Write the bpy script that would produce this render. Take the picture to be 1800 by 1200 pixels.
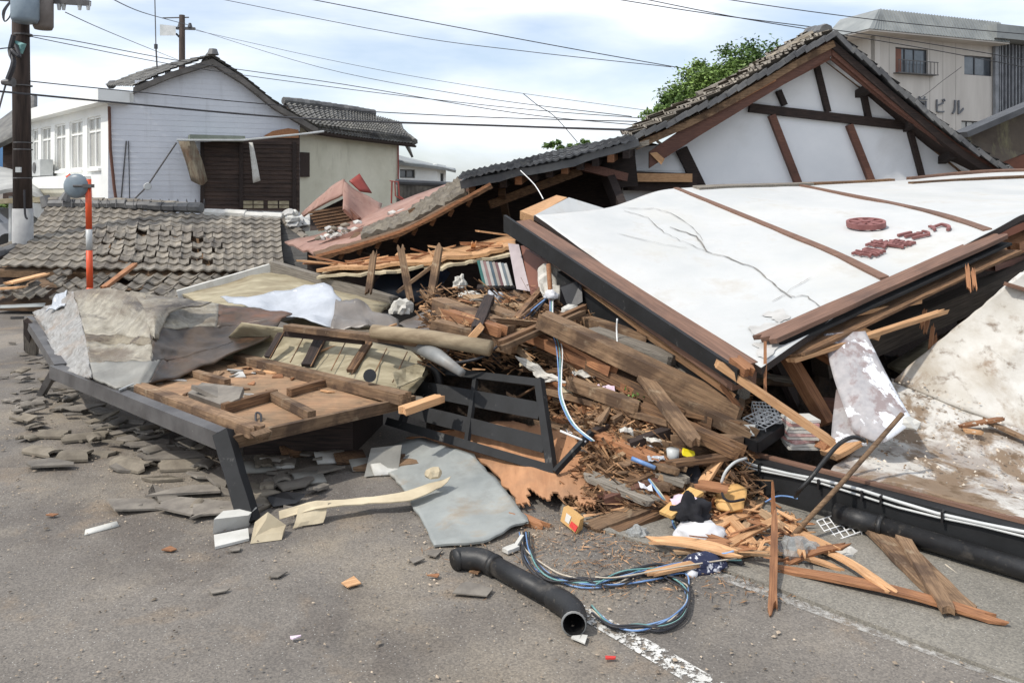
import bpy, bmesh, math, random
from mathutils import Vector, Matrix, noise
random.seed(7)
for o in list(bpy.data.objects): bpy.data.objects.remove(o)
sc = bpy.context.scene
COL = sc.collection
H = 2.0; F = 1400.0; CX = 900.0; HY = 335.0
# ---------------------------------------------------------------- camera
cam = bpy.data.objects.new('camera', bpy.data.cameras.new('camera')); COL.objects.link(cam)
cam.location = (0, 0, H); cam.rotation_euler = (math.radians(90), 0, 0)
cam.data.sensor_width = 36; cam.data.lens = 28.0; cam.data.shift_y = -265/1800
cam.data.clip_start = .1; cam.data.clip_end = 5000
sc.camera = cam
# ---------------------------------------------------------------- world, sun, exposure
SUN_AZ = Vector((-0.87, -0.49)); SUN_EL = math.radians(53)
sd = Vector((SUN_AZ.x*math.cos(SUN_EL), SUN_AZ.y*math.cos(SUN_EL), math.sin(SUN_EL))).normalized()
w = bpy.data.worlds.new('World'); sc.world = w; w.use_nodes = True
nt = w.node_tree; nt.nodes.clear()
N = nt.nodes.new; L = nt.links.new
out = N('ShaderNodeOutputWorld'); bg = N('ShaderNodeBackground'); bg.inputs[1].default_value = 0.15
sky = N('ShaderNodeTexSky'); sky.sky_type = 'NISHITA'; sky.sun_disc = False
sky.sun_elevation = SUN_EL; sky.sun_rotation = math.atan2(sd.x, sd.y); sky.air_density = 1.0; sky.dust_density = 1.5; sky.ozone_density = 1.5
tc = N('ShaderNodeTexCoord'); mp = N('ShaderNodeMapping'); mp.inputs['Scale'].default_value = (1.0, 1.0, 3.6); mp.inputs['Location'].default_value = (2.3, .4, .25)
n1 = N('ShaderNodeTexNoise'); n1.inputs['Scale'].default_value = 2.1; n1.inputs['Detail'].default_value = 7; n1.inputs['Roughness'].default_value = .52; n1.inputs['Distortion'].default_value = .3
rp = N('ShaderNodeValToRGB'); rp.color_ramp.elements[0].position = .40; rp.color_ramp.elements[1].position = .58
rp.color_ramp.elements[0].color = (.38, .38, .38, 1); rp.color_ramp.elements[1].color = (.95, .95, .95, 1)
n2 = N('ShaderNodeTexNoise'); n2.inputs['Scale'].default_value = 4.2; n2.inputs['Detail'].default_value = 5
rp2 = N('ShaderNodeValToRGB'); rp2.color_ramp.elements[0].position = .3; rp2.color_ramp.elements[1].position = .66
rp2.color_ramp.elements[0].color = (5.1, 5.7, 6.6, 1); rp2.color_ramp.elements[1].color = (7.2, 7.4, 7.7, 1)
mx = N('ShaderNodeMix'); mx.data_type = 'RGBA'
L(tc.outputs['Generated'], mp.inputs[0]); L(mp.outputs[0], n1.inputs['Vector']); L(mp.outputs[0], n2.inputs['Vector'])
L(n1.outputs[0], rp.inputs[0]); L(n2.outputs[0], rp2.inputs[0]); L(rp.outputs[0], mx.inputs[0])
L(sky.outputs[0], mx.inputs[6]); L(rp2.outputs[0], mx.inputs[7]); L(mx.outputs[2], bg.inputs[0]); L(bg.outputs[0], out.inputs[0])
sl = bpy.data.lights.new('sun', 'SUN'); sl.energy = 2.9; sl.angle = math.radians(1.2); sl.color = (1, .95, .87)
so = bpy.data.objects.new('sun', sl); COL.objects.link(so); so.rotation_euler = sd.to_track_quat('Z', 'Y').to_euler(); so.location = (-20, -20, 30)
sc.view_settings.view_transform = 'Standard'; sc.view_settings.look = 'None'; sc.view_settings.exposure = 0.22; sc.view_settings.gamma = 1

# ---------------------------------------------------------------- projection helpers (pixel ray + distance or height -> point of the place)
def P(px, py, d): return Vector(((px-CX)/F*d, d, H-(py-HY)/F*d))
def Z(px, py, z=0.0): return P(px, py, F*(H-z)/(py-HY))
def lerp(a, b, t): return a+(b-a)*t
def interp(tab, x):
    if x <= tab[0][0]: return tab[0][1]
    for (a, va), (b, vb) in zip(tab, tab[1:]):
        if x <= b: return va+(vb-va)*(x-a)/(b-a)
    return tab[-1][1]
# ---------------------------------------------------------------- materials
def S(r, g, b):
    return tuple((c/255/12.92 if c/255 <= .04045 else ((c/255+.055)/1.055)**2.4) for c in (r, g, b))+(1,)
MATS = {}
def mat(name, c1, c2, scale=4, detail=8, rough=.8, stretch=(1, 1, 1), bump=.25, bscale=None, bdist=.01, stains=(), rnd=0, isl=0, metal=0, lo=.35, hi=.65, trans=0, spec=.5, lines=None, alpha=1):
    m = bpy.data.materials.new(name); m.use_nodes = True; nt = m.node_tree; N = nt.nodes.new; L = nt.links.new
    b = nt.nodes['Principled BSDF']; b.inputs['Roughness'].default_value = rough; b.inputs['Metallic'].default_value = metal
    b.inputs['Specular IOR Level'].default_value = spec
    tc = N('ShaderNodeTexCoord'); mp = N('ShaderNodeMapping'); mp.inputs['Scale'].default_value = stretch
    L(tc.outputs['Object'], mp.inputs[0])
    def nz(s, d, src, r=.6, dist=0):
        n = N('ShaderNodeTexNoise'); n.inputs['Scale'].default_value = s; n.inputs['Detail'].default_value = d; n.inputs['Roughness'].default_value = r; n.inputs['Distortion'].default_value = dist
        L(src.outputs[0] if src is mp else src.outputs['Object'], n.inputs['Vector']); return n
    def ramp(src, a, b_, ca=(0, 0, 0, 1), cb=(1, 1, 1, 1)):
        r = N('ShaderNodeValToRGB'); r.color_ramp.elements[0].position = a; r.color_ramp.elements[1].position = b_
        r.color_ramp.elements[0].color = ca; r.color_ramp.elements[1].color = cb; L(src, r.inputs[0]); return r
    n = nz(scale, detail, mp, .62)
    r = ramp(n.outputs[0], lo, hi, S(*c1), S(*c2)); colr = r.outputs[0]
    for st in stains:   # (colour, scale, lo, hi, strength[, stretch])
        sm = tc
        if len(st) > 5:
            sm = N('ShaderNodeMapping'); sm.inputs['Scale'].default_value = st[5]; L(tc.outputs['Object'], sm.inputs[0])
            nn = N('ShaderNodeTexNoise'); nn.inputs['Scale'].default_value = st[1]; nn.inputs['Detail'].default_value = 9; nn.inputs['Roughness'].default_value = .65; L(sm.outputs[0], nn.inputs['Vector'])
        else: nn = nz(st[1], 9, tc, .65, .3)
        rr = ramp(nn.outputs[0], st[2], st[3]); k = N('ShaderNodeMath'); k.operation = 'MULTIPLY'; k.inputs[1].default_value = st[4]; L(rr.outputs[0], k.inputs[0])
        x = N('ShaderNodeMix'); x.data_type = 'RGBA'; L(k.outputs[0], x.inputs[0]); L(colr, x.inputs[6]); x.inputs[7].default_value = S(*st[0]); colr = x.outputs[2]
    def vary(sock, amt, colr):
        mr = N('ShaderNodeMapRange'); mr.inputs[3].default_value = 1-amt; mr.inputs[4].default_value = 1+amt; L(sock, mr.inputs[0])
        x = N('ShaderNodeMix'); x.data_type = 'RGBA'; x.blend_type = 'MULTIPLY'; x.inputs[0].default_value = 1; L(colr, x.inputs[6]); L(mr.outputs[0], x.inputs[7]); return x.outputs[2]
    if rnd: colr = vary(N('ShaderNodeObjectInfo').outputs['Random'], rnd, colr)
    if isl: colr = vary(N('ShaderNodeNewGeometry').outputs['Random Per Island'], isl, colr)
    L(colr, b.inputs['Base Color'])
    hsock = None
    if lines:   # grooves: (axis, per metre, depth)
        sx = N('ShaderNodeSeparateXYZ'); L(tc.outputs['Object'], sx.inputs[0]); mm = N('ShaderNodeMath'); mm.operation = 'MULTIPLY'; mm.inputs[1].default_value = lines[1]; L(sx.outputs[lines[0]], mm.inputs[0])
        fr = N('ShaderNodeMath'); fr.operation = 'FRACT'; L(mm.outputs[0], fr.inputs[0]); gr = ramp(fr.outputs[0], .0, .09)
        x = N('ShaderNodeMix'); x.data_type = 'RGBA'; x.blend_type = 'MULTIPLY'; x.inputs[0].default_value = lines[2]; L(colr, x.inputs[6]); L(gr.outputs[0], x.inputs[7]); L(x.outputs[2], b.inputs['Base Color'])
    if bump:
        bn = nz(bscale or scale*4, 8, mp, .7); bp = N('ShaderNodeBump'); bp.inputs['Strength'].default_value = bump; bp.inputs['Distance'].default_value = bdist
        L(bn.outputs[0], bp.inputs['Height']); L(bp.outputs[0], b.inputs['Normal'])
    if trans: b.inputs['Transmission Weight'].default_value = trans
    if alpha < 1: b.inputs['Alpha'].default_value = alpha
    MATS[name] = m; return m
G_ = (1.0, 22, 22)
wood_old = mat('old_wood', (66, 46, 33), (136, 104, 74), 5, rough=.9, stretch=G_, rnd=.3, bump=.5, stains=[((48, 40, 34), 3, .5, .75, .6)])
wood_dust = mat('dusty_wood', (100, 78, 58), (150, 122, 94), 4, rough=.95, stretch=G_, rnd=.25, bump=.5, stains=[((62, 46, 36), 3.5, .46, .62, .75), ((168, 150, 124), 6, .62, .72, .6)])
wood_grey = mat('grey_wood', (92, 86, 78), (150, 142, 130), 5, rough=.95, stretch=G_, rnd=.2, bump=.5)
wood_fresh = mat('fresh_wood', (176, 132, 92), (212, 168, 124), 5, rough=.8, stretch=G_, rnd=.2, bump=.4, stains=[((110, 72, 46), 4, .55, .8, .5)])
wood_orange = mat('orange_wood', (126, 84, 56), (172, 122, 84), 5, rough=.8, stretch=G_, rnd=.22, bump=.4, stains=[((86, 54, 36), 3, .5, .75, .6)])
wood_red = mat('red_brown_wood', (84, 54, 44), (118, 80, 64), 5, rough=.75, stretch=G_, rnd=.12, bump=.35, stains=[((60, 42, 36), 2, .5, .8, .6)])
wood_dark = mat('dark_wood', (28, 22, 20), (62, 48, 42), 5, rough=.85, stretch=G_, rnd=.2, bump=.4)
brown_paint = mat('brown_timber', (98, 72, 58), (132, 100, 82), 3, rough=.7, stretch=G_, bump=.3, stains=[((70, 56, 50), 1.5, .5, .75, .7)])
black_paint = mat('black_paint', (14, 15, 16), (28, 29, 31), 6, rough=.72, bump=.15, stains=[((110, 108, 104), 9, .64, .74, .6)])
steel_grey = mat('grey_steel', (70, 68, 68), (94, 92, 91), 5, rough=.5, bump=.1, stains=[((180, 178, 172), 12, .68, .74, .7), ((60, 56, 54), 3, .5, .7, .5)])
plaster = mat('white_plaster', (180, 182, 181), (194, 194, 192), 1.2, rough=.9, bump=.3, bscale=24, bdist=.006, stains=[((188, 186, 178), .9, .5, .75, .7), ((172, 165, 152), 2.4, .56, .74, .55), ((136, 126, 110), 26, .66, .74, .5)])
plaster_sh = mat('gable_plaster', (232, 233, 234), (242, 242, 242), 1.2, rough=.9, bump=.1, bscale=30, bdist=.004, stains=[((190, 186, 180), .7, .55, .8, .5)])
crack = mat('crack', (104, 101, 96), (142, 138, 132), 8, rough=1)
peel = mat('peeled_render', (166, 164, 160), (190, 188, 184), 6, rough=1, bump=.4)
mud = mat('muddy_panel', (180, 174, 163), (206, 203, 196), 3, rough=.95, bump=.4, bscale=20, stains=[((150, 134, 112), 1.1, .46, .60, .75), ((96, 74, 52), 7, .56, .68, .8), ((120, 92, 62), 2.2, .56, .64, .7)])
mud2 = mat('mud_and_render', (186, 182, 174), (208, 205, 199), 3, rough=.95, bump=.6, bscale=18, stains=[((150, 140, 132), 1.6, .44, .54, .85), ((122, 100, 76), 2.4, .475, .55, .88), ((100, 80, 58), 9, .54, .64, .85)])
peelboard = mat('peeled_board', (150, 148, 150), (176, 172, 172), 4, rough=.8, stretch=(3, 3, 1), bump=.2, stains=[((132, 116, 114), 2.3, .48, .58, .8, (3, 3, 1)), ((232, 234, 238), 2.0, .53, .55, 1)])
tilem = mat('clay_tile', (98, 92, 84), (140, 132, 119), 2.5, rough=.75, bump=.3, isl=.24, stains=[((72, 62, 54), 1.3, .5, .7, .6), ((164, 160, 152), 1.0, .62, .75, .5)])
tile_far = mat('far_tile', (74, 74, 74), (112, 110, 104), 1.5, rough=.7, bump=.2, isl=.25)
tile_dark = mat('dark_tile', (72, 72, 74), (108, 107, 105), 2.5, rough=.6, bump=.3, isl=.25, stains=[((150, 144, 128), 3, .6, .72, .5)])
lap = mat('lap_siding', (198, 201, 207), (211, 213, 218), .6, rough=.7, bump=.1, stains=[((176, 179, 188), .5, .5, .8, .5), ((158, 158, 160), 1.4, .56, .76, .45, (2.5, 2.5, .25))])
whitew = mat('white_render', (222, 223, 220), (236, 236, 232), .8, rough=.85, bump=.1, stains=[((196, 192, 182), .5, .55, .8, .5)])
cream = mat('cream_render', (198, 195, 176), (216, 212, 194), .7, rough=.9, bump=.15, stains=[((174, 167, 145), .45, .5, .75, .6), ((150, 144, 124), 1.3, .56, .76, .5, (2, 2, .4))])
brownboards = mat('brown_boards', (50, 40, 36), (80, 64, 56), 2, rough=.85, stretch=(.6, .6, 6), bump=.4, stains=[((34, 28, 26), 1.4, .5, .8, .7)])
conc = mat('facade_concrete', (184, 178, 170), (198, 192, 184), .6, rough=.9, stretch=(3, 3, .4), bump=.1, stains=[((166, 160, 152), .6, .5, .8, .4, (3, 3, .3))])
roofmetal = mat('grey_roof_metal', (120, 124, 124), (146, 149, 147), 1, rough=.55, bump=.1)
darkmetal = mat('dark_metal', (56, 57, 60), (78, 79, 82), 2, rough=.6, bump=.1)
pinkmetal = mat('pink_metal', (142, 108, 96), (166, 134, 120), 1.5, rough=.75, bump=.35, stains=[((124, 84, 68), 1.5, .48, .66, .8), ((96, 70, 58), 4.5, .56, .68, .6)])
redmetal = mat('red_metal', (128, 52, 44), (150, 66, 56), 2, rough=.6)
cover_br = mat('stained_cover', (124, 117, 103), (166, 159, 143), 3, rough=.42, stretch=(5, 5, 1.2), bump=.35, bdist=.02, stains=[((92, 76, 58), 1.1, .46, .62, .8, (.5, .5, 4.5)), ((52, 42, 34), 1.7, .56, .66, .8, (.45, .45, 5)), ((196, 184, 152), 3.4, .58, .74, .6, (4, 4, .8))])
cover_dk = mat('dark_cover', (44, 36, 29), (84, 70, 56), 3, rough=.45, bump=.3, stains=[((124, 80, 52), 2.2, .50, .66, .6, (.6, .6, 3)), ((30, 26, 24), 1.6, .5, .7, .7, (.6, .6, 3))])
cover_gr = mat('grey_cover', (116, 114, 108), (144, 142, 134), 3, rough=.5, bump=.2, stains=[((104, 94, 80), 2, .52, .75, .5)])
wood_tan = mat('tan_lath_wood', (138, 112, 84), (182, 154, 122), 5, rough=.85, stretch=G_, rnd=.25, bump=.4, stains=[((100, 76, 56), 4, .52, .72, .6)])
silver = mat('silver_sheeting', (118, 114, 108), (168, 166, 162), 5, rough=.4, stretch=(5, 1, 5), bump=.5, bdist=.03, stains=[((150, 124, 98), 2.2, .5, .68, .7)])
plastic = mat('milky_plastic', (158, 162, 168), (186, 190, 196), 2.5, rough=.35, bump=.4, bdist=.02)
creampan = mat('cream_panel', (132, 122, 98), (172, 162, 136), 2.5, rough=.85, stretch=(1, 5, 5), bump=.2, stains=[((112, 96, 72), 1.7, .5, .75, .6)])
ply = mat('plywood', (160, 114, 80), (186, 138, 100), 4, rough=.85, stretch=(4, .6, 2), bump=.2, stains=[((120, 96, 76), 1.6, .48, .7, .7)])
deckwood = mat('deck_boards', (146, 112, 84), (178, 142, 108), 4, rough=.85, stretch=(1, 8, 2), bump=.4, stains=[((122, 104, 82), 2, .44, .62, .9), ((90, 72, 56), 6, .58, .7, .6)], lines=(1, 20, .5))
greysheet = mat('grey_sheet', (128, 132, 130), (158, 161, 157), 2, rough=.6, bump=.2, stains=[((150, 122, 84), 1.9, .56, .70, .6), ((104, 100, 92), 3.4, .5, .75, .5)])
slate = mat('slate_piece', (102, 96, 89), (132, 125, 115), 7, rough=.85, bump=.4, rnd=.2)
tilefrag = mat('tile_fragment', (98, 90, 79), (138, 129, 114), 5, rough=.9, bump=.5, rnd=.25, stains=[((64, 58, 52), 4, .5, .7, .6)])
cardboard = mat('cardboard', (170, 156, 130), (196, 183, 156), 4, rough=.9, rnd=.1, bump=.2)
whitebd = mat('white_board', (182, 180, 172), (206, 204, 198), 4, rough=.8, rnd=.05, bump=.2, stains=[((150, 140, 124), 4, .56, .72, .5)])
pipeblk = mat('black_pipe', (20, 20, 21), (34, 34, 35), 6, rough=.5, bump=.2, stains=[((96, 90, 82), 7, .54, .72, .6), ((120, 112, 100), 30, .62, .7, .5)])
pipegrey = mat('grey_pipe', (112, 114, 114), (140, 141, 139), 3, rough=.5, bump=.1, stains=[((104, 84, 66), 3, .5, .7, .6)])
pipebrn = mat('stained_pipe', (120, 104, 82), (162, 146, 120), 3, rough=.8, stretch=(.6, 4, 4), bump=.3)
blackpl = mat('black_plastic', (18, 18, 20), (34, 34, 36), 5, rough=.4, bump=.1)
blue_c = mat('blue_cable', (84, 120, 170), (130, 160, 200), 9, rough=.5, bump=0)
green_c = mat('green_cable', (80, 130, 130), (130, 170, 165), 9, rough=.5, bump=0)
tan_c = mat('beige_cable', (170, 158, 140), (200, 190, 172), 9, rough=.5, bump=0)
wirem = mat('overhead_cable', (34, 34, 38), (56, 56, 60), 2, rough=.6, bump=0)
whitewire = mat('white_wire', (210, 210, 208), (232, 232, 230), 5, rough=.4, bump=0)
orangep = mat('orange_plastic', (206, 74, 36), (222, 88, 44), 3, rough=.5, bump=.05, stains=[((170, 60, 34), 4, .55, .75, .5)])
whitep = mat('white_plastic', (170, 173, 172), (194, 195, 193), 3, rough=.45, bump=.05)
glassd = mat('window_glass', (60, 66, 72), (104, 110, 116), .8, rough=.12, bump=0, spec=.8)
glassl = mat('curtained_glass', (150, 150, 146), (186, 184, 178), 2, rough=.2, stretch=(6, 6, .5), bump=0, spec=.7)
wood_pole = mat('creosoted_pole', (44, 36, 32), (70, 58, 52), 3, rough=.9, stretch=(5, 5, .5), bump=.3)
concpole = mat('pole_concrete', (146, 146, 146), (168, 168, 166), 3, rough=.8, bump=.2)
trafo = mat('transformer_paint', (112, 126, 138), (134, 148, 158), 3, rough=.55, bump=.1)
leafm = mat('leaf', (50, 82, 32), (122, 146, 74), .5, rough=.6, bump=0, isl=.4)
leafd = mat('dark_leaf', (34, 62, 30), (78, 112, 52), .6, rough=.6, bump=0, isl=.4)
bark = mat('bark', (70, 60, 50), (100, 88, 74), 6, rough=.95)
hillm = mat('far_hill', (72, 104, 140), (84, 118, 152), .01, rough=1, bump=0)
pinkcl = mat('pink_cloth', (206, 184, 198), (226, 210, 220), 6, rough=.95, bump=.3)
whitecl = mat('white_cloth', (196, 196, 198), (220, 220, 222), 6, rough=.95, bump=.3)
blackcl = mat('black_cloth', (18, 18, 22), (34, 34, 40), 8, rough=.95, bump=.3)
navycl = mat('navy_print_cloth', (26, 32, 56), (44, 50, 78), 8, rough=.9, bump=.2, stains=[((214, 216, 222), 22, .56, .6, .9)])
tancl = mat('tan_leather', (196, 152, 92), (220, 178, 116), 5, rough=.7, bump=.2)
yellowp = mat('yellow_plastic', (216, 196, 30), (232, 212, 44), 3, rough=.4, bump=0)
redp = mat('red_print', (186, 50, 44), (206, 66, 58), 3, rough=.6, bump=0)
paper = mat('paper', (176, 172, 162), (204, 200, 192), 8, rough=.9, rnd=.08, bump=.2)
brownpanel = mat('brown_door_panel', (104, 62, 46), (126, 78, 58), 2.5, rough=.55, bump=.1)
lilac = mat('lilac_panel', (150, 138, 140), (178, 166, 166), 2.5, rough=.6, bump=.1)
signm = mat('sign_letter', (112, 68, 66), (142, 94, 90), 9, rough=.7, bump=.2)
tinm = mat('tin_can', (150, 150, 150), (186, 186, 188), 3, rough=.3, metal=.7, bump=.1)
clear = mat('thin_plastic_wrap', (150, 152, 150), (186, 188, 186), 6, rough=.25, bump=.6, bdist=.02, alpha=.6)
greenpl = mat('green_plant_leaf', (96, 130, 60), (130, 164, 84), 6, rough=.6, bump=0)
carpaint = mat('car_paint', (150, 152, 156), (164, 166, 170), 1, rough=.25, bump=0)
rubber = mat('tyre_rubber', (24, 24, 24), (36, 36, 36), 5, rough=.9, bump=.1)

def ground_material(name, c1, c2, patches):
    m = mat(name, c1, c2, .9, rough=.93, bump=0, stains=patches)
    nt = m.node_tree; N = nt.nodes.new; L = nt.links.new; b = nt.nodes['Principled BSDF']
    tc = N('ShaderNodeTexCoord'); old = b.inputs['Base Color'].links[0].from_socket
    v = N('ShaderNodeTexVoronoi'); v.inputs['Scale'].default_value = 130; L(tc.outputs['Object'], v.inputs['Vector'])
    r = N('ShaderNodeValToRGB'); r.color_ramp.elements[0].position = 0; r.color_ramp.elements[1].position = 1
    r.color_ramp.elements[0].color = (.74, .74, .74, 1); r.color_ramp.elements[1].color = (1.26, 1.25, 1.22, 1)
    sx = N('ShaderNodeSeparateXYZ'); L(v.outputs['Color'], sx.inputs[0]); L(sx.outputs[0], r.inputs[0])
    x = N('ShaderNodeMix'); x.data_type = 'RGBA'; x.blend_type = 'MULTIPLY'; x.inputs[0].default_value = 1; L(old, x.inputs[6]); L(r.outputs[0], x.inputs[7])
    # pale aggregate flecks
    v2 = N('ShaderNodeTexVoronoi'); v2.inputs['Scale'].default_value = 55; L(tc.outputs['Object'], v2.inputs['Vector'])
    r2 = N('ShaderNodeValToRGB'); r2.color_ramp.elements[0].position = .10; r2.color_ramp.elements[1].position = .17; r2.color_ramp.elements[0].color = (1, 1, 1, 1); r2.color_ramp.elements[1].color = (0, 0, 0, 1)
    L(v2.outputs['Distance'], r2.inputs[0]); s2 = N('ShaderNodeSeparateXYZ'); L(v2.outputs['Color'], s2.inputs[0])
    g = N('ShaderNodeMath'); g.operation = 'GREATER_THAN'; g.inputs[1].default_value = .62; L(s2.outputs[1], g.inputs[0])
    mm = N('ShaderNodeMath'); mm.operation = 'MULTIPLY'; L(r2.outputs[0], mm.inputs[0]); L(g.outputs[0], mm.inputs[1])
    y = N('ShaderNodeMix'); y.data_type = 'RGBA'; L(mm.outputs[0], y.inputs[0]); L(x.outputs[2], y.inputs[6]); y.inputs[7].default_value = (.42, .41, .38, 1)
    L(y.outputs[2], b.inputs['Base Color'])
    bn = N('ShaderNodeTexNoise'); bn.inputs['Scale'].default_value = 70; bn.inputs['Detail'].default_value = 6; L(tc.outputs['Object'], bn.inputs['Vector'])
    bp = N('ShaderNodeBump'); bp.inputs['Strength'].default_value = .5; bp.inputs['Distance'].default_value = .008; L(bn.outputs[0], bp.inputs['Height']); L(bp.outputs[0], b.inputs['Normal'])
    return m
asphalt = ground_material('asphalt', (97, 92, 87), (121, 115, 108), [((150, 138, 120), .45, .48, .68, .7), ((88, 81, 75), .55, .50, .62, .75), ((142, 122, 98), 1.7, .56, .72, .5), ((84, 78, 72), 3.4, .64, .7, .5)])
pavem = ground_material('pavement_concrete', (116, 112, 104), (138, 133, 124), [((92, 84, 74), .8, .5, .72, .7), ((84, 92, 58), 1.4, .62, .72, .5)])

# ---------------------------------------------------------------- object helpers
WM = {}
def tag(o, label=None, cat=None, group=None, kind=None):
    if label: o['label'] = label
    if cat: o['category'] = cat
    if group: o['group'] = group
    if kind: o['kind'] = kind
    return o
def thing(name, label, cat, loc, group=None, M=None):
    o = bpy.data.objects.new(name, None); COL.objects.link(o); o.empty_display_size = .2
    m = M or Matrix.Translation(loc); o.matrix_basis = m; WM[o.name] = m
    return tag(o, label, cat, group)
def link(name, me, parent=None, M=None):
    o = bpy.data.objects.new(name, me); COL.objects.link(o); M = M or Matrix.Identity(4)
    if parent is not None:
        o.parent = parent; o.matrix_basis = WM[parent.name].inverted() @ M
    else: o.matrix_basis = M
    WM[o.name] = M; return o
def mesh(name, vs, fs, m, parent=None, M=None, smooth=False, matidx=None):
    vs = [Vector(v) for v in vs]
    if parent is None and M is None:
        c = Vector((sum(v.x for v in vs)/len(vs), sum(v.y for v in vs)/len(vs), min(v.z for v in vs))); M = Matrix.Translation(c); vs = [v-c for v in vs]
    me = bpy.data.meshes.new(name); me.from_pydata(vs, [], fs)
    for mm in (m if isinstance(m, (list, tuple)) else [m]): me.materials.append(mm)
    if matidx: me.polygons.foreach_set('material_index', matidx)
    if smooth: me.polygons.foreach_set('use_smooth', [True]*len(me.polygons))
    me.update(); bm = bmesh.new(); bm.from_mesh(me); bmesh.ops.recalc_face_normals(bm, faces=bm.faces); bm.to_mesh(me); bm.free()
    return link(name, me, parent, M)
class MB:
    def __init__(s): s.v = []; s.f = []
    def add(s, vs, fs):
        n = len(s.v); s.v += [Vector(v) for v in vs]; s.f += [tuple(i+n for i in f) for f in fs]
    def box(s, a, b):
        x0, y0, z0 = a; x1, y1, z1 = b
        s.add([(x0,y0,z0),(x1,y0,z0),(x1,y1,z0),(x0,y1,z0),(x0,y0,z1),(x1,y0,z1),(x1,y1,z1),(x0,y1,z1)], [(0,3,2,1),(4,5,6,7),(0,1,5,4),(1,2,6,5),(2,3,7,6),(3,0,4,7)])
    def hexa(s, b4, t4): s.add(list(b4)+list(t4), [(0,3,2,1),(4,5,6,7),(0,1,5,4),(1,2,6,5),(2,3,7,6),(3,0,4,7)])
    def prism(s, pts, off):
        n = len(pts); off = Vector(off); s.add(list(pts)+[Vector(p)+off for p in pts], [tuple(range(n))[::-1], tuple(range(n, 2*n))]+[(i, (i+1) % n, n+(i+1) % n, n+i) for i in range(n)])
    def bar(s, p, q, w, t, up=Vector((0, 0, 1))):
        M, Ln = frame(p, q, up); x0 = [(0,-w/2,-t/2),(0,w/2,-t/2),(0,w/2,t/2),(0,-w/2,t/2)]
        s.hexa([M@Vector(c) for c in x0], [M@Vector((Ln, c[1], c[2])) for c in x0])
    def tube(s, pts, r, n=8, cap=True):
        rings = []; T = None; pts = [Vector(p) for p in pts]; up = Vector((.13, .21, .97))
        for i, p in enumerate(pts):
            d = (pts[min(i+1, len(pts)-1)]-pts[max(i-1, 0)]).normalized()
            a = (up-d*up.dot(d))
            if a.length < .05: a = Vector((1, 0, 0))-d*d.x
            a.normalize(); up = a; b = d.cross(a); rr = r[i] if isinstance(r, (list, tuple)) else r
            rings.append([p+(a*math.cos(2*math.pi*k/n)+b*math.sin(2*math.pi*k/n))*rr for k in range(n)])
        vs = [v for g in rings for v in g]; m = len(pts)
        fs = [(i*n+k, i*n+(k+1) % n, (i+1)*n+(k+1) % n, (i+1)*n+k) for i in range(m-1) for k in range(n)]
        if cap: fs += [tuple(range(n)), tuple(range((m-1)*n, m*n))[::-1]]
        s.add(vs, fs)
    def make(s, name, m, parent=None, smooth=False, M=None): return mesh(name, s.v, s.f, m, parent, M, smooth)
def frame(p, q, up=Vector((0, 0, 1))):
    p = Vector(p); q = Vector(q); x = (q-p); Ln = x.length; x.normalize(); up = Vector(up)
    y = up.cross(x)
    if y.length < .02: y = Vector((0, 1, 0)).cross(x)
    y.normalize(); z = x.cross(y)
    return Matrix(((x.x, y.x, z.x, p.x), (x.y, y.y, z.y, p.y), (x.z, y.z, z.z, p.z), (0, 0, 0, 1))), Ln
def plank(name, p, q, w, t, m, parent=None, up=(0, 0, 1), jag=.0, bend=0, seg=5, taper=0, label=None, cat=None, group=None, roll=0):
    M, Ln = frame(p, q, up); M = M @ Matrix.Rotation(roll, 4, 'X'); rnd = random.random
    vs = []; fs = []
    ph = rnd()*6; nw = 5 if jag else 1; W = 2*(nw+1)
    ring = [(-1+2*k/nw, -1) for k in range(nw+1)]+[(1-2*k/nw, 1) for k in range(nw+1)]
    off = {0: [(rnd()-.5)*2*jag for _ in range(nw+1)], seg: [(rnd()-.5)*2*jag for _ in range(nw+1)]}
    for i in range(seg+1):
        s = i/seg; x = s*Ln; c = math.sin(s*math.pi)*bend; ww = w*(1-taper*s)/2; tt = t/2
        ww *= 1+.05*math.sin(ph+s*9)+(.04*math.sin(ph*3+s*23) if jag else 0)
        for k, (a, b) in enumerate(ring):
            q = k if k <= nw else 2*nw+1-k; xx = x
            if jag and i in (0, seg): xx += off[i][q]*(1 if b > 0 else .7)
            vs.append((xx, a*ww, b*tt+c))
    for i in range(seg):
        for k in range(W): fs.append((i*W+k, i*W+(k+1) % W, (i+1)*W+(k+1) % W, (i+1)*W+k))
    for b in (0, seg*W):
        for k in range(nw): fs.append((b+k, b+k+1, b+W-2-k, b+W-1-k))
    o = mesh(name, vs, fs, m, parent, M)
    if label: tag(o, label, cat or 'plank', group)
    return o
def catmull(pts, n):
    out = []; m = len(pts)
    for i in range(m-1):
        p0, p1, p2, p3 = pts[max(i-1, 0)], pts[i], pts[i+1], pts[min(i+2, m-1)]
        for k in range(n):
            t = k/n; out.append(.5*((2*p1)+(p2-p0)*t+(2*p0-5*p1+4*p2-p3)*t*t+(3*p1-p0-3*p2+p3)*t**3))
    out.append(pts[-1].copy()); return out
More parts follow.
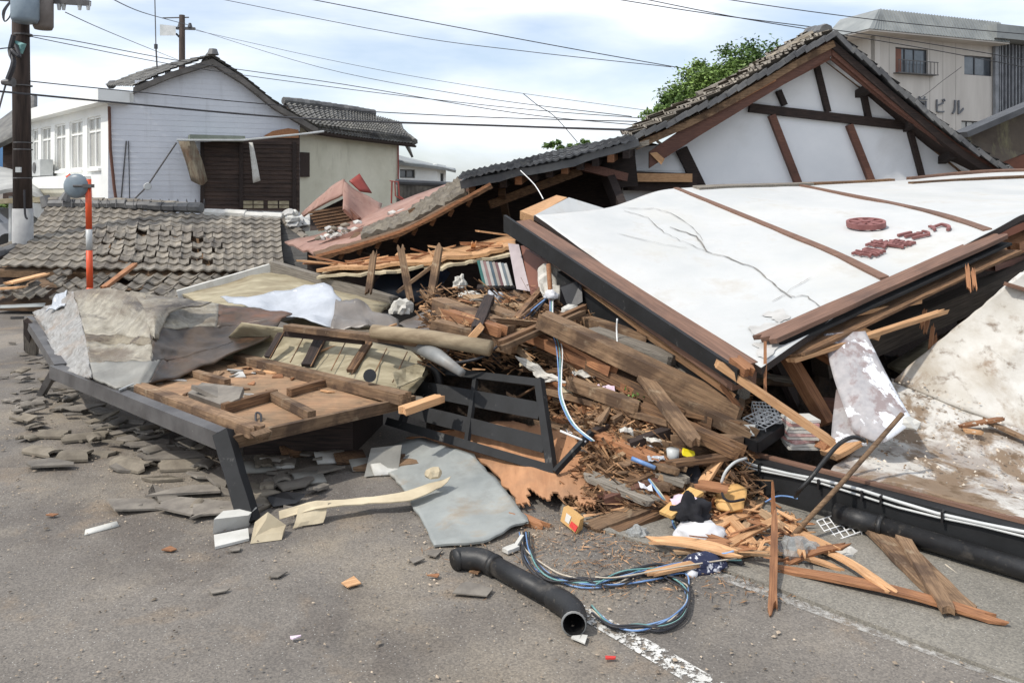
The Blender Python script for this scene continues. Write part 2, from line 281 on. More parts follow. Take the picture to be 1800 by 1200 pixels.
def surf(rows, smooth=True):
    """control grid of points -> function S(u, v); u along a row, v across rows, both 0..1"""
    R = [[Vector(p) if len(p) == 3 and isinstance(p, Vector) else P(*p) for p in r] for r in rows]
    def c1(p, t):
        n = len(p)-1; x = min(max(t, 0), 1)*n; i = min(int(x), n-1); f = t*n-i
        if not smooth: return p[i].lerp(p[i+1], f) if 0 <= f <= 1 else p[i]+(p[i+1]-p[i])*f
        p0, p1, p2, p3 = p[i-1] if i else p[0]*2-p[1], p[i], p[i+1], p[i+2] if i+2 <= n else p[n]*2-p[n-1]
        return .5*((2*p1)+(p2-p0)*f+(2*p0-5*p1+4*p2-p3)*f*f+(3*p1-p0-3*p2+p3)*f**3)
    return lambda u, v: c1([c1(r, u) for r in R], v)
def normal(Sf, u, v, e=.01):
    a = Sf(min(u+e, 1), v)-Sf(max(u-e, 0), v); b = Sf(u, min(v+e, 1))-Sf(u, max(v-e, 0)); n = a.cross(b)
    return n.normalized() if n.length > 1e-9 else Vector((0, 0, 1))
def _sm(o, fs, K):
    o.data.polygons.foreach_set('use_smooth', [all(i < K for i in f) or all(i >= K for i in f) for f in fs]); return o
def sheet(name, Sf, m, thick=.01, nu=12, nv=8, parent=None, rough=0, rs=3, smooth=True, mask=None, side=None, upn=True, edge=None):
    if not callable(Sf): Sf = surf(Sf)
    T = []; B = []
    for j in range(nv+1):
        for i in range(nu+1):
            u, v = i/nu, j/nv
            p = Sf(u, v); n = normal(Sf, u, v)
            if upn and n.z < 0: n = -n
            if rough: p = p+n*rough*noise.noise(p*rs)+n*rough*.4*noise.noise(p*rs*3.1)
            if edge and (i in (0, nu) or j in (0, nv)): p = p+Vector((noise.noise(p*9), noise.noise(p*9+Vector((5, 5, 5))), 0))*edge
            T.append(p); B.append(p-n*thick)
    W = nu+1; K = len(T); cells = [(i, j) for j in range(nv) for i in range(nu) if not mask or mask((i+.5)/nu, (j+.5)/nv)]; cs = set(cells); fs = []; mi = []
    for i, j in cells:
        a, b, c, d = j*W+i, j*W+i+1, (j+1)*W+i+1, (j+1)*W+i
        fs += [(a, b, c, d), (K+d, K+c, K+b, K+a)]; mi += [0, 1]
        for di, dj, e0, e1 in ((0, -1, a, b), (1, 0, b, c), (0, 1, c, d), (-1, 0, d, a)):
            if (i+di, j+dj) not in cs: fs.append((e1, e0, K+e0, K+e1)); mi.append(1)
    used = sorted({x for f in fs for x in f}); mp = {x: k for k, x in enumerate(used)}; V = T+B
    return mesh(name, [V[x] for x in used], [tuple(mp[x] for x in f) for f in fs], [m, side or m], parent, None, False, mi, )if not smooth else _sm(mesh(name, [V[x] for x in used], [tuple(mp[x] for x in f) for f in fs], [m, side or m], parent, None, False, mi), fs, K)
def smooth_by(o): 
    o.data.polygons.foreach_set('use_smooth', [True]*len(o.data.polygons)); return o
def tubeo(name, pts, r, m, parent=None, n=8, curve=0, cap=True):
    pts = [Vector(p) for p in pts]
    if isinstance(r, (list, tuple)) and curve:
        k = len(r)-1; n2 = k*curve; r = [lerp(r[min(int(i/curve), k-1)], r[min(int(i/curve), k-1)+1], i/curve-min(int(i/curve), k-1)) for i in range(n2+1)]
    if curve: pts = catmull(pts, curve)
    b = MB(); b.tube(pts, r, n, cap); return b.make(name, m, parent, smooth=n > 5)
class Fac:
    """a vertical wall plane through two ground positions given as (px, depth); features are rectangles on it"""
    def __init__(s, a, b):
        s.a = Vector(((a[0]-CX)/F*a[1], a[1], 0)); s.b = Vector(((b[0]-CX)/F*b[1], b[1], 0)); s.t = (s.b-s.a); s.L = s.t.length; s.t.normalize()
        s.n = Vector((s.t.y, -s.t.x, 0)); 
        if s.n.y > 0: s.n = -s.n
    def u(s, px):
        dx = (px-CX)/F; k = (s.a.x-dx*s.a.y)/(dx*s.t.y-s.t.x); return k
    def z(s, px, py): d = s.a.y+s.t.y*s.u(px); return H-(py-HY)/F*d
    def pt(s, u, z, off=0): return s.a+s.t*u+Vector((0, 0, z))+s.n*off
    def at(s, px, py, off=0): return s.pt(s.u(px), s.z(px, py), off)
    def rect(s, b, u0, u1, z0, z1, o0, o1):
        b.hexa([s.pt(u0, z0, o1), s.pt(u1, z0, o1), s.pt(u1, z0, o0), s.pt(u0, z0, o0)], [s.pt(u0, z1, o1), s.pt(u1, z1, o1), s.pt(u1, z1, o0), s.pt(u0, z1, o0)])
    def poly(s, b, pix, o0, o1): pts = [s.at(x, y, o0) for x, y in pix]; b.prism(pts, s.n*(o1-o0))
    def wall(s, b, u0, u1, z0, z1, holes, th):
        us = sorted({u0, u1, *[h[0] for h in holes], *[h[1] for h in holes]}); zs = sorted({z0, z1, *[h[2] for h in holes], *[h[3] for h in holes]})
        solid = lambda i, j: 0 <= i < len(us)-1 and 0 <= j < len(zs)-1 and not any(h[0] < (us[i]+us[i+1])/2 < h[1] and h[2] < (zs[j]+zs[j+1])/2 < h[3] for h in holes)
        for i in range(len(us)-1):
            for j in range(len(zs)-1):
                if not solid(i, j): continue
                a, c, d, e = us[i], us[i+1], zs[j], zs[j+1]; q = lambda u, z, o: s.pt(u, z, o)
                b.add([q(a, d, 0), q(c, d, 0), q(c, e, 0), q(a, e, 0)], [(0, 1, 2, 3)]); b.add([q(a, d, -th), q(c, d, -th), q(c, e, -th), q(a, e, -th)], [(3, 2, 1, 0)])
                for di, dj, e0, e1 in ((0, -1, (a, d), (c, d)), (1, 0, (c, d), (c, e)), (0, 1, (c, e), (a, e)), (-1, 0, (a, e), (a, d))):
                    if not solid(i+di, j+dj): b.add([q(*e0, 0), q(*e1, 0), q(*e1, -th), q(*e0, -th)], [(0, 1, 2, 3)])
def tiles(name, Sf, nc, nr, m, parent, amp=.02, lift=.02, th=.018, jit=None, miss=None, K=5, over=.12, flip=1):
    """pantiles: nc columns, nr courses; u across, v down the slope; every tile its own curved piece"""
    b = MB()
    for r in range(nr):
        for c in range(nc):
            if miss and miss((c+.5)/nc, (r+.5)/nr): continue
            j = jit((c+.5)/nc, (r+.5)/nr) if jit else 0
            o = Vector((random.uniform(-1, 1), random.uniform(-1, 1), random.uniform(0, 1.2)))*j*.07; tw = random.uniform(-1, 1)*j*.12
            dl = random.gauss(0, .004)
            v0, v1 = r/nr, min((r+1+over)/nr, 1+over/nr); vs = []
            for vv, add in ((v0, 0), (v1, lift), (v1, lift-th)):
                for k in range(K+1):
                    s = k/K; u = (c+s)/nc; n = normal(Sf, min(u, 1), min(vv, 1)); n = n if n.z > 0 else -n
                    h = amp*(2*abs(math.cos(math.pi*s))**2.2-1)
                    p = Sf(u, vv+tw*(s-.5)/nr)+n*(h+add+dl+j*.03*random.random())+o; vs.append(p)
            fs = [(q*(K+1)+k, q*(K+1)+k+1, (q+1)*(K+1)+k+1, (q+1)*(K+1)+k) for q in range(2) for k in range(K)]
            b.add(vs, fs)
    me = bpy.data.meshes.new(name); me.from_pydata(b.v, [], b.f); me.materials.append(m); me.update(); return link(name, me, parent)
def ridge(name, pts, m, parent, r=.09, step=.25, n=8):
    """half-round ridge tiles laid end to end along a line"""
    b = MB()
    for a, c in zip(pts, pts[1:]):
        Ln = (c-a).length; k = max(1, int(Ln/step))
        for i in range(k):
            p = a.lerp(c, i/k); q = a.lerp(c, (i+1.08)/k); rr = r*random.uniform(.92, 1.08); off = Vector((random.gauss(0, .006), random.gauss(0, .006), random.gauss(0, .006)))
            b.tube([p+off, q+off], [rr, rr*1.12], n)
    return b.make(name, m, parent)
def window(fac, u0, u1, z0, z1, depth, parent, framem, glassm, bars=(.5,), hb=(), fw=.05):
    b = MB()
    for (a, c, d, e) in ((u0, u1, z0, z0+fw), (u0, u1, z1-fw, z1), (u0, u0+fw, z0+fw, z1-fw), (u1-fw, u1, z0+fw, z1-fw)): fac.rect(b, a, c, d, e, -depth, -depth+.06)
    for s in bars: uu = lerp(u0, u1, s); fac.rect(b, uu-fw/2, uu+fw/2, z0+fw, z1-fw, -depth, -depth+.05)
    for s in hb: zz = lerp(z0, z1, s); fac.rect(b, u0+fw, u1-fw, zz-fw/2, zz+fw/2, -depth, -depth+.045)
    wn = b.make('window', framem, parent); g = MB(); fac.rect(g, u0+.01, u1-.01, z0+.01, z1-.01, -depth-.02, -depth+.01); g.make('pane', glassm, wn); return wn
def text_mesh(txt, size, ext):
    cu = bpy.data.curves.new('letter', 'FONT'); cu.body = txt; cu.size = size; cu.extrude = ext; cu.offset = .004*size
    o = bpy.data.objects.new('tmp', cu); COL.objects.link(o); bpy.context.view_layer.update()
    me = bpy.data.meshes.new_from_object(o.evaluated_get(bpy.context.evaluated_depsgraph_get())); bpy.data.objects.remove(o); return me
def crumple(name, c, size, m, label, cat, seed=0, amp=.35, sub=3, parent=None, group=None, fr=2.4):
    bm = bmesh.new(); bmesh.ops.create_icosphere(bm, subdivisions=sub, radius=1); off = Vector((seed*3.1, seed*1.7, seed))
    for v in bm.verts:
        k = 1+amp*(noise.noise(v.co*fr+off)+.6*abs(noise.noise(v.co*fr*2.3+off))); v.co = v.co*k; v.co.z = max(v.co.z, -.3)
        v.co = Vector((v.co.x*size[0], v.co.y*size[1], (v.co.z+.3)*size[2]))
    me = bpy.data.meshes.new(name); bm.to_mesh(me); bm.free(); me.materials.append(m); me.polygons.foreach_set('use_smooth', [True]*len(me.polygons))
    me.polygons.foreach_set('use_smooth', [m not in (paper, cardboard, whitebd, peel, clear)]*len(me.polygons)); o = link(name, me, parent, Matrix.Translation(c)); return tag(o, label, cat, group) if label else o
def flake(n=7, r=.1, t=.012, curve=0, asp=1.4):
    """a broken flat or curved fragment, local coordinates"""
    ang = sorted(random.uniform(0, 2*math.pi) for _ in range(n)); pts = [(math.cos(a)*r*asp*random.uniform(.75, 1.1), math.sin(a)*r*random.uniform(.75, 1.1)) for a in ang]
    vs = [(x, y, t+curve*abs(x)**1.6) for x, y in pts]+[(x, y, curve*abs(x)**1.6) for x, y in pts]+[(0, 0, t), (0, 0, 0)]
    fs = [(i, (i+1) % n, 2*n) for i in range(n)]+[(n+(i+1) % n, n+i, 2*n+1) for i in range(n)]+[((i+1) % n, i, n+i, n+(i+1) % n) for i in range(n)]
    return vs, fs

# ================================================================ SETTING
g = MB()
n = 60
def gz(x, y): return .012*noise.noise(Vector((x*.8, y*.8, 0)))+.006*noise.noise(Vector((x*3, y*3, 3)))
xs = [-600, -200, -80, -40, -25]+[-16+i*.5 for i in range(57)]+[14, 20, 40, 90, 250, 600]; ys = [-30, -8, 0]+[1+i*.4 for i in range(50)]+[24, 32, 50, 90, 200, 700]
vs = [(x, y, gz(x, y) if -17 < x < 13 and 0 < y < 21 else 0) for y in ys for x in xs]; W = len(xs)
fs = [(j*W+i, j*W+i+1, (j+1)*W+i+1, (j+1)*W+i) for j in range(len(ys)-1) for i in range(W-1)]
road = mesh('road', vs, fs, asphalt, None, Matrix.Identity(4), True); tag(road, kind='structure')
# pavement strip behind the painted edge line, on the right
def strip(name, pix, m, z, kind='structure'):
    pts = [Z(x, y, z) for x, y in pix]; b = MB(); b.prism(pts, (0, 0, -.05)); o = b.make(name, m); tag(o, kind=kind); return o
line_m = mat('worn_road_paint', (190, 188, 182), (214, 212, 206), 6, rough=.9, bump=.2)
nt_ = line_m.node_tree; bb = nt_.nodes['Principled BSDF']; tcx = nt_.nodes.new('ShaderNodeTexCoord'); nz_ = nt_.nodes.new('ShaderNodeTexNoise'); nz_.inputs['Scale'].default_value = 26; nz_.inputs['Detail'].default_value = 8; nz_.inputs['Roughness'].default_value = .75
rr_ = nt_.nodes.new('ShaderNodeValToRGB'); rr_.color_ramp.elements[0].position = .47; rr_.color_ramp.elements[1].position = .53; nt_.links.new(tcx.outputs['Object'], nz_.inputs[0]); nt_.links.new(nz_.outputs[0], rr_.inputs[0]); nt_.links.new(rr_.outputs[0], bb.inputs['Alpha'])
faint = line_m.copy(); faint.name = 'faint_gutter_paint'
for nd in faint.node_tree.nodes:
    if nd.type == 'VALTORGB' and abs(nd.color_ramp.elements[0].position-.47) < .001: nd.color_ramp.elements[0].position = .42; nd.color_ramp.elements[1].position = .75
def paint(pix, m=None):
    a, b_, c, d = [Z(x, y, .02) for x, y in pix]; vs = []; fs = []; n = 24
    for i in range(n+1):
        for p, q in ((a, b_), (d, c)):
            r = p.lerp(q, i/n); vs.append((r.x, r.y, gz(r.x, r.y)+.004))
    for i in range(n): fs.append((2*i, 2*i+2, 2*i+3, 2*i+1))
    o = mesh('road_marking', vs, fs, m or line_m, None, Matrix.Identity(4)); tag(o, kind='structure')
paint([(1025, 1055), (1330, 1225), (1262, 1225), (985, 1060)][:4])
paint([(1268, 1000), (1900, 1208), (1866, 1226), (1244, 1006)], faint)
pv = strip('pavement', [(985, 905), (1290, 1004), (1900, 1232), (2600, 1400), (2600, 700), (1300, 700), (1000, 800)], pavem, .022)
hl = MB(); pts = []
for i in range(41):
    x = -760+i*14; pts.append((x, 820+30*math.sin(i*.7), 40+30*math.sin(i*.33+1)+16*noise.noise(Vector((i*.3, 0, 0)))))
hv = [(p[0], p[1], -5) for p in pts]+[p for p in pts]+[(p[0], p[1]+120, -5) for p in pts]; m_ = len(pts)
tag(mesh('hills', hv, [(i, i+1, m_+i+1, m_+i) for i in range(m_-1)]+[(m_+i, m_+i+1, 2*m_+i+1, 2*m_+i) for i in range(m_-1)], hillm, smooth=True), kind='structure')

# ================================================================ WHITE HOUSE, far left
C0 = (190, 24.0)
fl = Fac((50, 30.9), C0); fr = Fac(C0, (527, 26.5))
wh = thing('white_house', 'white two storey house with lap siding gable and a row of tall narrow windows', 'house', fr.a)
zt = fr.z(190, 160); zb = fr.z(190, 183)
holes = []
for (x0, x1, yt, yb) in ((56, 67, 232, 300), (72, 89, 226, 300), (96, 115, 219, 300), (122, 145, 212, 298), (153, 177, 205, 296)):
    holes.append((fl.u(x0), fl.u(x1), fl.z(165, 296), fl.z(165, 205)))
b = MB(); fl.wall(b, 0, fl.L, 0, zb, holes, .22)
back = Vector((-.44, .9, 0)).normalized()
b.make('facade_wall', whitew, wh)
for h in holes: window(fl, h[0], h[1], h[2], h[3], .11, wh, whitew, glassl, bars=(.5,), hb=(.72,), fw=.06)
b = MB()
for h in holes: fl.rect(b, h[0]-.05, h[1]+.05, h[2]-.09, h[2]-.01, .08, -.1)
b.make('window_sill', whitew, wh)
b = MB(); fl.rect(b, -.3, fl.L+.35, zb, zt, -.5, .38); fr.rect(b, .003, fr.u(235), zb+.003, zt-.003, -.5, .002)
b.make('fascia', whitew, wh)
# gable wall
b = MB(); zl = fr.z(235, 156)
prof = [(190, 182), (235, 170), (235, 157), (300, 130), (372, 108), (420, 138), (470, 178), (527, 222)]
pts = [fr.at(x, y) for x, y in prof]+[fr.pt(fr.L, 0), fr.pt(0, 0)]; b.prism(pts, -fr.n*.2)
b.make('gable_wall', lap, wh)
b = MB()
zz = .1
while zz < 5.6:
    u1 = fr.L
    u0 = 0 if zz < zb else fr.u(237)
    top = [(fr.u(x), fr.z(x, y)) for x, y in prof]
    if zz > 4.1:
        # clip by the gable outline
        def crossing(side):
            best = None
            for (ua, za), (ub, zb_) in zip(top, top[1:]):
                if (za-zz)*(zb_-zz) <= 0 and za != zb_:
                    uu = ua+(ub-ua)*(zz-za)/(zb_-za)
                    if side > 0: best = uu if best is None else max(best, uu)
                    else: best = uu if best is None else min(best, uu)
            return best
        if zz > 5.3: u0 = crossing(-1) or u0
        u1 = crossing(1) or u1
    if u1-u0 > .3:
        b.add([fr.pt(u0, zz, .011), fr.pt(u1, zz, .011), fr.pt(u1, zz+.17, .003), fr.pt(u0, zz+.17, .003), fr.pt(u0, zz, .0), fr.pt(u1, zz, .0)], [(0, 1, 2, 3), (0, 1, 5, 4)])
    zz += .17
b.make('siding', lap, wh)
# main roof: gentle left slope seen over the verge, steep right slope
def rp_(x, y, d): return P(x, y, d)
pk = fr.at(372, 101, .35)
Sl = surf([[fr.at(236, 154, .35), fr.at(300, 126, .35), pk], [P(188, 150, 28.5), P(270, 120, 28.9), P(371, 98, 29.3)]], True)
tiles('roof_tiles', lambda u, v: Sl(1-v, u), 14, 12, tile_far, wh, amp=.03, lift=.03)
Sr = surf([[pk, fr.at(425, 137, .35), fr.at(480, 181, .35), fr.at(556, 226, .35)], [pk+back*7+Vector((0, 0, .1)), fr.at(425, 137, .35)+back*7, fr.at(480, 181, .35)+back*7, fr.at(556, 226, .35)+back*7]])
tiles('roof_tiles', lambda u, v: Sr(v, u), 26, 16, tile_far, wh, amp=.03, lift=.03)
b = MB()
prf = [(234, 160), (300, 133), (372, 110), (425, 143), (480, 187), (556, 231)]
for a, c in zip(prf, prf[1:]): b.hexa([fr.at(a[0], a[1]+6, .34), fr.at(c[0], c[1]+6, .34), fr.at(c[0], c[1]+6, -.3), fr.at(a[0], a[1]+6, -.3)], [fr.at(a[0], a[1]-4, .34), fr.at(c[0], c[1]-4, .34), fr.at(c[0], c[1]-4, -.3), fr.at(a[0], a[1]-4, -.3)])
b.make('verge_board', mat('verge_grey', (84, 80, 76), (112, 107, 102), 3), wh)
ridge('ridge_tiles', [pk+Vector((0, 0, .1)), pk+back*7+Vector((0, 0, .2))], tile_far, wh, .13)
b = MB(); b.tube([pk+fr.n*.05+Vector((0, 0, .02)), pk+fr.n*.05+Vector((0, 0, .20))], [.18, .12], 8); b.make('roof_finial', tile_dark, wh)
b = MB(); b.tube([P(190, 152, 28.4), P(196, 149, 28.4), P(203, 146, 28.6)], [.1, .16, .1], 8); b.make('roof_finial', tile_dark, wh)
# downpipes and cables on the wall
b = MB(); b.tube([fr.at(192, 188, .1), fr.at(194, 262, .1), fr.at(201, 330, .12), fr.at(207, 372, .12)], .045, 8); b.make('downpipe', wood_red, wh)
b = MB(); b.tube([fr.at(222, 248, .05), fr.at(213, 350, .06)], .02, 6); b.make('wall_conduit', steel_grey, wh)
b = MB(); b.tube([fr.at(226, 248, .05), fr.at(227, 300, .06), fr.at(228, 365, .06)], .014, 6); b.make('wall_conduit', wirem, wh)
# curved canopy ledge below the windows
b = MB(); u0, u1 = fl.u(62), fl.u(160); z1 = fl.z(120, 311); 
fl.rect(b, u0, u1, z1-.4, z1, 0, .7); b.make('window_ledge', whitew, wh)
b = MB(); k0 = []
for i in range(7):
    a = i/6*math.pi/2; k0.append((math.cos(a)*.68, -.4-.55*math.sin(a)))
vv = [fl.pt(u0+.05+(.9*(1-o_/.7) if True else 0), z1+zz_, o_) for o_, zz_ in k0]+[fl.pt(u1-.05-(.9*(1-o_/.7)), z1+zz_, o_) for o_, zz_ in k0]
b.add(vv, [(i, i+1, 8+i, 7+i) for i in range(6)]+[tuple(range(7)), tuple(range(7, 14))[::-1]]); b.make('ledge_bracket', cream, wh)
ac = thing('air_conditioner', 'white outdoor air conditioner unit on the ledge below the narrow windows', 'air conditioner', fl.at(95, 308, .4))
b = MB(); fl.rect(b, fl.u(80), fl.u(100), z1+.05, z1+.62, .12, .52); b.make('casing', whitep, ac)
b = MB(); c_ = fl.pt((fl.u(80)+fl.u(100))/2, z1+.34, .53); b.tube([c_, c_+fl.n*.02], [.2, .19], 16); b.make('fan_grille', steel_grey, ac)
b = MB(); fl.rect(b, fl.u(80)+.05, fl.u(80)+.15, z1+.002, z1+.048, .15, .5); fl.rect(b, fl.u(100)-.15, fl.u(100)-.05, z1+.002, z1+.048, .15, .5); b.make('foot', darkmetal, ac)
# exposed brown boarded wall on the gable, and torn lean-to remains
bw = thing('boarded_wall', 'dark brown board wall exposed where siding was torn off the white gable', 'wall', fr.at(440, 360, .1))
b = MB(); fr.poly(b, [(352, 366), (352, 251), (400, 247), (470, 240), (480, 231), (510, 227), (526, 232), (526, 372)], 0.005, .09); b.make('board_panel', brownboards, bw)
b = MB()
for k in range(15):
    y = 252+k*7.6; b.bar(fr.at(353, y, .1), fr.at(525, y+2, .1), .02, .055, fr.n)
b.make('horizontal_boards', brownboards, bw)
b = MB()
for x in (355, 423, 516): b.bar(fr.at(x, 250, .13), fr.at(x, 366, .13), .12, .04, fr.n)
b.make('upright', wood_dark, bw)
b = MB()
for x in (426, 445, 470, 490): fr.rect(b, fr.u(x), fr.u(x+17), fr.z(x, 366), fr.z(x, 353), .09, .11)
b.make('low_panel', creampan, bw)
b = MB(); fr.poly(b, [(462, 240), (478, 231), (505, 226), (523, 229), (524, 243), (480, 243)], .1, .14); b.make('torn_sheathing', wood_orange, bw)
cn = thing('torn_awning', 'rusty corrugated awning sheet hanging torn from its white rail on the gable', 'awning', fr.at(330, 300, .4))
sheet('hanging_sheet', [[fr.at(312, 250, .5), fr.at(322, 250, .7), fr.at(338, 250, .8)], [fr.at(325, 286, .5), fr.at(336, 288, .8), fr.at(352, 284, .7)], [fr.at(334, 318, .5), fr.at(350, 326, .9), fr.at(362, 318, .6)]], mat('rusty_corrugated', (98, 84, 68), (130, 122, 104), 3, stretch=(6, 6, .5), stains=[((94, 62, 42), 2, .5, .7, .8)]), .01, 12, 5, cn)
b = MB(); fr.rect(b, fr.u(330), fr.u(425), fr.z(360, 249), fr.z(360, 240), .1, .8); b.make('awning_top', mat('green_grey_sheet', (112, 120, 108), (140, 146, 134), 2), cn)
b = MB(); b.tube([fr.at(308, 249, .8), fr.at(420, 249, .8), fr.at(528, 238, .8), fr.at(560, 234, .8)], .035, 6); b.make('rail', whitep, cn)
b = MB(); b.tube([fr.at(308, 253, .6), fr.at(258, 328, .3), fr.at(228, 358, .1)], .025, 6); b.make('stay', steel_grey, cn)
b = MB(); b.tube([fr.at(259, 328, .3), fr.at(259, 328, .42)], [.12, .1], 10); b.make('lamp_head', whitep, cn)
sheet('hanging_flashing', [[fr.at(434, 252, .5), fr.at(440, 252, .55)], [fr.at(438, 290, .5), fr.at(447, 285, .55)], [fr.at(441, 322, .5), fr.at(453, 318, .55)]], whitebd, .03, 3, 6, cn)

# ================================================================ CREAM HOUSE
fc = Fac((527, 27.4), (700, 31.5))
ch = thing('cream_house', 'cream rendered house wall under a grey tiled roof beside the white gable', 'house', fc.a)
b = MB(); pts = [fc.at(527, 224), fc.at(620, 238), fc.at(700, 252), fc.pt(fc.L, 0), fc.pt(0, 0)]; b.prism(pts, -fc.n*.25); b.make('wall', cream, ch)
b = MB(); e0 = fc.pt(fc.L, 0, 0); sidev = Vector((-.16, .99, 0)).normalized(); b.hexa([e0+sidev*.001, e0+sidev*5, e0+sidev*5-fc.t*.2, e0-fc.t*.2-fc.n*.3], [fc.at(700, 256), fc.at(700, 256)+sidev*5, fc.at(700, 256)+sidev*5-fc.t*.2, fc.at(700, 256)-fc.t*.2-fc.n*.3]); b.make('wall', cream, ch)
Sc = surf([[P(498, 180, 31), P(600, 193, 33), P(655, 202, 34), P(700, 214, 34.5)], [fc.at(513, 205, .1), fc.at(600, 216, .1), fc.at(655, 222, .1), fc.at(706, 232, .1)], [fc.at(528, 229, .5), fc.at(600, 240, .5), fc.at(655, 247, .5), fc.at(716, 254, .5)]])
tiles('roof_tiles', Sc, 34, 13, tile_far, ch, amp=.035, lift=.035)
sheet('roof_deck', lambda u, v: Sc(u, v)-Vector((0, 0, .09)), wood_dark, .08, 8, 4, ch)
ridge('ridge_tiles', [P(498, 177, 31), P(600, 190, 33), P(657, 200, 34)], tile_dark, ch, .16)
ridge('ridge_tiles', [P(685, 214, 34), fc.at(712, 250, .5)], tile_far, ch, .12)
sheet('roof_slope', [[P(694, 215, 34.5), P(706, 216, 38)], [P(715, 254, 33), P(727, 276, 36)]], tile_far, .1, 3, 3, ch)
b = MB(); fr2 = fc; fr2.rect(b, fc.u(524), fc.u(541), fc.z(530, 311), fc.z(530, 268), .02, .1); b.make('window_shutter', wood_dark, ch)
b = MB(); b.tube([fc.at(698, 255, .06), fc.at(698, 350, .06)], .03, 6); b.make('downpipe', redmetal, ch)

# small pale house further right
fs_ = Fac((700, 36), (768, 38)); fs2 = Fac((768, 38), (784, 41))
sh = thing('small_white_house', 'small low white house with a thin metal roof and one dark window', 'house', fs_.a)
b = MB(); hh = (fs_.u(703), fs_.u(730), fs_.z(715, 313), fs_.z(715, 298)); fs_.wall(b, 0, fs_.L, 0, fs_.z(700, 287), [hh], .2); b.make('wall', whitew, sh)
b = MB(); h2 = (fs2.u(774), fs2.u(780), fs2.z(775, 323), fs2.z(775, 304)); fs2.wall(b, 0, fs2.L, 0, fs2.z(768, 288), [h2], .2); b.make('wall', whitew, sh)
window(fs_, *hh, .12, sh, steel_grey, glassd); window(fs2, *h2, .1, sh, steel_grey, glassd, bars=())
sheet('roof', [[P(698, 272, 38), P(770, 290, 43), P(800, 296, 44)], [P(698, 285, 35.4), P(770, 293, 37.4), P(802, 300, 40)]], roofmetal, .12, 6, 3, sh)
# corrugated fence panel and bent handrail behind the pink roof
cf = thing('corrugated_fence', 'weathered dark corrugated fence with a rounded cap rail below the small white house', 'fence', P(750, 360, 22))
fe = Fac((696, 21.5), (800, 23)); 
b = MB(); n = 46
for i in range(n):
    u0 = fe.L*i/n; fe.rect(b, u0, u0+fe.L/n*.55, .9, fe.z(700, 322), 0, .05); fe.rect(b, u0+fe.L/n*.55, u0+fe.L/n, .9, fe.z(700, 322), -.02, .02)
b.make('fence_panel', mat('weathered_corrugated', (86, 82, 76), (128, 122, 112), 3, stains=[((60, 54, 50), 2, .5, .7, .7)]), cf)
b = MB(); b.tube([fe.at(696, 320, .03), fe.at(800, 325, .03)], .08, 8); b.make('cap_rail', darkmetal, cf)
hr = thing('bent_handrail', 'thin rust red metal handrail bent over beside the corrugated fence', 'handrail', P(690, 370, 20))
b = MB(); b.tube([P(685, 318, 20), P(700, 320, 20)], .014, 6); b.tube([P(700, 318, 20), P(702, 345, 20), P(735, 370, 20), P(760, 372, 20)], .02, 6); b.make('top_bar', redmetal, hr)
b = MB(); b.tube([P(689, 318, 20), P(688, 358, 20)], .02, 6); b.tube([P(694, 320, 20), P(695, 344, 20), P(722, 362, 20)], .016, 6); b.make('post', redmetal, hr)

# ================================================================ CONCRETE BUILDING, right
fb = Fac((1538, 39.5), (1748, 42.6))
cb = thing('concrete_building', 'pale three storey concrete building with overhanging metal roof edge and large wall letters', 'building', fb.a)
wz = lambda x, y: fb.z(x, y)
wins = [(fb.u(1574), fb.u(1631), wz(1600, 131), wz(1600, 85)), (fb.u(1695), fb.u(1748)-.15, wz(1720, 133), wz(1720, 99)), (fb.u(1690), fb.u(1738), wz(1710, 248), wz(1710, 213))]
b = MB(); fb.wall(b, 0, fb.L, -1, wz(1748, 80), wins, .25); b.make('wall', conc, cb)
sb = Vector((-.25, .97, 0)).normalized(); sb = fb.n*-1; b = MB(); z9 = wz(1748, 80); o0 = fb.pt(0, 0); b.hexa([o0+Vector((0, 0, -1)), o0+Vector((.25, 0, -1)), o0+sb*9+Vector((.25, 0, -1)), o0+sb*9+Vector((0, 0, -1))], [o0+Vector((0, 0, z9)), o0+Vector((.25, 0, z9)), o0+sb*9+Vector((.25, 0, z9)), o0+sb*9+Vector((0, 0, z9))]); b.make('side_wall', conc, cb)
w1 = window(fb, *wins[0], .15, cb, darkmetal, glassd, bars=(.33, .62)); window(fb, *wins[1], .15, cb, darkmetal, glassd, bars=(.42,)); window(fb, *wins[2], .15, cb, darkmetal, glassl, bars=(.25, .5, .75))
b = MB(); fb.rect(b, wins[0][0]+.06, wins[0][0]+.5, wins[0][2]+.06, wins[0][3]-.06, -.13, -.1); b.make('curtain', brownpanel, cb)
b = MB(); u0, u1, z0, z1 = wins[0]
fb.rect(b, u0-.15, u1+.35, z0+.62, z0+.66, .3, .34); fb.rect(b, u0-.15, u1+.35, z0-.02, z0+.02, .0, .36)
for i in range(12): uu = lerp(u0-.12, u1+.3, i/11); fb.rect(b, uu, uu+.025, z0+.02, z0+.62, .31, .33)
b.make('window_railing', steel_grey, cb)
b = MB()
for i in range(1, 12):
    u = i*.92
    if not any(h[0]-.05 < u < h[1]+.05 for h in wins): fb.rect(b, u, u+.03, -1, wz(1748, 80)-.02, .001, .006)
b.make('wall_joints', mat('joint_grey', (150, 145, 138), (166, 160, 152), 2), cb)
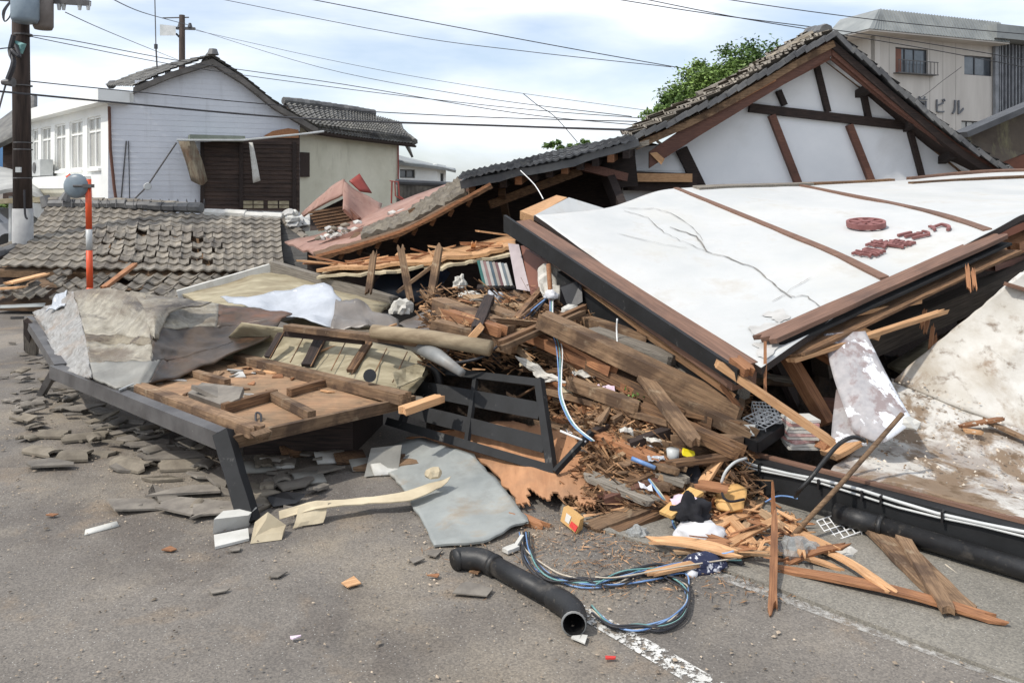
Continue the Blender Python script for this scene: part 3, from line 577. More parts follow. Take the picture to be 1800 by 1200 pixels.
# roof edge: sloping metal band with ribs, overhanging the left corner
zt_ = wz(1748, 80)-.0; E = lambda u, o, z: fb.pt(u, z, o); zf = fb.z(1748, 80); u9 = fb.L; bk9 = 2.2
b = MB()
b.hexa([E(-1.3, .9, zf), E(u9, .9, zf), E(u9, -1.0, zf), E(-.4, -1.0, zf)], [E(-.1, .35, zf+1.15), E(u9, .35, zf+1.15), E(u9, -1.0, zf+1.15), E(-.1, -1.0, zf+1.15)])
b.hexa([E(-1.3, .9, zf), E(-.3, .895, zf+.003), E(-.3, -bk9, zf+.003), E(-1.3, -bk9, zf)], [E(-.1, .35, zf+1.147), E(.1, .34, zf+1.147), E(.1, -bk9, zf+1.147), E(-.1, -bk9, zf+1.147)])
b.make('roof_edge', roofmetal, cb)
b = MB(); b.hexa([E(-1.25, .85, zf-.08), E(u9, .85, zf-.08), E(u9, -.2, zf-.08), E(-1.25, -bk9, zf-.08)], [E(-1.25, .85, zf-.01), E(u9, .85, zf-.01), E(u9, -.2, zf-.01), E(-1.25, -bk9, zf-.01)]); b.make('soffit', conc, cb)
b = MB(); i = 0
while -1.0+i*.2 < u9: u = -1.0+i*.2; b.bar(E(u, .90, zf+.02), E(max(u, 0), .36, zf+1.17), .04, .04, fb.n); i += 1
b.make('roof_ribs', roofmetal, cb)
lettm = mat('grey_letter', (96, 98, 102), (112, 114, 118), 3)
for chx, (x, y, hpx) in zip('\u99c5\u524d\u30d3\u30eb', ((1578, 176, 25), (1609, 182, 25), (1642, 186, 25), (1672, 189, 25))):
    me = text_mesh(chx, 1.0, .03); vs = [v.co for v in me.vertices]; x0, x1 = min(v.x for v in vs), max(v.x for v in vs); y0, y1 = min(v.y for v in vs), max(v.y for v in vs)
    d_ = fb.at(x, y).y; hh_ = hpx/F*d_; c = fb.at(x+10, y, .06); k = hh_/(y1-y0); kx = .72/(x1-x0) if (x1-x0) > .5 else k
    M = Matrix(((fb.t.x, 0, fb.n.x, c.x), (fb.t.y, 0, fb.n.y, c.y), (0, 1, 0, c.z), (0, 0, 0, 1)))
    for v in me.vertices: v.co = Vector(((v.co.x-(x0+x1)/2)*k, (v.co.y-(y0+y1)/2)*k, v.co.z))
    me.materials.clear(); me.materials.append(lettm); link('letter', me, cb, M)
an = thing('louvred_annex', 'dark grey stair tower behind vertical metal louvres at the right edge', 'building', P(1780, 330, 37))
fa = Fac((1748, 42.4), (1960, 46))
b = MB(); fa.rect(b, 0, fa.L, -1, fa.z(1748, 74), -4, -.25); b.make('wall', darkmetal, an)
b = MB(); i = 0
while i*.26 < fa.L: fa.rect(b, i*.26, i*.26+(.07 if i else .4), 0, fa.z(1748, 76), -.1, .06); i += 1
b.make('louvre_blades', mat('louvre_metal', (104, 106, 110), (136, 138, 142), 2, rough=.5), an)
b = MB(); fa.rect(b, -1.0, fa.L, fa.z(1748, 74), fa.z(1748, 50), -4, .9); b.make('roof_edge', roofmetal, an)
# brown shed roof at the right edge
bs = thing('brown_shed', 'mould streaked brown shed with a grey sloping roof at the right edge', 'shed', P(1780, 300, 17))
mouldm = mat('mouldy_brown', (72, 62, 54), (92, 82, 70), 2, stains=[((128, 124, 92), 1.6, .54, .72, .8, (2, 2, .7))])
b = MB(); b.prism([P(1690, 240, 17), P(1800, 196, 17.2), P(1900, 150, 17.5), P(1900, 250, 17.5), P(1800, 270, 17.2), P(1755, 288, 17)], (.2, 1.2, 0)); b.make('side_panel', mouldm, bs)
b = MB(); b.bar(P(1686, 238, 16.9), P(1910, 142, 17.4), .5, .12, (0, 0, 1)); b.make('roof', darkmetal, bs)
b = MB(); b.prism([P(1755, 286, 17.2), P(1810, 268, 17.2), P(1900, 250, 17.5), P(1900, 420, 17.5), P(1755, 420, 17.2)], (.1, .8, 0)); b.make('wall', brownpanel, bs)

# ================================================================ TREES
def tree(label, base, crown, n_clump, leaf, lm, lpc=130, trunk=.16, group=None, seed=1):
    random.seed(seed); t = thing('broadleaf_tree', label, 'tree', base, group)
    b = MB(); top = sum((Vector(c[0]) for c in crown), Vector())/len(crown)
    b.tube(catmull([base, base.lerp(top, .5)+Vector((.2, 0, 0)), top], 4), [trunk*(1-.08*i) for i in range(9)], 8)
    for c, r in crown: b.tube(catmull([base.lerp(top, .55), base.lerp(Vector(c), .75), Vector(c)], 3), [trunk*.5, trunk*.45, trunk*.4, trunk*.32, trunk*.26, trunk*.2, trunk*.12], 6)
    b.make('trunk', bark, t); v = []; f = []
    for c, r in crown:
        for k in range(n_clump):
            d = Vector((random.gauss(0, 1), random.gauss(0, 1), random.gauss(0, 1))).normalized(); cc = Vector(c)+Vector((d.x*r[0], d.y*r[1], d.z*r[2]))*random.uniform(.35, 1.0); cr = random.uniform(.22, .5)*min(r)
            for q in range(lpc):
                p = cc+Vector((random.gauss(0, .5), random.gauss(0, .5), random.gauss(0, .38)))*cr; a = Vector((random.gauss(0, 1), random.gauss(0, 1), random.gauss(0, .5))).normalized()*leaf; e = a.cross(Vector((random.gauss(0, 1), random.gauss(0, 1), random.gauss(0, 1))).normalized())*.55
                m = len(v); v += [p-a, p+e, p+a, p-e]; f.append((m, m+1, m+2, m+3))
    me = bpy.data.meshes.new('crown'); me.from_pydata(v, [], f); me.materials.append(lm); link('crown', me, t); return t
def Q(px, py, d, rx, ry, rz): return (tuple(P(px, py, d)), (rx/F*d, ry/F*d, rz/F*d))
tree('bushy green tree rising directly behind the half timbered gable roof', P(1270, 380, 21), [Q(1225, 165, 21, 60, 50, 55), Q(1310, 128, 21, 75, 50, 52), Q(1180, 205, 21, 48, 40, 32), Q(1140, 222, 21, 22, 30, 12), Q(1285, 190, 21, 80, 50, 50), Q(1370, 160, 21.5, 50, 40, 50)], 42, .058, leafm, 210, seed=3)
tree('small leafy treetop showing above the sagging eaves line', P(1000, 400, 24), [Q(985, 258, 24, 26, 26, 12), Q(1025, 256, 24, 30, 24, 11)], 14, .06, leafm, 90, .08, seed=5)
tree('low green shrub tree left of the utility pole', P(8, 425, 30), [Q(5, 372, 30, 26, 24, 22), Q(-20, 360, 30, 22, 20, 22)], 10, .1, leafm, 90, .07, seed=6)
random.seed(11)
# ================================================================ FAR LEFT: carport, brown house, car
cp = thing('carport', 'low carport with grey sloping roof and thin post left of the pole', 'carport', P(20, 420, 26))
sheet('roof', [[P(-40, 285, 30), P(30, 300, 30), P(60, 318, 30)], [P(-40, 345, 25), P(30, 330, 25), P(78, 345, 25)]], mat('pale_roof', (150, 150, 148), (176, 176, 172), 1), .12, 6, 3, cp)
b = MB(); b.tube([P(19, 345, 25.4), Z(19, 446, 0)+Vector((0, 0, 0))], .06, 8); b.make('post', whitep, cp)
b = MB(); b.bar(P(-40, 356, 24.8), P(82, 350, 24.8), .1, .16); b.make('fascia_board', creampan, cp)
bh = thing('brown_house', 'dark brown boarded house with tiled eaves at the left edge', 'house', P(0, 420, 38))
b = MB(); b.prism([P(5, 240, 38), P(26, 225, 38), P(52, 225, 38), P(52, 380, 38), P(5, 380, 38)], (0, 3, 0)); b.make('wall', brownboards, bh)
sheet('roof', [[P(-30, 232, 40), P(60, 165, 40)], [P(-20, 262, 36.5), P(60, 222, 36.5)]], tile_far, .2, 4, 4, bh)
car = thing('parked_car', 'silver car mostly hidden behind the utility pole at the left edge', 'car', P(0, 430, 27))
M0 = Matrix.Translation(Z(0, 446, 0)+Vector((-1.2, 1, 0)))
prof = [(-2.1, .35), (-2.1, .8), (-1.3, .92), (-.8, 1.4), (.8, 1.42), (1.5, .95), (2.1, .85), (2.15, .35)]
vs = [(x, s*.82 if z_ < 1.2 else s*.66, z_) for s in (-1, 1) for x, z_ in prof]; n = len(prof)
mesh('body', vs, [tuple(range(n)), tuple(range(n, 2*n))[::-1]]+[(i, (i+1) % n, n+(i+1) % n, n+i) for i in range(n)], carpaint, car, M0)
b = MB(); 
for s in (-1, 1): b.prism([(-.95, s*.80, .98), (-.65, s*.74, 1.32), (.7, s*.74, 1.34), (1.2, s*.80, .98)], (0, s*.02, 0))
b.make('window', glassd, car, M=M0)
for x in (-1.35, 1.35):
    for s in (-1, 1):
        b = MB(); b.tube([(x, s*.72, .32), (x, s*.88, .32)], .32, 16); b.make('wheel', rubber, car, M=M0)

# ================================================================ UTILITY POLES AND WIRES
pl = P(40, 335, 15.5); gx = Vector((pl.x, pl.y, 0))
up_ = thing('utility_pole', 'tall dark utility pole with grey transformer cans and a pale concrete foot', 'utility pole', gx)
b = MB(); b.tube([gx+Vector((0, 0, 1.65)), gx+Vector((-.03, 0, 4.2)), gx+Vector((-.06, 0, 7.5))], [.165, .155, .14], 16); b.make('shaft', wood_pole, up_, True)
b = MB(); b.tube([gx, gx+Vector((0, 0, 1.65))], [.19, .18], 16); b.make('concrete_foot', concpole, up_, True)
def can(c, r, h, m, nm='transformer'):
    b = MB(); b.tube([c, c+Vector((0, 0, h*.08)), c+Vector((0, 0, h))], [r*.85, r, r], 20); return b.make(nm, m, up_, True)
can(P(44, 40, 15.1), .24, .9, trafo); can(P(76, 52, 15.4), .18, .75, mat('brown_can', (96, 88, 82), (118, 110, 104), 3))
b = MB(); b.bar(P(95, 2, 15.5), P(158, 6, 15.5), .1, .1); b.bar(P(-20, -4, 15.6), P(100, 2, 15.5), .1, .1); b.make('crossarm', steel_grey, up_)
for x in (104, 112, 140, 155): b = MB(); b.tube([P(x, 4, 15.5), P(x, 18, 15.5)], [.05, .03], 8); b.make('insulator', whitep, up_)
for (y0, h_) in ((60, 3), (150, 2), (250, 2), (262, 2), (312, 2)): b = MB(); b.tube([P(40, y0, 15.5), P(40, y0+h_, 15.5)], .17, 14); b.make('pole_band', steel_grey, up_)
b = MB(); b.tube(catmull([P(24, 62, 15.2), P(18, 90, 15.2), P(24, 110, 15.1), P(14, 140, 15.1)], 4), .05, 6); b.tube(catmull([P(28, 80, 15.2), P(34, 100, 15.1), P(20, 88, 15.1), P(30, 95, 15.2)], 4), .035, 6); b.make('cable_bundle', wirem, up_)
b = MB(); b.tube([P(27, 74, 15.25), P(40, 80, 15.25), P(36, 94, 15.25)], [.03, .07, .04], 8); b.make('splice_box', green_c, up_)
b = MB(); b.box(tuple(P(27, 303, 15.28)), tuple(P(37, 294, 15.3)+Vector((0, .02, 0)))); b.make('number_tag', whitep, up_)
b = MB(); b.tube([P(4, 145, 15.2), P(24, 145, 15.2)], [.05, .09], 8); b.tube(catmull([P(24, 96, 15.2), P(16, 130, 15.2), P(11, 146, 15.2), P(4, 170, 15.2), P(-4, 200, 15.2)], 3), .018, 6); b.make('cable_closure', steel_grey, up_)
b = MB()
for k in range(3): b.tube(catmull([P(20+k, 0, 15.1), P(5+k*2, 20, 15.1), P(8, 38, 15.1), P(18, 28, 15.1), P(22, 5, 15.1)], 4), .012, 5)
b.make('jumper_loop', wirem, up_)
b = MB(); b.tube(catmull([P(44, 334, 15.2)+Vector((0, -.02, 0)), P(44, 376, 15.2), P(48, 385, 15.2)], 3), .02, 6); b.make('ground_lead', wirem, up_)
# second pole with street lamp
p2 = P(320, 200, 38); q2 = Vector((p2.x, p2.y, 0))
u2 = thing('utility_pole', 'distant utility pole with a street lamp and twin crossarms above the white house roof', 'utility pole', q2)
b = MB(); b.tube([q2, P(320, 27, 38)], [.2, .13], 12); b.make('shaft', concpole if False else wood_pole, u2, True)
b = MB(); b.bar(P(310, 50, 38), P(343, 51, 38), .12, .12); b.bar(P(286, 32, 38), P(332, 31, 38), .05, .05); b.make('crossarm', steel_grey, u2)
for x in (316, 334): b = MB(); b.tube([P(x, 49, 38), P(x, 41, 38)], [.12, .06], 8); b.make('insulator', darkmetal, u2)
b = MB(); b.tube([P(320, 70, 38), P(310, 60, 38), P(298, 60, 38)], .05, 6); b.make('lamp_arm', steel_grey, u2)
b = MB(); b.hexa([P(281, 63, 38.2), P(309, 63, 38.2), P(309, 63, 37.8), P(281, 63, 37.8)], [P(281, 43, 38.1), P(309, 46, 38.1), P(309, 46, 37.9), P(281, 43, 37.9)]); b.make('lamp_head', whitep, u2)
at_ = thing('antenna_mast', 'thin roof antenna mast standing on the white house roof', 'antenna', P(276, 118, 27))
b = MB(); b.tube([P(276, 118, 27), P(274, 80, 27)], .028, 6); b.tube([P(274, 80, 27), P(272, -10, 27)], .02, 6); b.make('mast', steel_grey, at_)
b = MB(); b.tube([P(274, 86, 27), P(274, 78, 27)], .06, 8); b.make('clamp', darkmetal, at_)
wl = [('thick black cable crossing the whole street in front of the white house', [(-40, 157, 15), (200, 180, 15.5), (525, 208, 16), (900, 222, 14.5), (1120, 229, 12.7)], .020),
 ('thin cable just above the thick black one', [(52, 143, 15.5), (200, 158, 17), (525, 188, 19), (820, 205, 19), (1120, 214, 17)], .012),
 ('twisted service cable leaving the pole below the transformer', [(52, 62, 15.5), (130, 72, 17), (320, 108, 20), (600, 148, 20), (900, 198, 18), (1130, 221, 16)], .010),
 ('second service cable running just below the twisted one', [(52, 64, 15.5), (140, 82, 17), (330, 118, 20), (620, 158, 20), (900, 190, 18), (1130, 208, 16)], .009),
 ('sagging wire from the insulators down to the distant pole', [(115, 22, 15.5), (200, 60, 22), (316, 107, 37)], .010),
 ('high wire from the top edge to the distant pole', [(185, -8, 20), (250, 22, 28), (330, 44, 38)], .016),
 ('long wire from the distant pole rising over the gable', [(338, 50, 38), (560, 118, 30), (820, 168, 24), (1110, 205, 17)], .010),
 ('faint upper wire right of the distant pole', [(345, 54, 38), (600, 110, 36), (820, 150, 34), (1150, 196, 30)], .010),
 ('thin wire crossing the upper middle of the sky', [(345, -10, 30), (700, 60, 28), (920, 90, 26), (1180, 118, 24)], .012),
 ('upper of the two parallel wires entering from the top edge', [(530, -4, 24), (760, 40, 24), (1000, 85, 24), (1215, 123, 26)], .014),
 ('pair wire above the gable peak running to the concrete building', [(1060, -5, 26), (1250, 25, 26), (1460, 52, 27), (1620, 75, 28), (1820, 108, 28)], .016),
 ('lower pair wire above the gable peak', [(1110, -6, 26), (1290, 30, 26), (1460, 58, 27), (1640, 88, 28), (1820, 122, 28)], .016),
 ('single wire highest over the concrete building', [(1250, -5, 26), (1420, 20, 27), (1600, 42, 28), (1820, 62, 29)], .016),
 ('thin wire hanging across the wall letters', [(1480, 205, 38), (1600, 180, 38.5), (1660, 140, 38.7), (1690, 118, 38.7)], .014),
 ('drooping guy wire in front of the cloud gap', [(920, 165, 16), (945, 185, 16), (975, 205, 16), (1015, 250, 16)], .008),
 ('cable climbing from the transformer to the upper left', [(-30, 95, 15), (0, 86, 15), (28, 84, 15.3)], .012)]
for lb, pp, r in wl: tag(tubeo('overhead_wire', [P(*q) for q in pp], r, wirem, n=5, curve=6), lb+' ', 'wire', 'overhead wires')['label'] = lb

# ================================================================ COLLAPSED TILED HOUSE, left middle
th = thing('collapsed_tiled_house', 'collapsed house with a brown grey tiled roof lying almost on the ground', 'house', P(250, 500, 14.5))
St = surf([[P(84, 362, 17.6), P(200, 366, 17.3), P(350, 376, 17.0), P(493, 382, 16.8)], [P(50, 412, 15.9), P(190, 416, 15.6), P(350, 424, 15.4), P(494, 420, 15.3)], [P(-4, 466, 14.3), P(170, 471, 14.1), P(350, 476, 13.9), P(500, 476, 13.8)]])
def jt(u, v):
    k = 0
    if .28 < u < .78 and .3 < v < .95: k = .42 if abs(u-.5)+abs(v-.62)*.6 < .3 else .12
    return k+.04
tiles('roof_tiles', St, 25, 11, tilem, th, amp=.018, lift=.03, th=.03, jit=jt, miss=lambda u, v: .45 < u < .72 and .4 < v < .9 and random.random() < .08, K=6)
sheet('roof_deck', lambda u, v: St(u, v)-Vector((0, 0, .10)), wood_dust, .12, 10, 6, th)
ridge('ridge_tiles', [P(88, 358, 17.6), P(200, 360, 17.35), P(352, 366, 17.0)], tile_dark, th, .1, .27)
ridge('ridge_tiles', [P(84, 352, 17.7), P(200, 354, 17.4), P(350, 361, 17.1)], tilem, th, .07, .27)
ridge('eave_tiles', [P(362, 373, 17.0), P(430, 378, 16.9), P(495, 383, 16.8)], whitebd, th, .09, .3)
b = MB(); b.prism([P(355, 368, 17.4), P(500, 378, 17.1), P(500, 392, 17.1), P(355, 380, 17.4)], (0, .1, 0)); b.make('ridge_plaster', plaster, th)
b = MB(); b.tube([P(85, 363, 17.7), P(78, 345, 17.7)], [.14, .1], 8); b.tube([P(113, 352, 17.4), P(118, 338, 17.4)], [.13, .06], 8); b.make('ridge_end_tile', tile_dark, th)
b = MB()
for k in range(17): x = 110+k*15.5; b.tube(catmull([P(x, 365, 17.1), P(x+1, 350, 17.3), P(x+3, 362, 17.6)], 3), .008, 4)
b.make('ridge_wire', wirem, th)
ridge('hip_tiles', [P(-20, 452, 14.6), P(20, 440, 15.2), P(55, 428, 15.9)], tile_dark, th, .11, .27); ridge('hip_tiles', [P(-20, 444, 14.9), P(20, 432, 15.4), P(52, 421, 16.0)], tilem, th, .08, .27)
# dark hipped side at the right
Sd = surf([[P(492, 392, 16.6), P(530, 415, 16.0), P(557, 440, 15.4)], [P(494, 425, 15.8), P(525, 450, 15.2), P(552, 470, 14.8)], [P(492, 458, 15.1), P(520, 478, 14.6), P(546, 492, 14.2)]])
sheet('side_panel', Sd, mat('dark_ribbed_side', (70, 68, 66), (104, 101, 96), 3, stretch=(1, 1, 14), bump=1, bscale=14, bdist=.05), .08, 8, 8, th)
ridge('hip_tiles', [P(494, 388, 16.8), P(527, 412, 16.2), P(560, 438, 15.6)], tilem, th, .09, .27)
# lower skirt roof
Ss = surf([[P(60, 478, 14.2), P(200, 482, 14.1), P(400, 484, 13.9), P(480, 486, 13.8)], [P(-20, 524, 12.9), P(160, 528, 12.8), P(360, 530, 12.6), P(470, 530, 12.5)]])
tiles('roof_tiles', Ss, 24, 5, tilem, th, amp=.028, lift=.03, th=.03, jit=lambda u, v: .3+.5*(u < .2), miss=lambda u, v: (u < .13 and v < .5) or random.random() < .05, K=6)
sheet('roof_deck', lambda u, v: Ss(u, v)-Vector((0, 0, .10)), wood_dust, .1, 10, 4, th)
b = MB(); b.prism([P(-10, 470, 14.4), P(400, 482, 14.2), P(400, 500, 14.2), P(-10, 500, 14.4)], (0, .3, 0)); b.make('wall', wood_dark, th)
tag(plank('loose_board', P(18, 497, 13.2), P(78, 482, 13.5), .34, .03, wood_fresh, jag=.1), 'pale split board lying on the lower tiled roof near its left end', 'board')
tag(plank('loose_board', P(-10, 508, 12.9), P(38, 505, 12.9), .16, .03, wood_fresh, jag=.05), 'pale board end on the lower tiled roof at the left edge', 'board')
tag(plank('plank', P(182, 506, 12.2), P(238, 464, 13.4), .09, .05, wood_orange, jag=.03), 'orange brown batten leaning on the tiled roof right of the orange pole', 'plank')
tag(sheet('metal_flashing', [[P(0, 536, 12.6), P(80, 532, 12.7)], [P(0, 541, 12.3), P(78, 538, 12.4)]], greysheet, .01, 4, 2), 'narrow pale metal flashing lying below the lower tiled roof at left', 'flashing')
# broken render lumps between tiled house and pink roof
for k in range(16):
    c = P(random.uniform(500, 545), random.uniform(372, 415), random.uniform(16.2, 17.2)); crumple('render_lump', c, (.13, .13, .1), random.choice([whitebd, peel]), 'pale lump of broken render between the tiled roof and the pink metal roof', 'rubble lump', k, .5, 2, group='render lumps by the tiled roof')

# ================================================================ ORANGE MIRROR POLE
op = thing('mirror_pole', 'orange post with a white band carrying a round mirror seen from behind', 'traffic mirror', Z(158, 610, 0))
d0 = 11.6; B_ = P(158, 505, d0); T_ = P(155, 315, d0); bd = Vector((B_.x, B_.y, 0))
lp = lambda y: Vector((lerp(T_.x, B_.x, (y-315)/190), d0, H-(y-HY)/F*d0))
b = MB(); b.tube([lp(315), lp(403)], .042, 12); b.tube([lp(440), B_], .044, 12); b.tube([B_, bd], .044, 12); b.make('post', orangep, op, True)
b = MB(); b.tube([lp(403), lp(440)], .043, 12); b.make('white_band', whitep, op, True)
b = MB(); c = P(133, 327, d0-.05); b.tube([c+Vector((0, .03, 0)), c, c-Vector((0, .03, 0)), c-Vector((0, .05, 0))], [.178, .178, .13, .03], 24); b.make('mirror_back', mat('mirror_back_grey', (104, 116, 124), (126, 138, 146), 3, rough=.4), op, True)
b = MB(); b.tube([c-Vector((0, .07, 0)), P(162, 327, d0-.05)], .016, 8); b.bar(P(148, 327, d0-.05), P(163, 327, d0-.05), .1, .05); b.make('bracket', steel_grey, op)
b = MB(); b.tube([P(118, 312, d0), P(124, 308, d0)], .03, 6); b.make('reflector', orangep, op)

# ================================================================ PINK METAL ROOF
pr = thing('pink_metal_roof', 'torn faded pink sheet metal roof folded up into a peak behind the sagging eaves', 'roof', P(650, 440, 12))
Spk = surf([[P(500, 425, 14.5), P(600, 400, 14.2), P(680, 372, 14), P(740, 352, 13.6)], [P(552, 446, 11.4), P(640, 421, 11.2), P(720, 396, 11.0), P(790, 366, 10.8)]])
sheet('lower_sheet', Spk, pinkmetal, .03, 14, 6, pr, rough=.05)
sheet('folded_front', [[P(604, 315, 14.3), P(640, 342, 14.4), P(672, 358, 14.6)], [P(603, 368, 13.3), P(640, 392, 13.6), P(668, 372, 14)]], pinkmetal, .03, 8, 6, pr, rough=.04)
sheet('folded_side', [[P(604, 314, 14.3), P(570, 338, 14.6), P(530, 375, 15)], [P(602, 342, 13.8), P(570, 357, 14.2), P(532, 380, 14.8)]], pinkmetal, .03, 6, 4, pr, rough=.03)
sheet('red_flap', [[P(614, 318, 14.4), P(632, 305, 14.6)], [P(634, 336, 14.4), P(654, 339, 14.6)]], redmetal, .02, 4, 4, pr)
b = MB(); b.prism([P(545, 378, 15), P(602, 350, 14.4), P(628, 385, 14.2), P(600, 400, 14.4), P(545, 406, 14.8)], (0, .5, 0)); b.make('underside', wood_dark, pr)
b = MB()
for k in range(7): y = 368+k*5; b.bar(P(545+k*3, y+6, 14.6), P(606+k*3, y-4, 14.1), .1, .04)
b.make('battens', wood_old, pr)
b = MB(); b.bar(P(608, 367, 13.6), P(630, 388, 13.4), .06, .12); b.make('edge_board', wood_red, pr)
tag(sheet('tile_row', [[P(640, 398, 12.2), P(700, 374, 12.1), P(760, 340, 11.8), P(806, 312, 11.5)], [P(633, 413, 11.2), P(700, 397, 11.0), P(760, 369, 10.6), P(816, 334, 10.3)]], tilefrag, .07, 40, 10, rough=.055, rs=11, smooth=False), 'grey strip of dislodged tiles lying along the pink metal roof', 'tile strip')
tag(sheet('metal_flashing', [[P(752, 362, 12), P(780, 338, 12)], [P(763, 370, 11.8), P(792, 346, 11.8)]], whitebd, .05, 4, 3), 'pale dented block of flashing above the pink roof end', 'flashing')
for k in range(26):
    x = random.uniform(560, 640) if k % 3 else random.uniform(640, 760); y = lerp(415, 372, (x-560)/200)+random.uniform(-9, 9)
    crumple('render_lump', P(x, y, 12.4), (.08, .07, .05), random.choice([whitebd, peel, tilefrag]), 'small grey lump scattered along the pink metal roof', 'rubble lump', k+40, .5, 1, group='lumps on the pink roof')

# ================================================================ MAIN COLLAPSED HOUSE
mh = thing('half_timbered_house', 'collapsed house whose white half timbered gable and tiled roof tilt above the wreckage', 'house', P(1400, 420, 12.8))
gw = Fac((1090, 12.75), (1800, 13.1)); vg = Fac((1090, 12.3), (1800, 12.6))
b = MB(); prof = [(1100, 262), (1200, 250), (1320, 175), (1452, 92), (1560, 175), (1690, 300), (1740, 330), (1740, 420), (1090, 420)]
gw.poly(b, prof, 0, -.12); b.make('gable_wall', plaster_sh, mh)
def tim(nm, a, c, wd, o0=.0, m=wood_dark, par=mh):
    b = MB(); A = gw.at(*a, .045); C_ = gw.at(*c, .045); b.bar(A, C_, .09, wd/F*13, gw.n.cross((C_-A).normalized()) if False else Vector((C_-A)).cross(gw.n).normalized()); return b.make(nm, m, par)
tim('tie_beam', (1315, 190), (1612, 224), 15)
tim('upright', (1366, 160), (1377, 186), 9); tim('upright', (1432, 112), (1453, 198), 9); tim('upright', (1514, 160), (1524, 208), 9)
tim('upright', (1354, 203), (1402, 326), 12, m=wood_red); tim('upright', (1490, 220), (1532, 326), 11, m=wood_red); tim('upright', (1597, 232), (1622, 326), 8)
tim('upright', (1196, 262), (1234, 340), 20, m=wood_dark)
# bargeboards stand half a metre in front of the wall
def barge(nm, pts, hpx, off, th_, m, par=mh, up=0):
    b = MB()
    for a, c in zip(pts, pts[1:]):
        o0, o1 = off, off+th_; b.hexa([vg.at(a[0], a[1]+hpx*a[2], o1), vg.at(c[0], c[1]+hpx*c[2], o1), vg.at(c[0], c[1]+hpx*c[2], o0), vg.at(a[0], a[1]+hpx*a[2], o0)], [vg.at(a[0], a[1], o1), vg.at(c[0], c[1], o1), vg.at(c[0], c[1], o0), vg.at(a[0], a[1], o0)])
    return b.make(nm, m, par)
barge('bargeboard', [(1140, 267, 1), (1225, 209, 1.1), (1330, 145, 1.1), (1459, 70, 1)], 29, 0, .06, wood_red)
barge('bargeboard', [(1215, 240, .5), (1330, 163, .8), (1459, 93, .9)], 14, -.05, .05, wood_red)
barge('bargeboard', [(1460, 72, 1), (1560, 159, .9), (1680, 253, .75), (1768, 307, .3)], 26, 0, .06, wood_red)
barge('bargeboard', [(1461, 97, .8), (1560, 177, .8), (1680, 266, .7), (1745, 305, .5)], 9, -.05, .05, wood_red)
b = MB(); b.prism([vg.at(1140, 270, .07), vg.at(1160, 290, .07), vg.at(1166, 280, .07), vg.at(1152, 268, .07)], vg.n*.02); b.make('broken_end', wood_fresh, mh)
# right soffit between bargeboard and wall, with purlin ends
Sf = surf([[vg.at(1462, 98), vg.at(1560, 170), vg.at(1680, 260), vg.at(1748, 306)], [gw.at(1446, 100, .0), gw.at(1545, 176, .0), gw.at(1660, 276, .0), gw.at(1720, 326, .0)]], False)
sheet('soffit', Sf, plaster_sh, .04, 12, 3, mh)
b = MB(); pts_ = [Sf(i/20, .97)+Vector((0, -.03, -.03)) for i in range(21)]
for a, c in zip(pts_, pts_[1:]): b.bar(a, c, .05, .05)
b.make('soffit_trim', wood_old, mh)
for a, c in (((1509, 166), (1533, 152)), ((1594, 226), (1606, 213)), ((1655, 282), (1678, 270))):
    A = gw.at(*a, 0); C_ = vg.at(*c, -.03); b = MB(); b.bar(A, C_, .12, .12); b.make('purlin_end', wood_dark, mh)
# left soffit
Sg = surf([[vg.at(1448, 88), vg.at(1330, 160), vg.at(1165, 268)], [gw.at(1448, 84), gw.at(1330, 148), gw.at(1180, 240)]], False); sheet('soffit', Sg, wood_dark, .04, 8, 3, mh)
# roofs
zb_ = Vector((.25, 5.0, .35))
pkp = vg.at(1459, 60, .12)
Lp = [pkp, vg.at(1395, 94, .12), vg.at(1330, 132, .12), vg.at(1225, 190, .12), vg.at(1112, 240, .12)]
bk = [P(1424, 62, 15.0), P(1345, 108, 14.9), P(1280, 148, 14.9), P(1190, 192, 14.8), P(1098, 238, 14.6)]
SL = surf([Lp, bk]); tiles('roof_tiles', lambda u, v: SL(v, u), 9, 17, tilem, mh, amp=.035, lift=.04, th=.04, jit=lambda u, v: .25+.5*(u > .7), K=5)
sheet('roof_deck', lambda u, v: SL(u, v)-Vector((0, 0, .12)), wood_dust, .1, 10, 4, mh)
Rp = [pkp, vg.at(1560, 147, .12), vg.at(1680, 247, .12), vg.at(1775, 306, .12)]
SR = surf([Rp, [p+Vector((.3, 4.5, -.1)) for p in Rp]]); tiles('roof_tiles', lambda u, v: SR(v, u), 14, 17, tile_dark, mh, amp=.035, lift=.04, th=.04, jit=lambda u, v: .08, K=5)
sheet('roof_deck', lambda u, v: SR(u, v)-Vector((0, 0, .12)), wood_dark, .1, 10, 4, mh)
# verge tiles capping both edges
def verge(pts, m, n, nm='verge_tiles'):
    c = catmull(pts, 8); tot = sum((q-p).length for p, q in zip(c, c[1:])); b = MB(); st = tot/n
    def at(s):
        s = max(0, min(s, tot-1e-5))
        for p, q in zip(c, c[1:]):
            l = (q-p).length
            if s <= l: return p.lerp(q, s/l)
            s -= l
        return c[-1]
    for i in range(n):
        p, q = at(i*st), at((i+1.12)*st); jz = Vector((0, random.gauss(0, .008), random.gauss(0, .01))); b.bar(p+Vector((0, .05, .02))+jz, q+Vector((0, .05, -.012))+jz, .26, .03, (0, 0, 1)); b.bar(p+Vector((0, -.09, -.02))+jz, q+Vector((0, -.09, -.045))+jz, .03, .07, (0, 0, 1))
    return b.make(nm, m, mh)
verge(Lp, tile_dark, 20); verge(Rp, tile_dark, 20)
ridge('ridge_tiles', [P(1452, 54, 12.9), P(1424, 58, 14.8)], tile_dark, mh, .1)
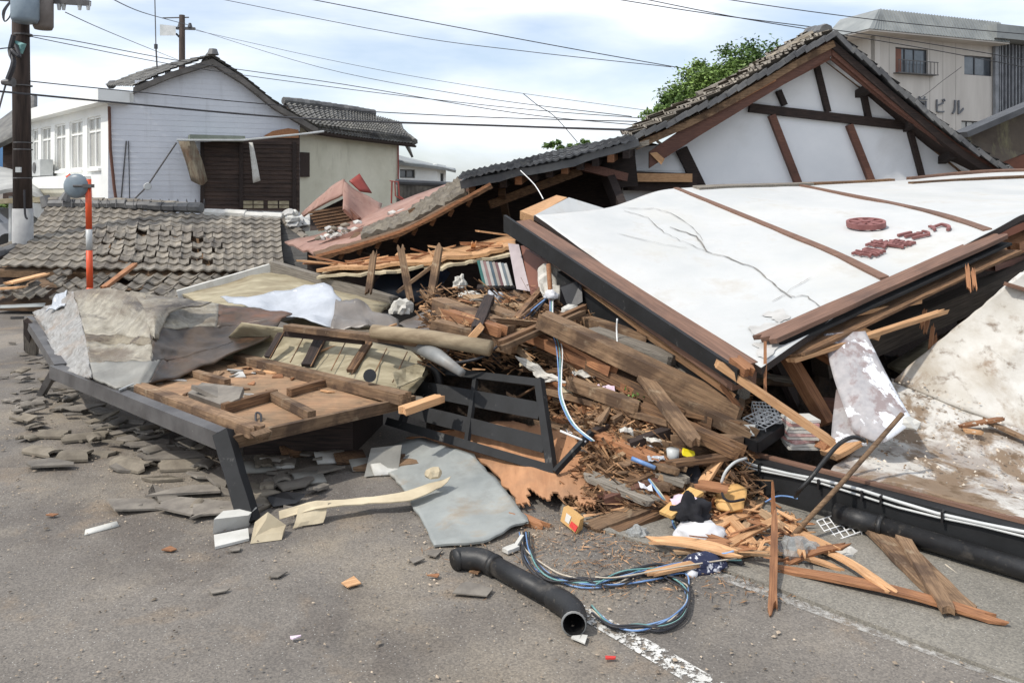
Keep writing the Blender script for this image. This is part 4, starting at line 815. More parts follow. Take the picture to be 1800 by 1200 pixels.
for i in range(4):
    ridge('ridge_tiles', [P(1435-i*4, 60+i*2, 13.6+i*.3), P(1352-i*5, 106+i*3, 13.9+i*.3)], tilem if i % 2 else tilefrag, mh, .075+.02*(i % 2), .24)
ridge('ridge_tiles', [P(1345, 112, 14.3), P(1230, 170, 14.3)], tilem, mh, .08, .24)
# left eave remains
barge('eave_board', [(1128, 246, .7), (1250, 194, .8), (1360, 138, .5)], 12, .05, .05, wood_orange)
b = MB(); b.prism([P(1100, 275, 12.7), P(1200, 262, 12.8), P(1210, 300, 12.8), P(1100, 300, 12.7)], (0, .1, 0)); b.make('wall_strip', plaster_sh, mh)
b = MB(); b.bar(P(1110, 312, 12.4), P(1214, 313, 12.5), .16, .13); b.make('wall_plate', wood_fresh, mh); b = MB(); b.bar(P(1100, 318, 12.6), P(1220, 322, 12.7), .3, .3); b.make('wall_plate', wood_dark, mh)
# sagging left roof wing
SW = surf([[P(822, 306, 11.6), P(900, 284, 12.2), P(1000, 262, 12.8), P(1118, 234, 13.4)], [P(808, 318, 10.1), P(900, 300, 10.4), P(1000, 280, 10.9), P(1122, 246, 11.6)]])
sg = sheet('sagging_roof', SW, tile_dark, .10, 16, 6, mh, rough=.03)
ST = surf([[P(815, 303, 11.2), P(900, 283, 11.8), P(1000, 259, 12.5), P(1110, 236, 13.0)], [P(806, 314, 10.0), P(900, 295, 10.3), P(1000, 276, 10.8), P(1118, 244, 11.5)]])
tiles('roof_tiles', ST, 26, 6, tile_dark, mh, amp=.010, lift=.02, th=.03, jit=lambda u, v: .04, K=4)
barge('eave_board', [(815, 326, .8), (900, 309, 1), (1000, 285, 1), (1125, 250, 1)], 9, .6, .05, wood_grey)
for k in range(11):
    x = 830+k*27; y = interp([(815, 330), (900, 316), (1000, 293), (1125, 262)], x); b = MB(); b.bar(P(x, y+4, 10.4+k*.1), P(x+16, y-6, 12.6+k*.08), .09, .11); b.make('rafter', wood_orange if k % 3 == 0 else wood_dark, mh)
b = MB(); b.bar(P(860, 360, 11.4), P(1020, 300, 11.6), .14, .12); b.make('purlin', wood_old, mh)
b = MB(); b.bar(P(1020, 292, 11.5), P(1100, 312, 11.8), .12, .12); b.make('purlin', wood_red, mh)
b = MB(); b.bar(P(1062, 296, 12), P(1105, 400, 10.8), .12, .24); b.bar(P(1085, 262, 12.3), P(1092, 330, 12.3), .2, .5); b.make('post', wood_dark, mh)
# lower edge of the roof over the dark void
SE = surf([[P(545, 438, 12.6), P(640, 412, 12.4), P(720, 386, 12.2), P(800, 345, 11.9), P(860, 318, 11.7)], [P(556, 450, 10.4), P(640, 426, 10.3), P(720, 398, 10.2), P(800, 356, 10.1), P(862, 322, 10.1)]])
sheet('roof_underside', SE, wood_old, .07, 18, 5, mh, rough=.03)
b = MB(); pp = catmull([P(556, 450, 10.35), P(640, 427, 10.25), P(720, 400, 10.15), P(800, 358, 10.05), P(862, 323, 10.05)], 5)
for a, c in zip(pp, pp[1:]): b.bar(a, c, .03, .035)
b.make('eave_edge', wood_orange, mh)
for k in range(9):
    x = 572+k*32; y = interp([(556, 456), (640, 434), (720, 407), (800, 366), (862, 331)], x); b = MB(); b.bar(P(x, y, 10.5), P(x-6, y+12, 10.5), .05, .05); b.make('rafter_end', wood_old, mh)
# dark room behind: backing wall added to keep the interior dark
b = MB(); b.prism([P(540, 425, 13.2), P(700, 372, 13.2), P(810, 322, 13.2), P(900, 296, 13.2), P(1000, 272, 13.2), P(1118, 246, 13.4), P(1240, 270, 13.4), P(1240, 560, 13.4), P(540, 560, 13.2)], (0, .15, 0)); b.make('dark_backing', wood_dark, mh)
for k in range(14):
    x = random.uniform(600, 1130); y = random.uniform(380, 470); b = MB(); b.bar(P(x, y, random.uniform(11, 12.5)), P(x+random.uniform(-60, 80), y+random.uniform(-50, 30), random.uniform(11, 12.5)), .1, .1); b.make('fallen_rafter', random.choice([wood_dark, wood_old, wood_dark]), mh)
# roof under/over: solid back slope so that light does not fall in from behind
sheet('back_slope', [[P(540, 420, 14.2), P(800, 318, 14.2), P(1120, 235, 14.6)], [P(545, 436, 12.5), P(800, 338, 11.9), P(1100, 242, 12.6)]], pinkmetal, .06, 8, 3, mh)

# ================================================================ SPLINTERED FLOOR
fl_ = thing('splintered_floor', 'splintered orange timber floor slab hanging over the dark void', 'floor slab', P(730, 470, 9.6))
SFl = surf([[P(590, 462, 10.6), P(700, 448, 10.5), P(800, 434, 10.4), P(905, 412, 10.2)], [P(556, 474, 9.6), P(700, 463, 9.5), P(800, 452, 9.4), P(905, 432, 9.3)]])
sheet('slab_boards', SFl, wood_fresh, .04, 24, 4, fl_, rough=.03, rs=6, edge=.07, side=wood_fresh)
sheet('torn_matting', lambda u, v: SFl(u, .2+v*.85)-Vector((0, .02, .075)), mat('torn_matting_m', (170, 156, 128), (200, 186, 156), 6, bump=.5), .03, 24, 3, fl_, rough=.05, rs=8, edge=.09)
for k in range(26):
    u = random.random(); p = SFl(u, random.uniform(.2, 1)); plank('splinter', p+Vector((0, 0, .02)), p+Vector((random.uniform(-.5, .5), random.uniform(-.2, .1), random.uniform(0, .12))), random.uniform(.02, .06), .02, random.choice([wood_fresh, wood_orange]), fl_, jag=.05)
for (a, c, ww, lb) in (((657, 446, 9.2), (648, 512, 8.9), .07, 'upright broken stake furthest left in front of the dark void'), ((704, 436, 9.2), (722, 530, 8.8), .07, 'upright broken stake leaning left in the middle of the void'), ((773, 430, 9.1), (755, 536, 8.7), .08, 'tallest upright stake right of the leaning one'), ((760, 468, 9.0), (700, 512, 8.9), .045, 'thin slanting lath braced between two upright stakes'), ((740, 510, 8.9), (752, 530, 8.8), .035, 'short brown peg at the foot of the tall stake')):
    tag(plank('stake', P(*a), P(*c), ww, ww*.8, wood_dust, jag=.05), lb, 'wooden stake')
for a, nn in (((620, 485), 1), ((690, 495), 2), ((640, 490), 3)):
    pass
dome = thing('dark_car', 'dark curved car bonnet just visible inside the void under the floor slab', 'car', P(690, 520, 10.4))
b = MB(); cs = catmull([P(655, 508, 10), P(668, 486, 10), P(700, 474, 10), P(740, 480, 10), P(775, 505, 10)], 4); vs = cs+[p+Vector((0, 1.6, .02)) for p in cs]; n = len(cs); b.add(vs+[Vector((p.x, p.y, .6)) for p in cs], [(i, i+1, n+i+1, n+i) for i in range(n-1)]+[(i, i+1, 2*n+i+1, 2*n+i) for i in range(n-1)]); b.make('bonnet', mat('navy_paint', (30, 38, 54), (40, 50, 66), 1, rough=.3, bump=0), dome, True)

# ================================================================ WHITE FALLEN WALL WITH THE SIGN
fw = thing('fallen_wall_panel', 'large white plastered wall panel with brown strips and raised sign letters lying tilted on the wreckage', 'wall panel', P(1300, 700, 6.5))
SP = surf([[P(1000, 347, 8.9), P(1105, 352, 9.6), P(1240, 322, 10.4), P(1400, 323, 11.0), P(1562, 318, 11.7), P(1720, 300, 12.2), P(1840, 297, 12.2)],
           [P(938, 378, 8.25), P(1100, 400, 8.6), P(1215, 345, 9.7), P(1440, 331, 10.3), P(1610, 325, 11.0), P(1760, 325, 11.2), P(1880, 320, 11)],
           [P(1080, 478, 7.15), P(1210, 440, 7.7), P(1330, 392, 8.4), P(1520, 355, 9.2), P(1660, 338, 9.9), P(1800, 340, 9.8), P(1900, 340, 9.8)],
           [P(1210, 563, 6.1), P(1330, 520, 6.6), P(1440, 440, 7.4), P(1630, 380, 8.1), P(1750, 360, 8.6), P(1860, 362, 8.4), P(1950, 360, 8.4)],
           [P(1338, 645, 5.2), P(1450, 568, 5.7), P(1560, 492, 6.2), P(1742, 412, 6.85), P(1800, 385, 7.1), P(1880, 385, 7.3), P(1960, 380, 7.4)]])
# regular rows: recompute with a hand-made mapping (u across, v down the strips)
SP = surf([[P(940, 378, 8.25), P(1062, 366, 9.0), P(1186, 332, 10.0), P(1400, 325, 10.9), P(1565, 318, 11.6), P(1725, 302, 12.2), P(1850, 298, 12.4)],
           [P(1045, 453, 7.4), P(1165, 415, 8.1), P(1285, 372, 9.0), P(1490, 343, 9.8), P(1640, 328, 10.6), P(1780, 322, 11.0), P(1890, 316, 11.2)],
           [P(1140, 520, 6.65), P(1255, 468, 7.3), P(1372, 408, 8.1), P(1575, 360, 8.8), P(1706, 342, 9.6), P(1830, 338, 9.8), P(1930, 332, 10)],
           [P(1240, 582, 5.9), P(1350, 522, 6.5), P(1465, 447, 7.2), P(1660, 380, 7.9), P(1765, 355, 8.6), P(1870, 352, 8.8), P(1960, 350, 9)],
           [P(1338, 645, 5.2), P(1450, 568, 5.75), P(1560, 494, 6.35), P(1742, 408, 6.95), P(1815, 372, 7.4), P(1900, 370, 7.8), P(1985, 370, 8.2)]])
def pm(u, v):   # torn upper corner
    return not (v < .085 and .02 < u < .30 and (v < .075*math.sin((u-.02)/.28*math.pi)**.7 if u < .3 else False))
sheet('plaster_face', SP, plaster, .05, 96, 64, fw, rough=.012, rs=1.2, side=wood_dark)
def strip_on(u0, v0, u1, v1, w_, nm='timber_strip', m=brown_paint, n=24, h=.03):
    b = MB(); pts = [SP(lerp(u0, u1, i/n), lerp(v0, v1, i/n)) for i in range(n+1)]; vs = []
    for i, p in enumerate(pts):
        d = (pts[min(i+1, n)]-pts[max(i-1, 0)]).normalized(); uu = lerp(u0, u1, i/n); vv = lerp(v0, v1, i/n); nn = normal(SP, uu, vv); nn = nn if nn.z > 0 else -nn; s = nn.cross(d).normalized()
        vs += [p-s*w_/2+nn*h, p+s*w_/2+nn*h, p+s*w_/2-nn*.03, p-s*w_/2-nn*.03]
    fs = [(i*4+k, i*4+(k+1) % 4, (i+1)*4+(k+1) % 4, (i+1)*4+k) for i in range(n) for k in range(4)]+[(0, 1, 2, 3), (n*4+3, n*4+2, n*4+1, n*4)]
    b.add(vs, fs); return b.make(nm, m, fw)
strip_on(.335, .0, .335, .985, .075, h=.018); strip_on(.5, .0, .5, .985, .075, h=.018)
strip_on(.36, .02, .52, .008, .13, m=wood_grey); strip_on(.52, .008, .67, .0, .1, m=wood_old); strip_on(.66, .14, 1.0, .16, .09, m=wood_old); strip_on(.70, .0, 1.0, .03, .1)
# cracks running over the plaster
def crk(pts, w_=.012, nm='crack_line', m=crack):
    q = []
    for (a, c) in zip(pts, pts[1:]):
        for k in range(5):
            t = k/5; q.append((lerp(a[0], c[0], t)+random.gauss(0, .0012), lerp(a[1], c[1], t)+random.gauss(0, .003)))
    q.append(pts[-1]); b = MB(); vs = []
    for i, (u, v) in enumerate(q):
        nn = normal(SP, u, v); nn = nn if nn.z > 0 else -nn; p = SP(u, v)+nn*(.007+.012*noise.noise(SP(u, v)*1.2)+.004); d = Vector((0, 1, 0)) if i == 0 else (SP(*q[i])-SP(*q[i-1])).normalized(); s = nn.cross(d)*w_*random.uniform(.3, 1)*(1-i/len(q)*.5); vs += [p-s, p+s]
    b.add(vs, [(2*i, 2*i+2, 2*i+3, 2*i+1) for i in range(len(q)-1)]); return b.make(nm, m, fw)
crk([(.20, .22), (.215, .32), (.19, .42), (.205, .52), (.215, .62), (.20, .72), (.19, .82)], .014)
crk([(.20, .03), (.24, .10), (.25, .17), (.235, .27), (.212, .36)], .008); crk([(.19, .05), (.20, .13), (.175, .24), (.18, .32), (.19, .42)], .007)
crk([(.10, .17), (.13, .26), (.17, .36)], .006); crk([(.19, .80), (.21, .86), (.20, .93)], .01); crk([(.16, .78), (.22, .79), (.26, .80)], .005)
# bare patches where render flaked off near the low corner
for u, v, r in ((.075, .89, .20), (.04, .95, .14), (.13, .85, .13)):
    n = 26; vs = []; 
    for i in range(n):
        a = 2*math.pi*i/n; rr = r*(.8+.7*noise.noise(Vector((math.cos(a)*1.6+u*40, math.sin(a)*1.6, r*30)))); uu = u+math.cos(a)*rr*.18; vv = min(v+math.sin(a)*rr*.32, .995); nn = normal(SP, uu, vv); nn = nn if nn.z > 0 else -nn; vs.append(SP(uu, vv)+nn*(.009+.012*noise.noise(SP(uu, vv)*1.2)))
    c = sum(vs, Vector())/n; mesh('bare_patch', vs+[c], [(i, (i+1) % n, n) for i in range(n)], peel, fw, Matrix.Identity(4))
# the sign: round emblem and two groups of raised letters
def on_panel(me, u, v, su, ang, hgt=.012):
    """lay a flat mesh on the panel: local x,y in metres"""
    o = SP(u, v); n0 = normal(SP, u, v); n0 = n0 if n0.z > 0 else -n0
    du = (SP(u+.01, v)-SP(u-.01, v)).normalized(); du = (du-n0*du.dot(n0)).normalized(); dv = n0.cross(du); du2 = du*math.cos(ang)+dv*math.sin(ang); dv2 = n0.cross(du2)
    return Matrix(((du2.x, dv2.x, n0.x, o.x+n0.x*hgt), (du2.y, dv2.y, n0.y, o.y+n0.y*hgt), (du2.z, dv2.z, n0.z, o.z+n0.z*hgt), (0, 0, 0, 1)))
def place_px(px, py):
    best = min(((i/80, j/60) for i in range(25, 62) for j in range(20, 60)), key=lambda q: (lambda p: ((p.x/p.y*F+CX-px)**2+(HY-(p.z-H)/p.y*F-py)**2))(SP(*q)))
    return best
eu, ev = place_px(1522, 403)
b = MB(); R = .155
for i in range(28):
    a0, a1 = 2*math.pi*i/28, 2*math.pi*(i+1)/28; q = lambda r, a, z: (r*math.cos(a), r*math.sin(a), z)
    b.hexa([q(R, a0, 0), q(R, a1, 0), q(R*.84, a1, 0), q(R*.84, a0, 0)], [q(R, a0, .05), q(R, a1, .05), q(R*.84, a1, .05), q(R*.84, a0, .05)])
for i in range(8): a = 2*math.pi*i/8+.2; b.bar((math.cos(a)*R*.08, math.sin(a)*R*.08, .024), (math.cos(a)*R*.83, math.sin(a)*R*.83, .024), .034 if i % 2 else .05, .04)
b.tube([(0, 0, 0), (0, 0, .055)], .035, 10)
Mx = on_panel(None, eu, ev, 1, 0)
Me = Mx @ Matrix.Diagonal((1.0, 1.3, 1, 1)); b.make('emblem', signm, fw, M=Me)
def proj(p): return Vector((CX+p.x/p.y*F, HY-(p.z-H)/p.y*F))
def sign_char(ch, px, py, wpx, hpx, ang=0, bold=0):
    u, v = place_px(px, py); M_ = on_panel(None, u, v, 1, ang); o_ = proj(M_ @ Vector((0, 0, 0))); wx = wpx/((proj(M_ @ Vector((.1, 0, 0)))-o_).length*10); hy = hpx/((proj(M_ @ Vector((0, .1, 0)))-o_).length*10)
    me = text_mesh(ch, 1.0, .05); xs_ = [v.co.x for v in me.vertices]; ys_ = [v.co.y for v in me.vertices]; x0, x1, y0, y1 = min(xs_), max(xs_), min(ys_), max(ys_)
    for v in me.vertices: v.co = Vector(((v.co.x-(x0+x1)/2)/(x1-x0)*wx, (v.co.y-(y0+y1)/2)/(y1-y0)*hy, (v.co.z+.05)*.22))
    me.materials.clear(); me.materials.append(signm); u, v = place_px(px, py); link('letter', me, fw, on_panel(me, u, v, 1, ang))
for k, ch in enumerate('\u73c8\u7432\u9928'): sign_char(ch, 1525+k*27, 444-k*7.5, 26, 42)
sign_char('\u30df', 1606, 420, 24, 42); sign_char('\u30c3', 1627, 413, 18, 26); sign_char('\u30af', 1652, 407, 30, 44)
# timber frame of the panel
A0, A1 = P(910, 390, 8.22), P(1300, 646, 5.22)
nP = normal(SP, .05, .5); nP = nP if nP.z > 0 else -nP
eb = plank('edge_beam', A0-nP*.07+Vector((.05, .03, 0)), A1-nP*.07+Vector((.05, .03, 0)), .19, .17, [brown_paint][0], fw, up=nP, seg=8)
b = MB(); fa0, fa1 = P(885, 378, 8.15), P(1296, 650, 5.15); hz = Vector((.03, .025, 0)); b.hexa([fa0-nP*.18, fa1-nP*.11, fa1-nP*.11+hz, fa0-nP*.18+hz], [fa0, fa1, fa1+hz, fa0+hz]); b.make('edge_beam_face', black_paint, fw)
b = MB(); b.prism([P(914, 371, 8.35), P(978, 343, 9.0), P(997, 347, 8.85), P(938, 380, 8.28)], (0, .02, -.09)); b.make('split_sill', wood_fresh, fw)
b = MB(); b.prism([P(938, 379, 8.27), P(1000, 347, 8.85), P(1068, 368, 9.0), P(1010, 385, 8.6)], (0, .01, -.05)); b.make('plaster_corner', plaster, fw)
plank('lower_rail', P(985, 490, 7.5), P(1290, 715, 5.5), .08, .16, black_paint, fw, up=nP)
plank('split_batten', P(1000, 492, 7.35), P(1282, 690, 5.45), .03, .045, wood_fresh, fw, up=nP, jag=.1)
plank('split_batten', P(1270, 680, 5.45), P(1300, 715, 5.4), .03, .03, wood_orange, fw, jag=.05)
plank('beam_end', P(1292, 634, 5.25), P(1318, 655, 5.15), .08, .06, wood_orange, fw, up=nP, jag=.02)
nB = normal(SP, .3, .95); nB = nB if nB.z > 0 else -nB
plank('edge_board', P(1346, 596, 5.5), P(1756, 414, 6.95), .155, .035, brown_paint, fw, up=nB, jag=.04, seg=8)
plank('edge_board', P(1350, 602, 5.5)-nB*.04, P(1762, 419, 6.95)-nB*.04, .16, .02, black_paint, fw, up=nB, seg=6)
plank('under_board', P(1390, 606, 5.55)-nB*.06, P(1772, 430, 6.95)-nB*.06, .18, .02, wood_old, fw, up=nB, jag=.08, seg=6)
plank('under_board', P(1395, 610, 5.5)-nB*.09, P(1650, 530, 6.1)-nB*.09, .05, .03, wood_fresh, fw, up=nB, jag=.08, seg=6)
sheet('under_sheathing', lambda u, v: SP(.02+u*.96, .03+v*.94)-Vector((0, 0, .07)), wood_dark, .03, 20, 14, fw)

# ================================================================ COLLAPSED AWNING, front left
aw = thing('collapsed_awning', 'collapsed flat awning on a long grey steel frame with its slatted underside turned up', 'awning', Z(440, 925, 0))
def lv(x, y, z): return Z(x, y, z)
plank('frame_beam', lv(50, 562, .44), lv(106, 648, .44), .09, .09, steel_grey, aw, seg=4)
plank('frame_beam', lv(97, 652, .42), lv(392, 772, .42), .09, .11, steel_grey, aw, seg=6)
plank('leg', lv(392, 768, .44)+Vector((0, 0, .03)), Z(440, 920, .0), .10, .09, black_paint, aw, up=(0, -1, 0), seg=4)
plank('leg', P(54, 566, 9.2), Z(56, 622, .0), .16, .05, wood_grey, aw, up=(0, -1, 0)); plank('leg', P(50, 566, 9.1), Z(50, 618, .0), .1, .05, wood_dark, aw, up=(0, -1, 0))
tag(plank('stub_post', lv(96, 652, .36), Z(72, 695, 0), .06, .06, steel_grey, up=(0, -1, 0)), 'short slanting steel stub propping the kink of the grey awning frame', 'post')
Dk = surf([[lv(250, 640, .46), lv(380, 628, .47), lv(520, 634, .47)], [lv(242, 682, .44), lv(430, 660, .45), lv(620, 668, .45)], [lv(405, 772, .42), lv(560, 738, .42), lv(722, 702, .42)]], False)
sheet('slatted_deck', Dk, deckwood, .03, 14, 8, aw, rough=.006)
plank('front_fascia', lv(402, 778, .41), lv(728, 704, .41), .04, .08, wood_dust, aw)
plank('joist', lv(244, 682, .47), lv(452, 758, .47), .10, .07, wood_dust, aw, jag=.03, seg=7)
plank('joist', lv(418, 630, .49), lv(712, 700, .48), .10, .08, wood_dust, aw, jag=.03, seg=7)
plank('joist', lv(392, 718, .47), lv(484, 692, .47), .05, .07, wood_old, aw); plank('joist', lv(478, 694, .47), lv(548, 730, .46), .06, .06, wood_dust, aw)
plank('joist', lv(508, 690, .47), lv(586, 668, .47), .05, .06, wood_old, aw); plank('joist', lv(330, 652, .48), lv(400, 672, .47), .06, .05, wood_dust, aw)
tag(sheet('wooden_block', [[lv(438, 760, .50), lv(470, 750, .50)], [lv(446, 770, .45), lv(462, 764, .45)]], wood_dust, .05, 2, 2), 'small dusty wood offcut at the front corner of the slatted deck', 'wood offcut')
b = MB(); b.tube(catmull([lv(450, 742, .42), lv(450, 726, .46)+Vector((0, 0, .0)), lv(458, 728, .46), lv(459, 742, .42)], 4), .008, 6); b.make('hook', wirem, aw)
# dark cabinet below the deck; the shade there is put into its near-black colour
cbn = thing('dark_cabinet', 'dark brown cabinet side in the shadow under the slatted deck', 'cabinet', Z(530, 800, 0))
b = MB(); b.prism([Z(428, 800, 0), Z(620, 800, 0), Z(620, 800, 0)+Vector((0, 0, .36)), Z(428, 800, 0)+Vector((0, 0, .36))], (.1, .8, 0)); b.make('side_panel', wood_dark, cbn)
b = MB(); b.prism([Z(640, 838, .01), Z(700, 830, .01), Z(705, 790, .12), Z(650, 796, .12)], (0, .05, .02)); tag(b.make('loose_scrap', cover_gr), 'dim grey broken panel leaning in the dark below the deck', 'panel')
b = MB(); b.bar(Z(622, 820, .02), Z(745, 812, .04), .12, .03); tag(b.make('plank', wood_dust), 'dusty board lying in the dark behind the grey flat sheet', 'plank')
for k in range(9):
    x = 420+k*33+random.uniform(-8, 8); y = random.uniform(795, 850); mm = [cover_gr, whitebd, wood_old][k % 3]
    tag(sheet('loose_scrap', [[Z(x, y-12, .08), Z(x+50, y-18, .04)], [Z(x+5, y+9, .01), Z(x+60, y+3, .02)]], mm, .012, 3, 2), ['grey', 'pale', 'brown'][k % 3]+' flat scrap in the shade under the deck, '+['nearest the frame leg', 'second from the frame leg', 'third from the frame leg', 'left of the deck middle', 'below the deck middle', 'right of the deck middle', 'left of the dim panel', 'beside the dim panel', 'under the deck right corner'][k], 'scrap')
# big folded cover
cv = thing('folded_cover', 'large stained sheet metal cover bent up in a trough over the awning frame', 'metal cover', lv(250, 600, .5))
CG = [[(58, 550, 9.5), (128, 511, 8.9), (190, 506, 8.4), (254, 515, 7.75), (330, 525, 8.0), (420, 538, 8.1), (514, 551, 7.9)],
      [(78, 580, 8.6), (142, 556, 8.2), (198, 560, 7.9), (264, 566, 7.15), (335, 566, 7.6), (415, 562, 7.8), (504, 557, 7.75)],
      [(92, 612, 7.7), (152, 600, 7.2), (205, 604, 7.25), (268, 606, 6.75), (326, 606, 7.2), (402, 590, 7.5), (490, 566, 7.6)],
      [(102, 636, 7.1), (158, 638, 6.7), (204, 640, 6.65), (266, 634, 6.5), (308, 630, 6.85), (388, 608, 7.2), (484, 575, 7.5)],
      [(112, 652, 6.85), (165, 668, 6.35), (204, 684, 6.1), (242, 676, 6.15), (292, 664, 6.4), (374, 636, 6.8), (474, 592, 7.2)]]
CS = surf([[P(*q) for q in r] for r in CG], False); part_ = lambda a, b_, c, d: (lambda u, v: CS(lerp(a, b_, u), lerp(c, d, v)))
colf = lambda i0, i1: [[P(*q) for q in r[i0:i1]] for r in CG]
sheet('silver_side', part_(0, 1/6, 0, 1), silver, .012, 16, 24, cv, rough=.05, rs=5)
sheet('stained_side', part_(1/6, 3/6, 0, .42), cover_br, .012, 34, 20, cv, rough=.035, rs=5)
band = mat('dark_band', (58, 48, 38), (108, 94, 76), 5, rough=.6, stretch=(5, 5, 1), stains=[((140, 131, 112), 4, .42, .58, .9)])  # darker brown band across the middle of the sheet, broken by paler patches
sheet('brown_band', part_(1/6, 3/6, .42, .50), band, .012, 34, 4, cv, rough=.035, rs=5)
sheet('stained_side', part_(1/6, 3/6, .50, .74), cover_br, .012, 34, 12, cv, rough=.035, rs=5)
sheet('stained_side', part_(3/6, 4.6/6, 0, .32), cover_br, .012, 22, 12, cv, rough=.035, rs=5)
sheet('grey_underside', part_(1/6, 3.4/6, .74, 1), cover_gr, .012, 24, 10, cv, rough=.03, rs=5)
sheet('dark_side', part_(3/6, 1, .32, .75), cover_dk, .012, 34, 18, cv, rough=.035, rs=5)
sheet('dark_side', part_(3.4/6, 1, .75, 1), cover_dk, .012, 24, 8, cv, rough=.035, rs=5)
sheet('crease_flap', [[P(240, 520, 7.7), P(300, 524, 7.7), P(372, 532, 7.8)], [P(254, 545, 7.3), P(276, 545, 7.2), P(300, 550, 7.35)], [P(264, 588, 6.9), P(272, 592, 6.85), P(280, 596, 6.9)]], cover_br, .01, 10, 8, cv, rough=.04, rs=5)
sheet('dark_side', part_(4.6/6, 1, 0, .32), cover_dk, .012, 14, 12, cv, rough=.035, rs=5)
tag(sheet('white_packaging', [[P(96, 522, 9.2), P(118, 510, 9.25)], [P(78, 545, 8.9), P(115, 540, 8.7)]], plastic, .012, 8, 6, rough=.05, rs=8, smooth=False), 'crumpled white packaging film on the top left corner of the bent cover', 'packaging')
tag(sheet('bright_flashing', [[lv(208, 684, .50), lv(262, 664, .50)], [lv(212, 690, .46), lv(270, 668, .46)]], whitep, .006, 6, 2, rough=.01), 'bright white strip of flashing in front of the grey cover fold', 'flashing')
# white edged board and pale film behind the cover
bb_ = thing('edged_board', 'pale board with a raised white rim rising to a point behind the bent cover', 'board', P(490, 560, 9))
SB = surf([[P(318, 516, 9.6), P(482, 470, 10.1), P(690, 530, 9.3)], [P(400, 545, 8.6), P(520, 545, 8.6), P(640, 560, 8.3)]], False)
sheet('board_face', [[P(318, 518, 9.6), P(400, 494, 9.8), P(482, 472, 10.1), P(585, 503, 9.7), P(688, 533, 9.3)], [P(350, 532, 9.0), P(420, 520, 9.1), P(500, 520, 9.1), P(590, 530, 8.9), P(670, 548, 8.7)], [P(400, 548, 8.5), P(460, 556, 8.4), P(530, 566, 8.3), P(600, 572, 8.2), P(650, 574, 8.2)]], creampan, .03, 16, 8, bb_, rough=.04)
plank('white_rim', P(312, 518, 9.55), P(484, 468, 10.05), .09, .10, whitebd, bb_); plank('white_rim', P(478, 470, 10.05), P(694, 534, 9.25), .12, .16, wood_grey, bb_)
tag(sheet('plastic_film', [[P(388, 528, 8.7), P(470, 520, 8.7), P(572, 498, 8.6), P(598, 520, 8.5)], [P(430, 540, 8.3), P(505, 548, 8.1), P(575, 556, 8.0), P(600, 562, 8.0)], [P(500, 552, 7.9), P(545, 566, 7.7), P(580, 572, 7.6), P(603, 576, 7.6)]], plastic, .006, 26, 16, rough=.09, rs=2.4, smooth=True), 'sheet of milky plastic film draped over the pale board', 'plastic film')
tag(sheet('grey_sheeting', [[P(590, 530, 8.2), P(640, 538, 8.1), P(700, 566, 7.8)], [P(586, 555, 7.8), P(640, 566, 7.7), P(706, 580, 7.6)], [P(580, 575, 7.5), P(640, 582, 7.5), P(700, 590, 7.5)]], mat('taupe_sheet', (104, 98, 92), (128, 120, 112), 2, rough=.4), .01, 16, 8, rough=.08, rs=4), 'taupe plastic sheeting to the right of the milky film', 'sheeting')
tag(sheet('curved_sheet', [[P(700, 570, 7.9), P(735, 552, 8.2), P(768, 540, 8.4)], [P(716, 580, 7.7), P(745, 575, 7.8), P(772, 572, 7.9)], [P(725, 592, 7.5), P(750, 594, 7.5), P(778, 594, 7.5)]], mat('taupe_sheet_dark', (92, 84, 78), (112, 104, 96), 2, rough=.4), .01, 10, 8, rough=.03), 'dark fan shaped curved sheet standing right of the taupe sheeting', 'sheet')
# cream panel and long pipe
cpn = thing('cream_cladding', 'long dusty cream cladding panel with dark cross battens behind the slatted deck', 'cladding panel', lv(600, 640, .5))
sheet('panel_face', surf([[lv(425, 566, .80), lv(470, 572, .78), lv(560, 585, .72), lv(650, 600, .68), lv(752, 622, .60)], [lv(400, 594, .62), lv(450, 600, .60), lv(550, 620, .58), lv(650, 640, .58), lv(756, 650, .52)], [lv(360, 628, .48), lv(425, 632, .48), lv(540, 655, .48), lv(640, 672, .48), lv(728, 688, .44)]], False), creampan, .015, 24, 8, cpn, rough=.008, rs=6)
sheet('torn_edge', [[lv(690, 655, .60), lv(752, 630, .62)], [lv(695, 682, .50), lv(740, 664, .54)]], creampan, .01, 8, 6, cpn, rough=.03, rs=6, smooth=False, edge=.02)
for q_ in range(7): plank('seam', lv(500+q_*36, 582+q_*6, .765-q_*.022), lv(474+q_*36, 630+q_*7, .55-q_*.006), .008, .006, wood_old, cpn)
plank('batten', lv(572, 578, .76), lv(540, 642, .53), .10, .03, wood_dark, cpn); plank('batten', lv(494, 586, .73), lv(470, 628, .55), .06, .03, wood_dark, cpn); plank('batten', lv(648, 602, .70), lv(616, 652, .54), .07, .03, wood_old, cpn)
plank('top_rail', lv(505, 575, .80), lv(760, 605, .78), .10, .05, wood_dust, cpn)
plank('rail_shadow_strip', lv(500, 586, .74), lv(640, 600, .74), .03, .05, wood_dark, cpn)  # dark strip standing in for the shadow below the top rail
b = MB(); b.tube([lv(650, 660, .585), lv(650, 660, .597)], [.05, .05], 14); b.make('round_hole', blackpl, cpn)
tag(tubeo('round_log', [lv(655, 582, .86), lv(760, 594, .84), lv(862, 612, .80)], [.055, .06, .062], pipebrn, n=14), 'dusty tan round pole end lying across the top of the cream cladding', 'pole')
tag(tubeo('grey_duct', [lv(720, 600, .76), lv(770, 626, .72), lv(812, 655, .66)], [.065, .055, .03], pipegrey, n=16), 'tapering grey metal duct below the dusty round pole', 'duct')
tag(plank('lath', P(548, 622, 6.9), P(696, 570, 7.2), .035, .015, wood_fresh, jag=.03), 'thin fresh lath slanting over the cream cladding panel', 'lath')
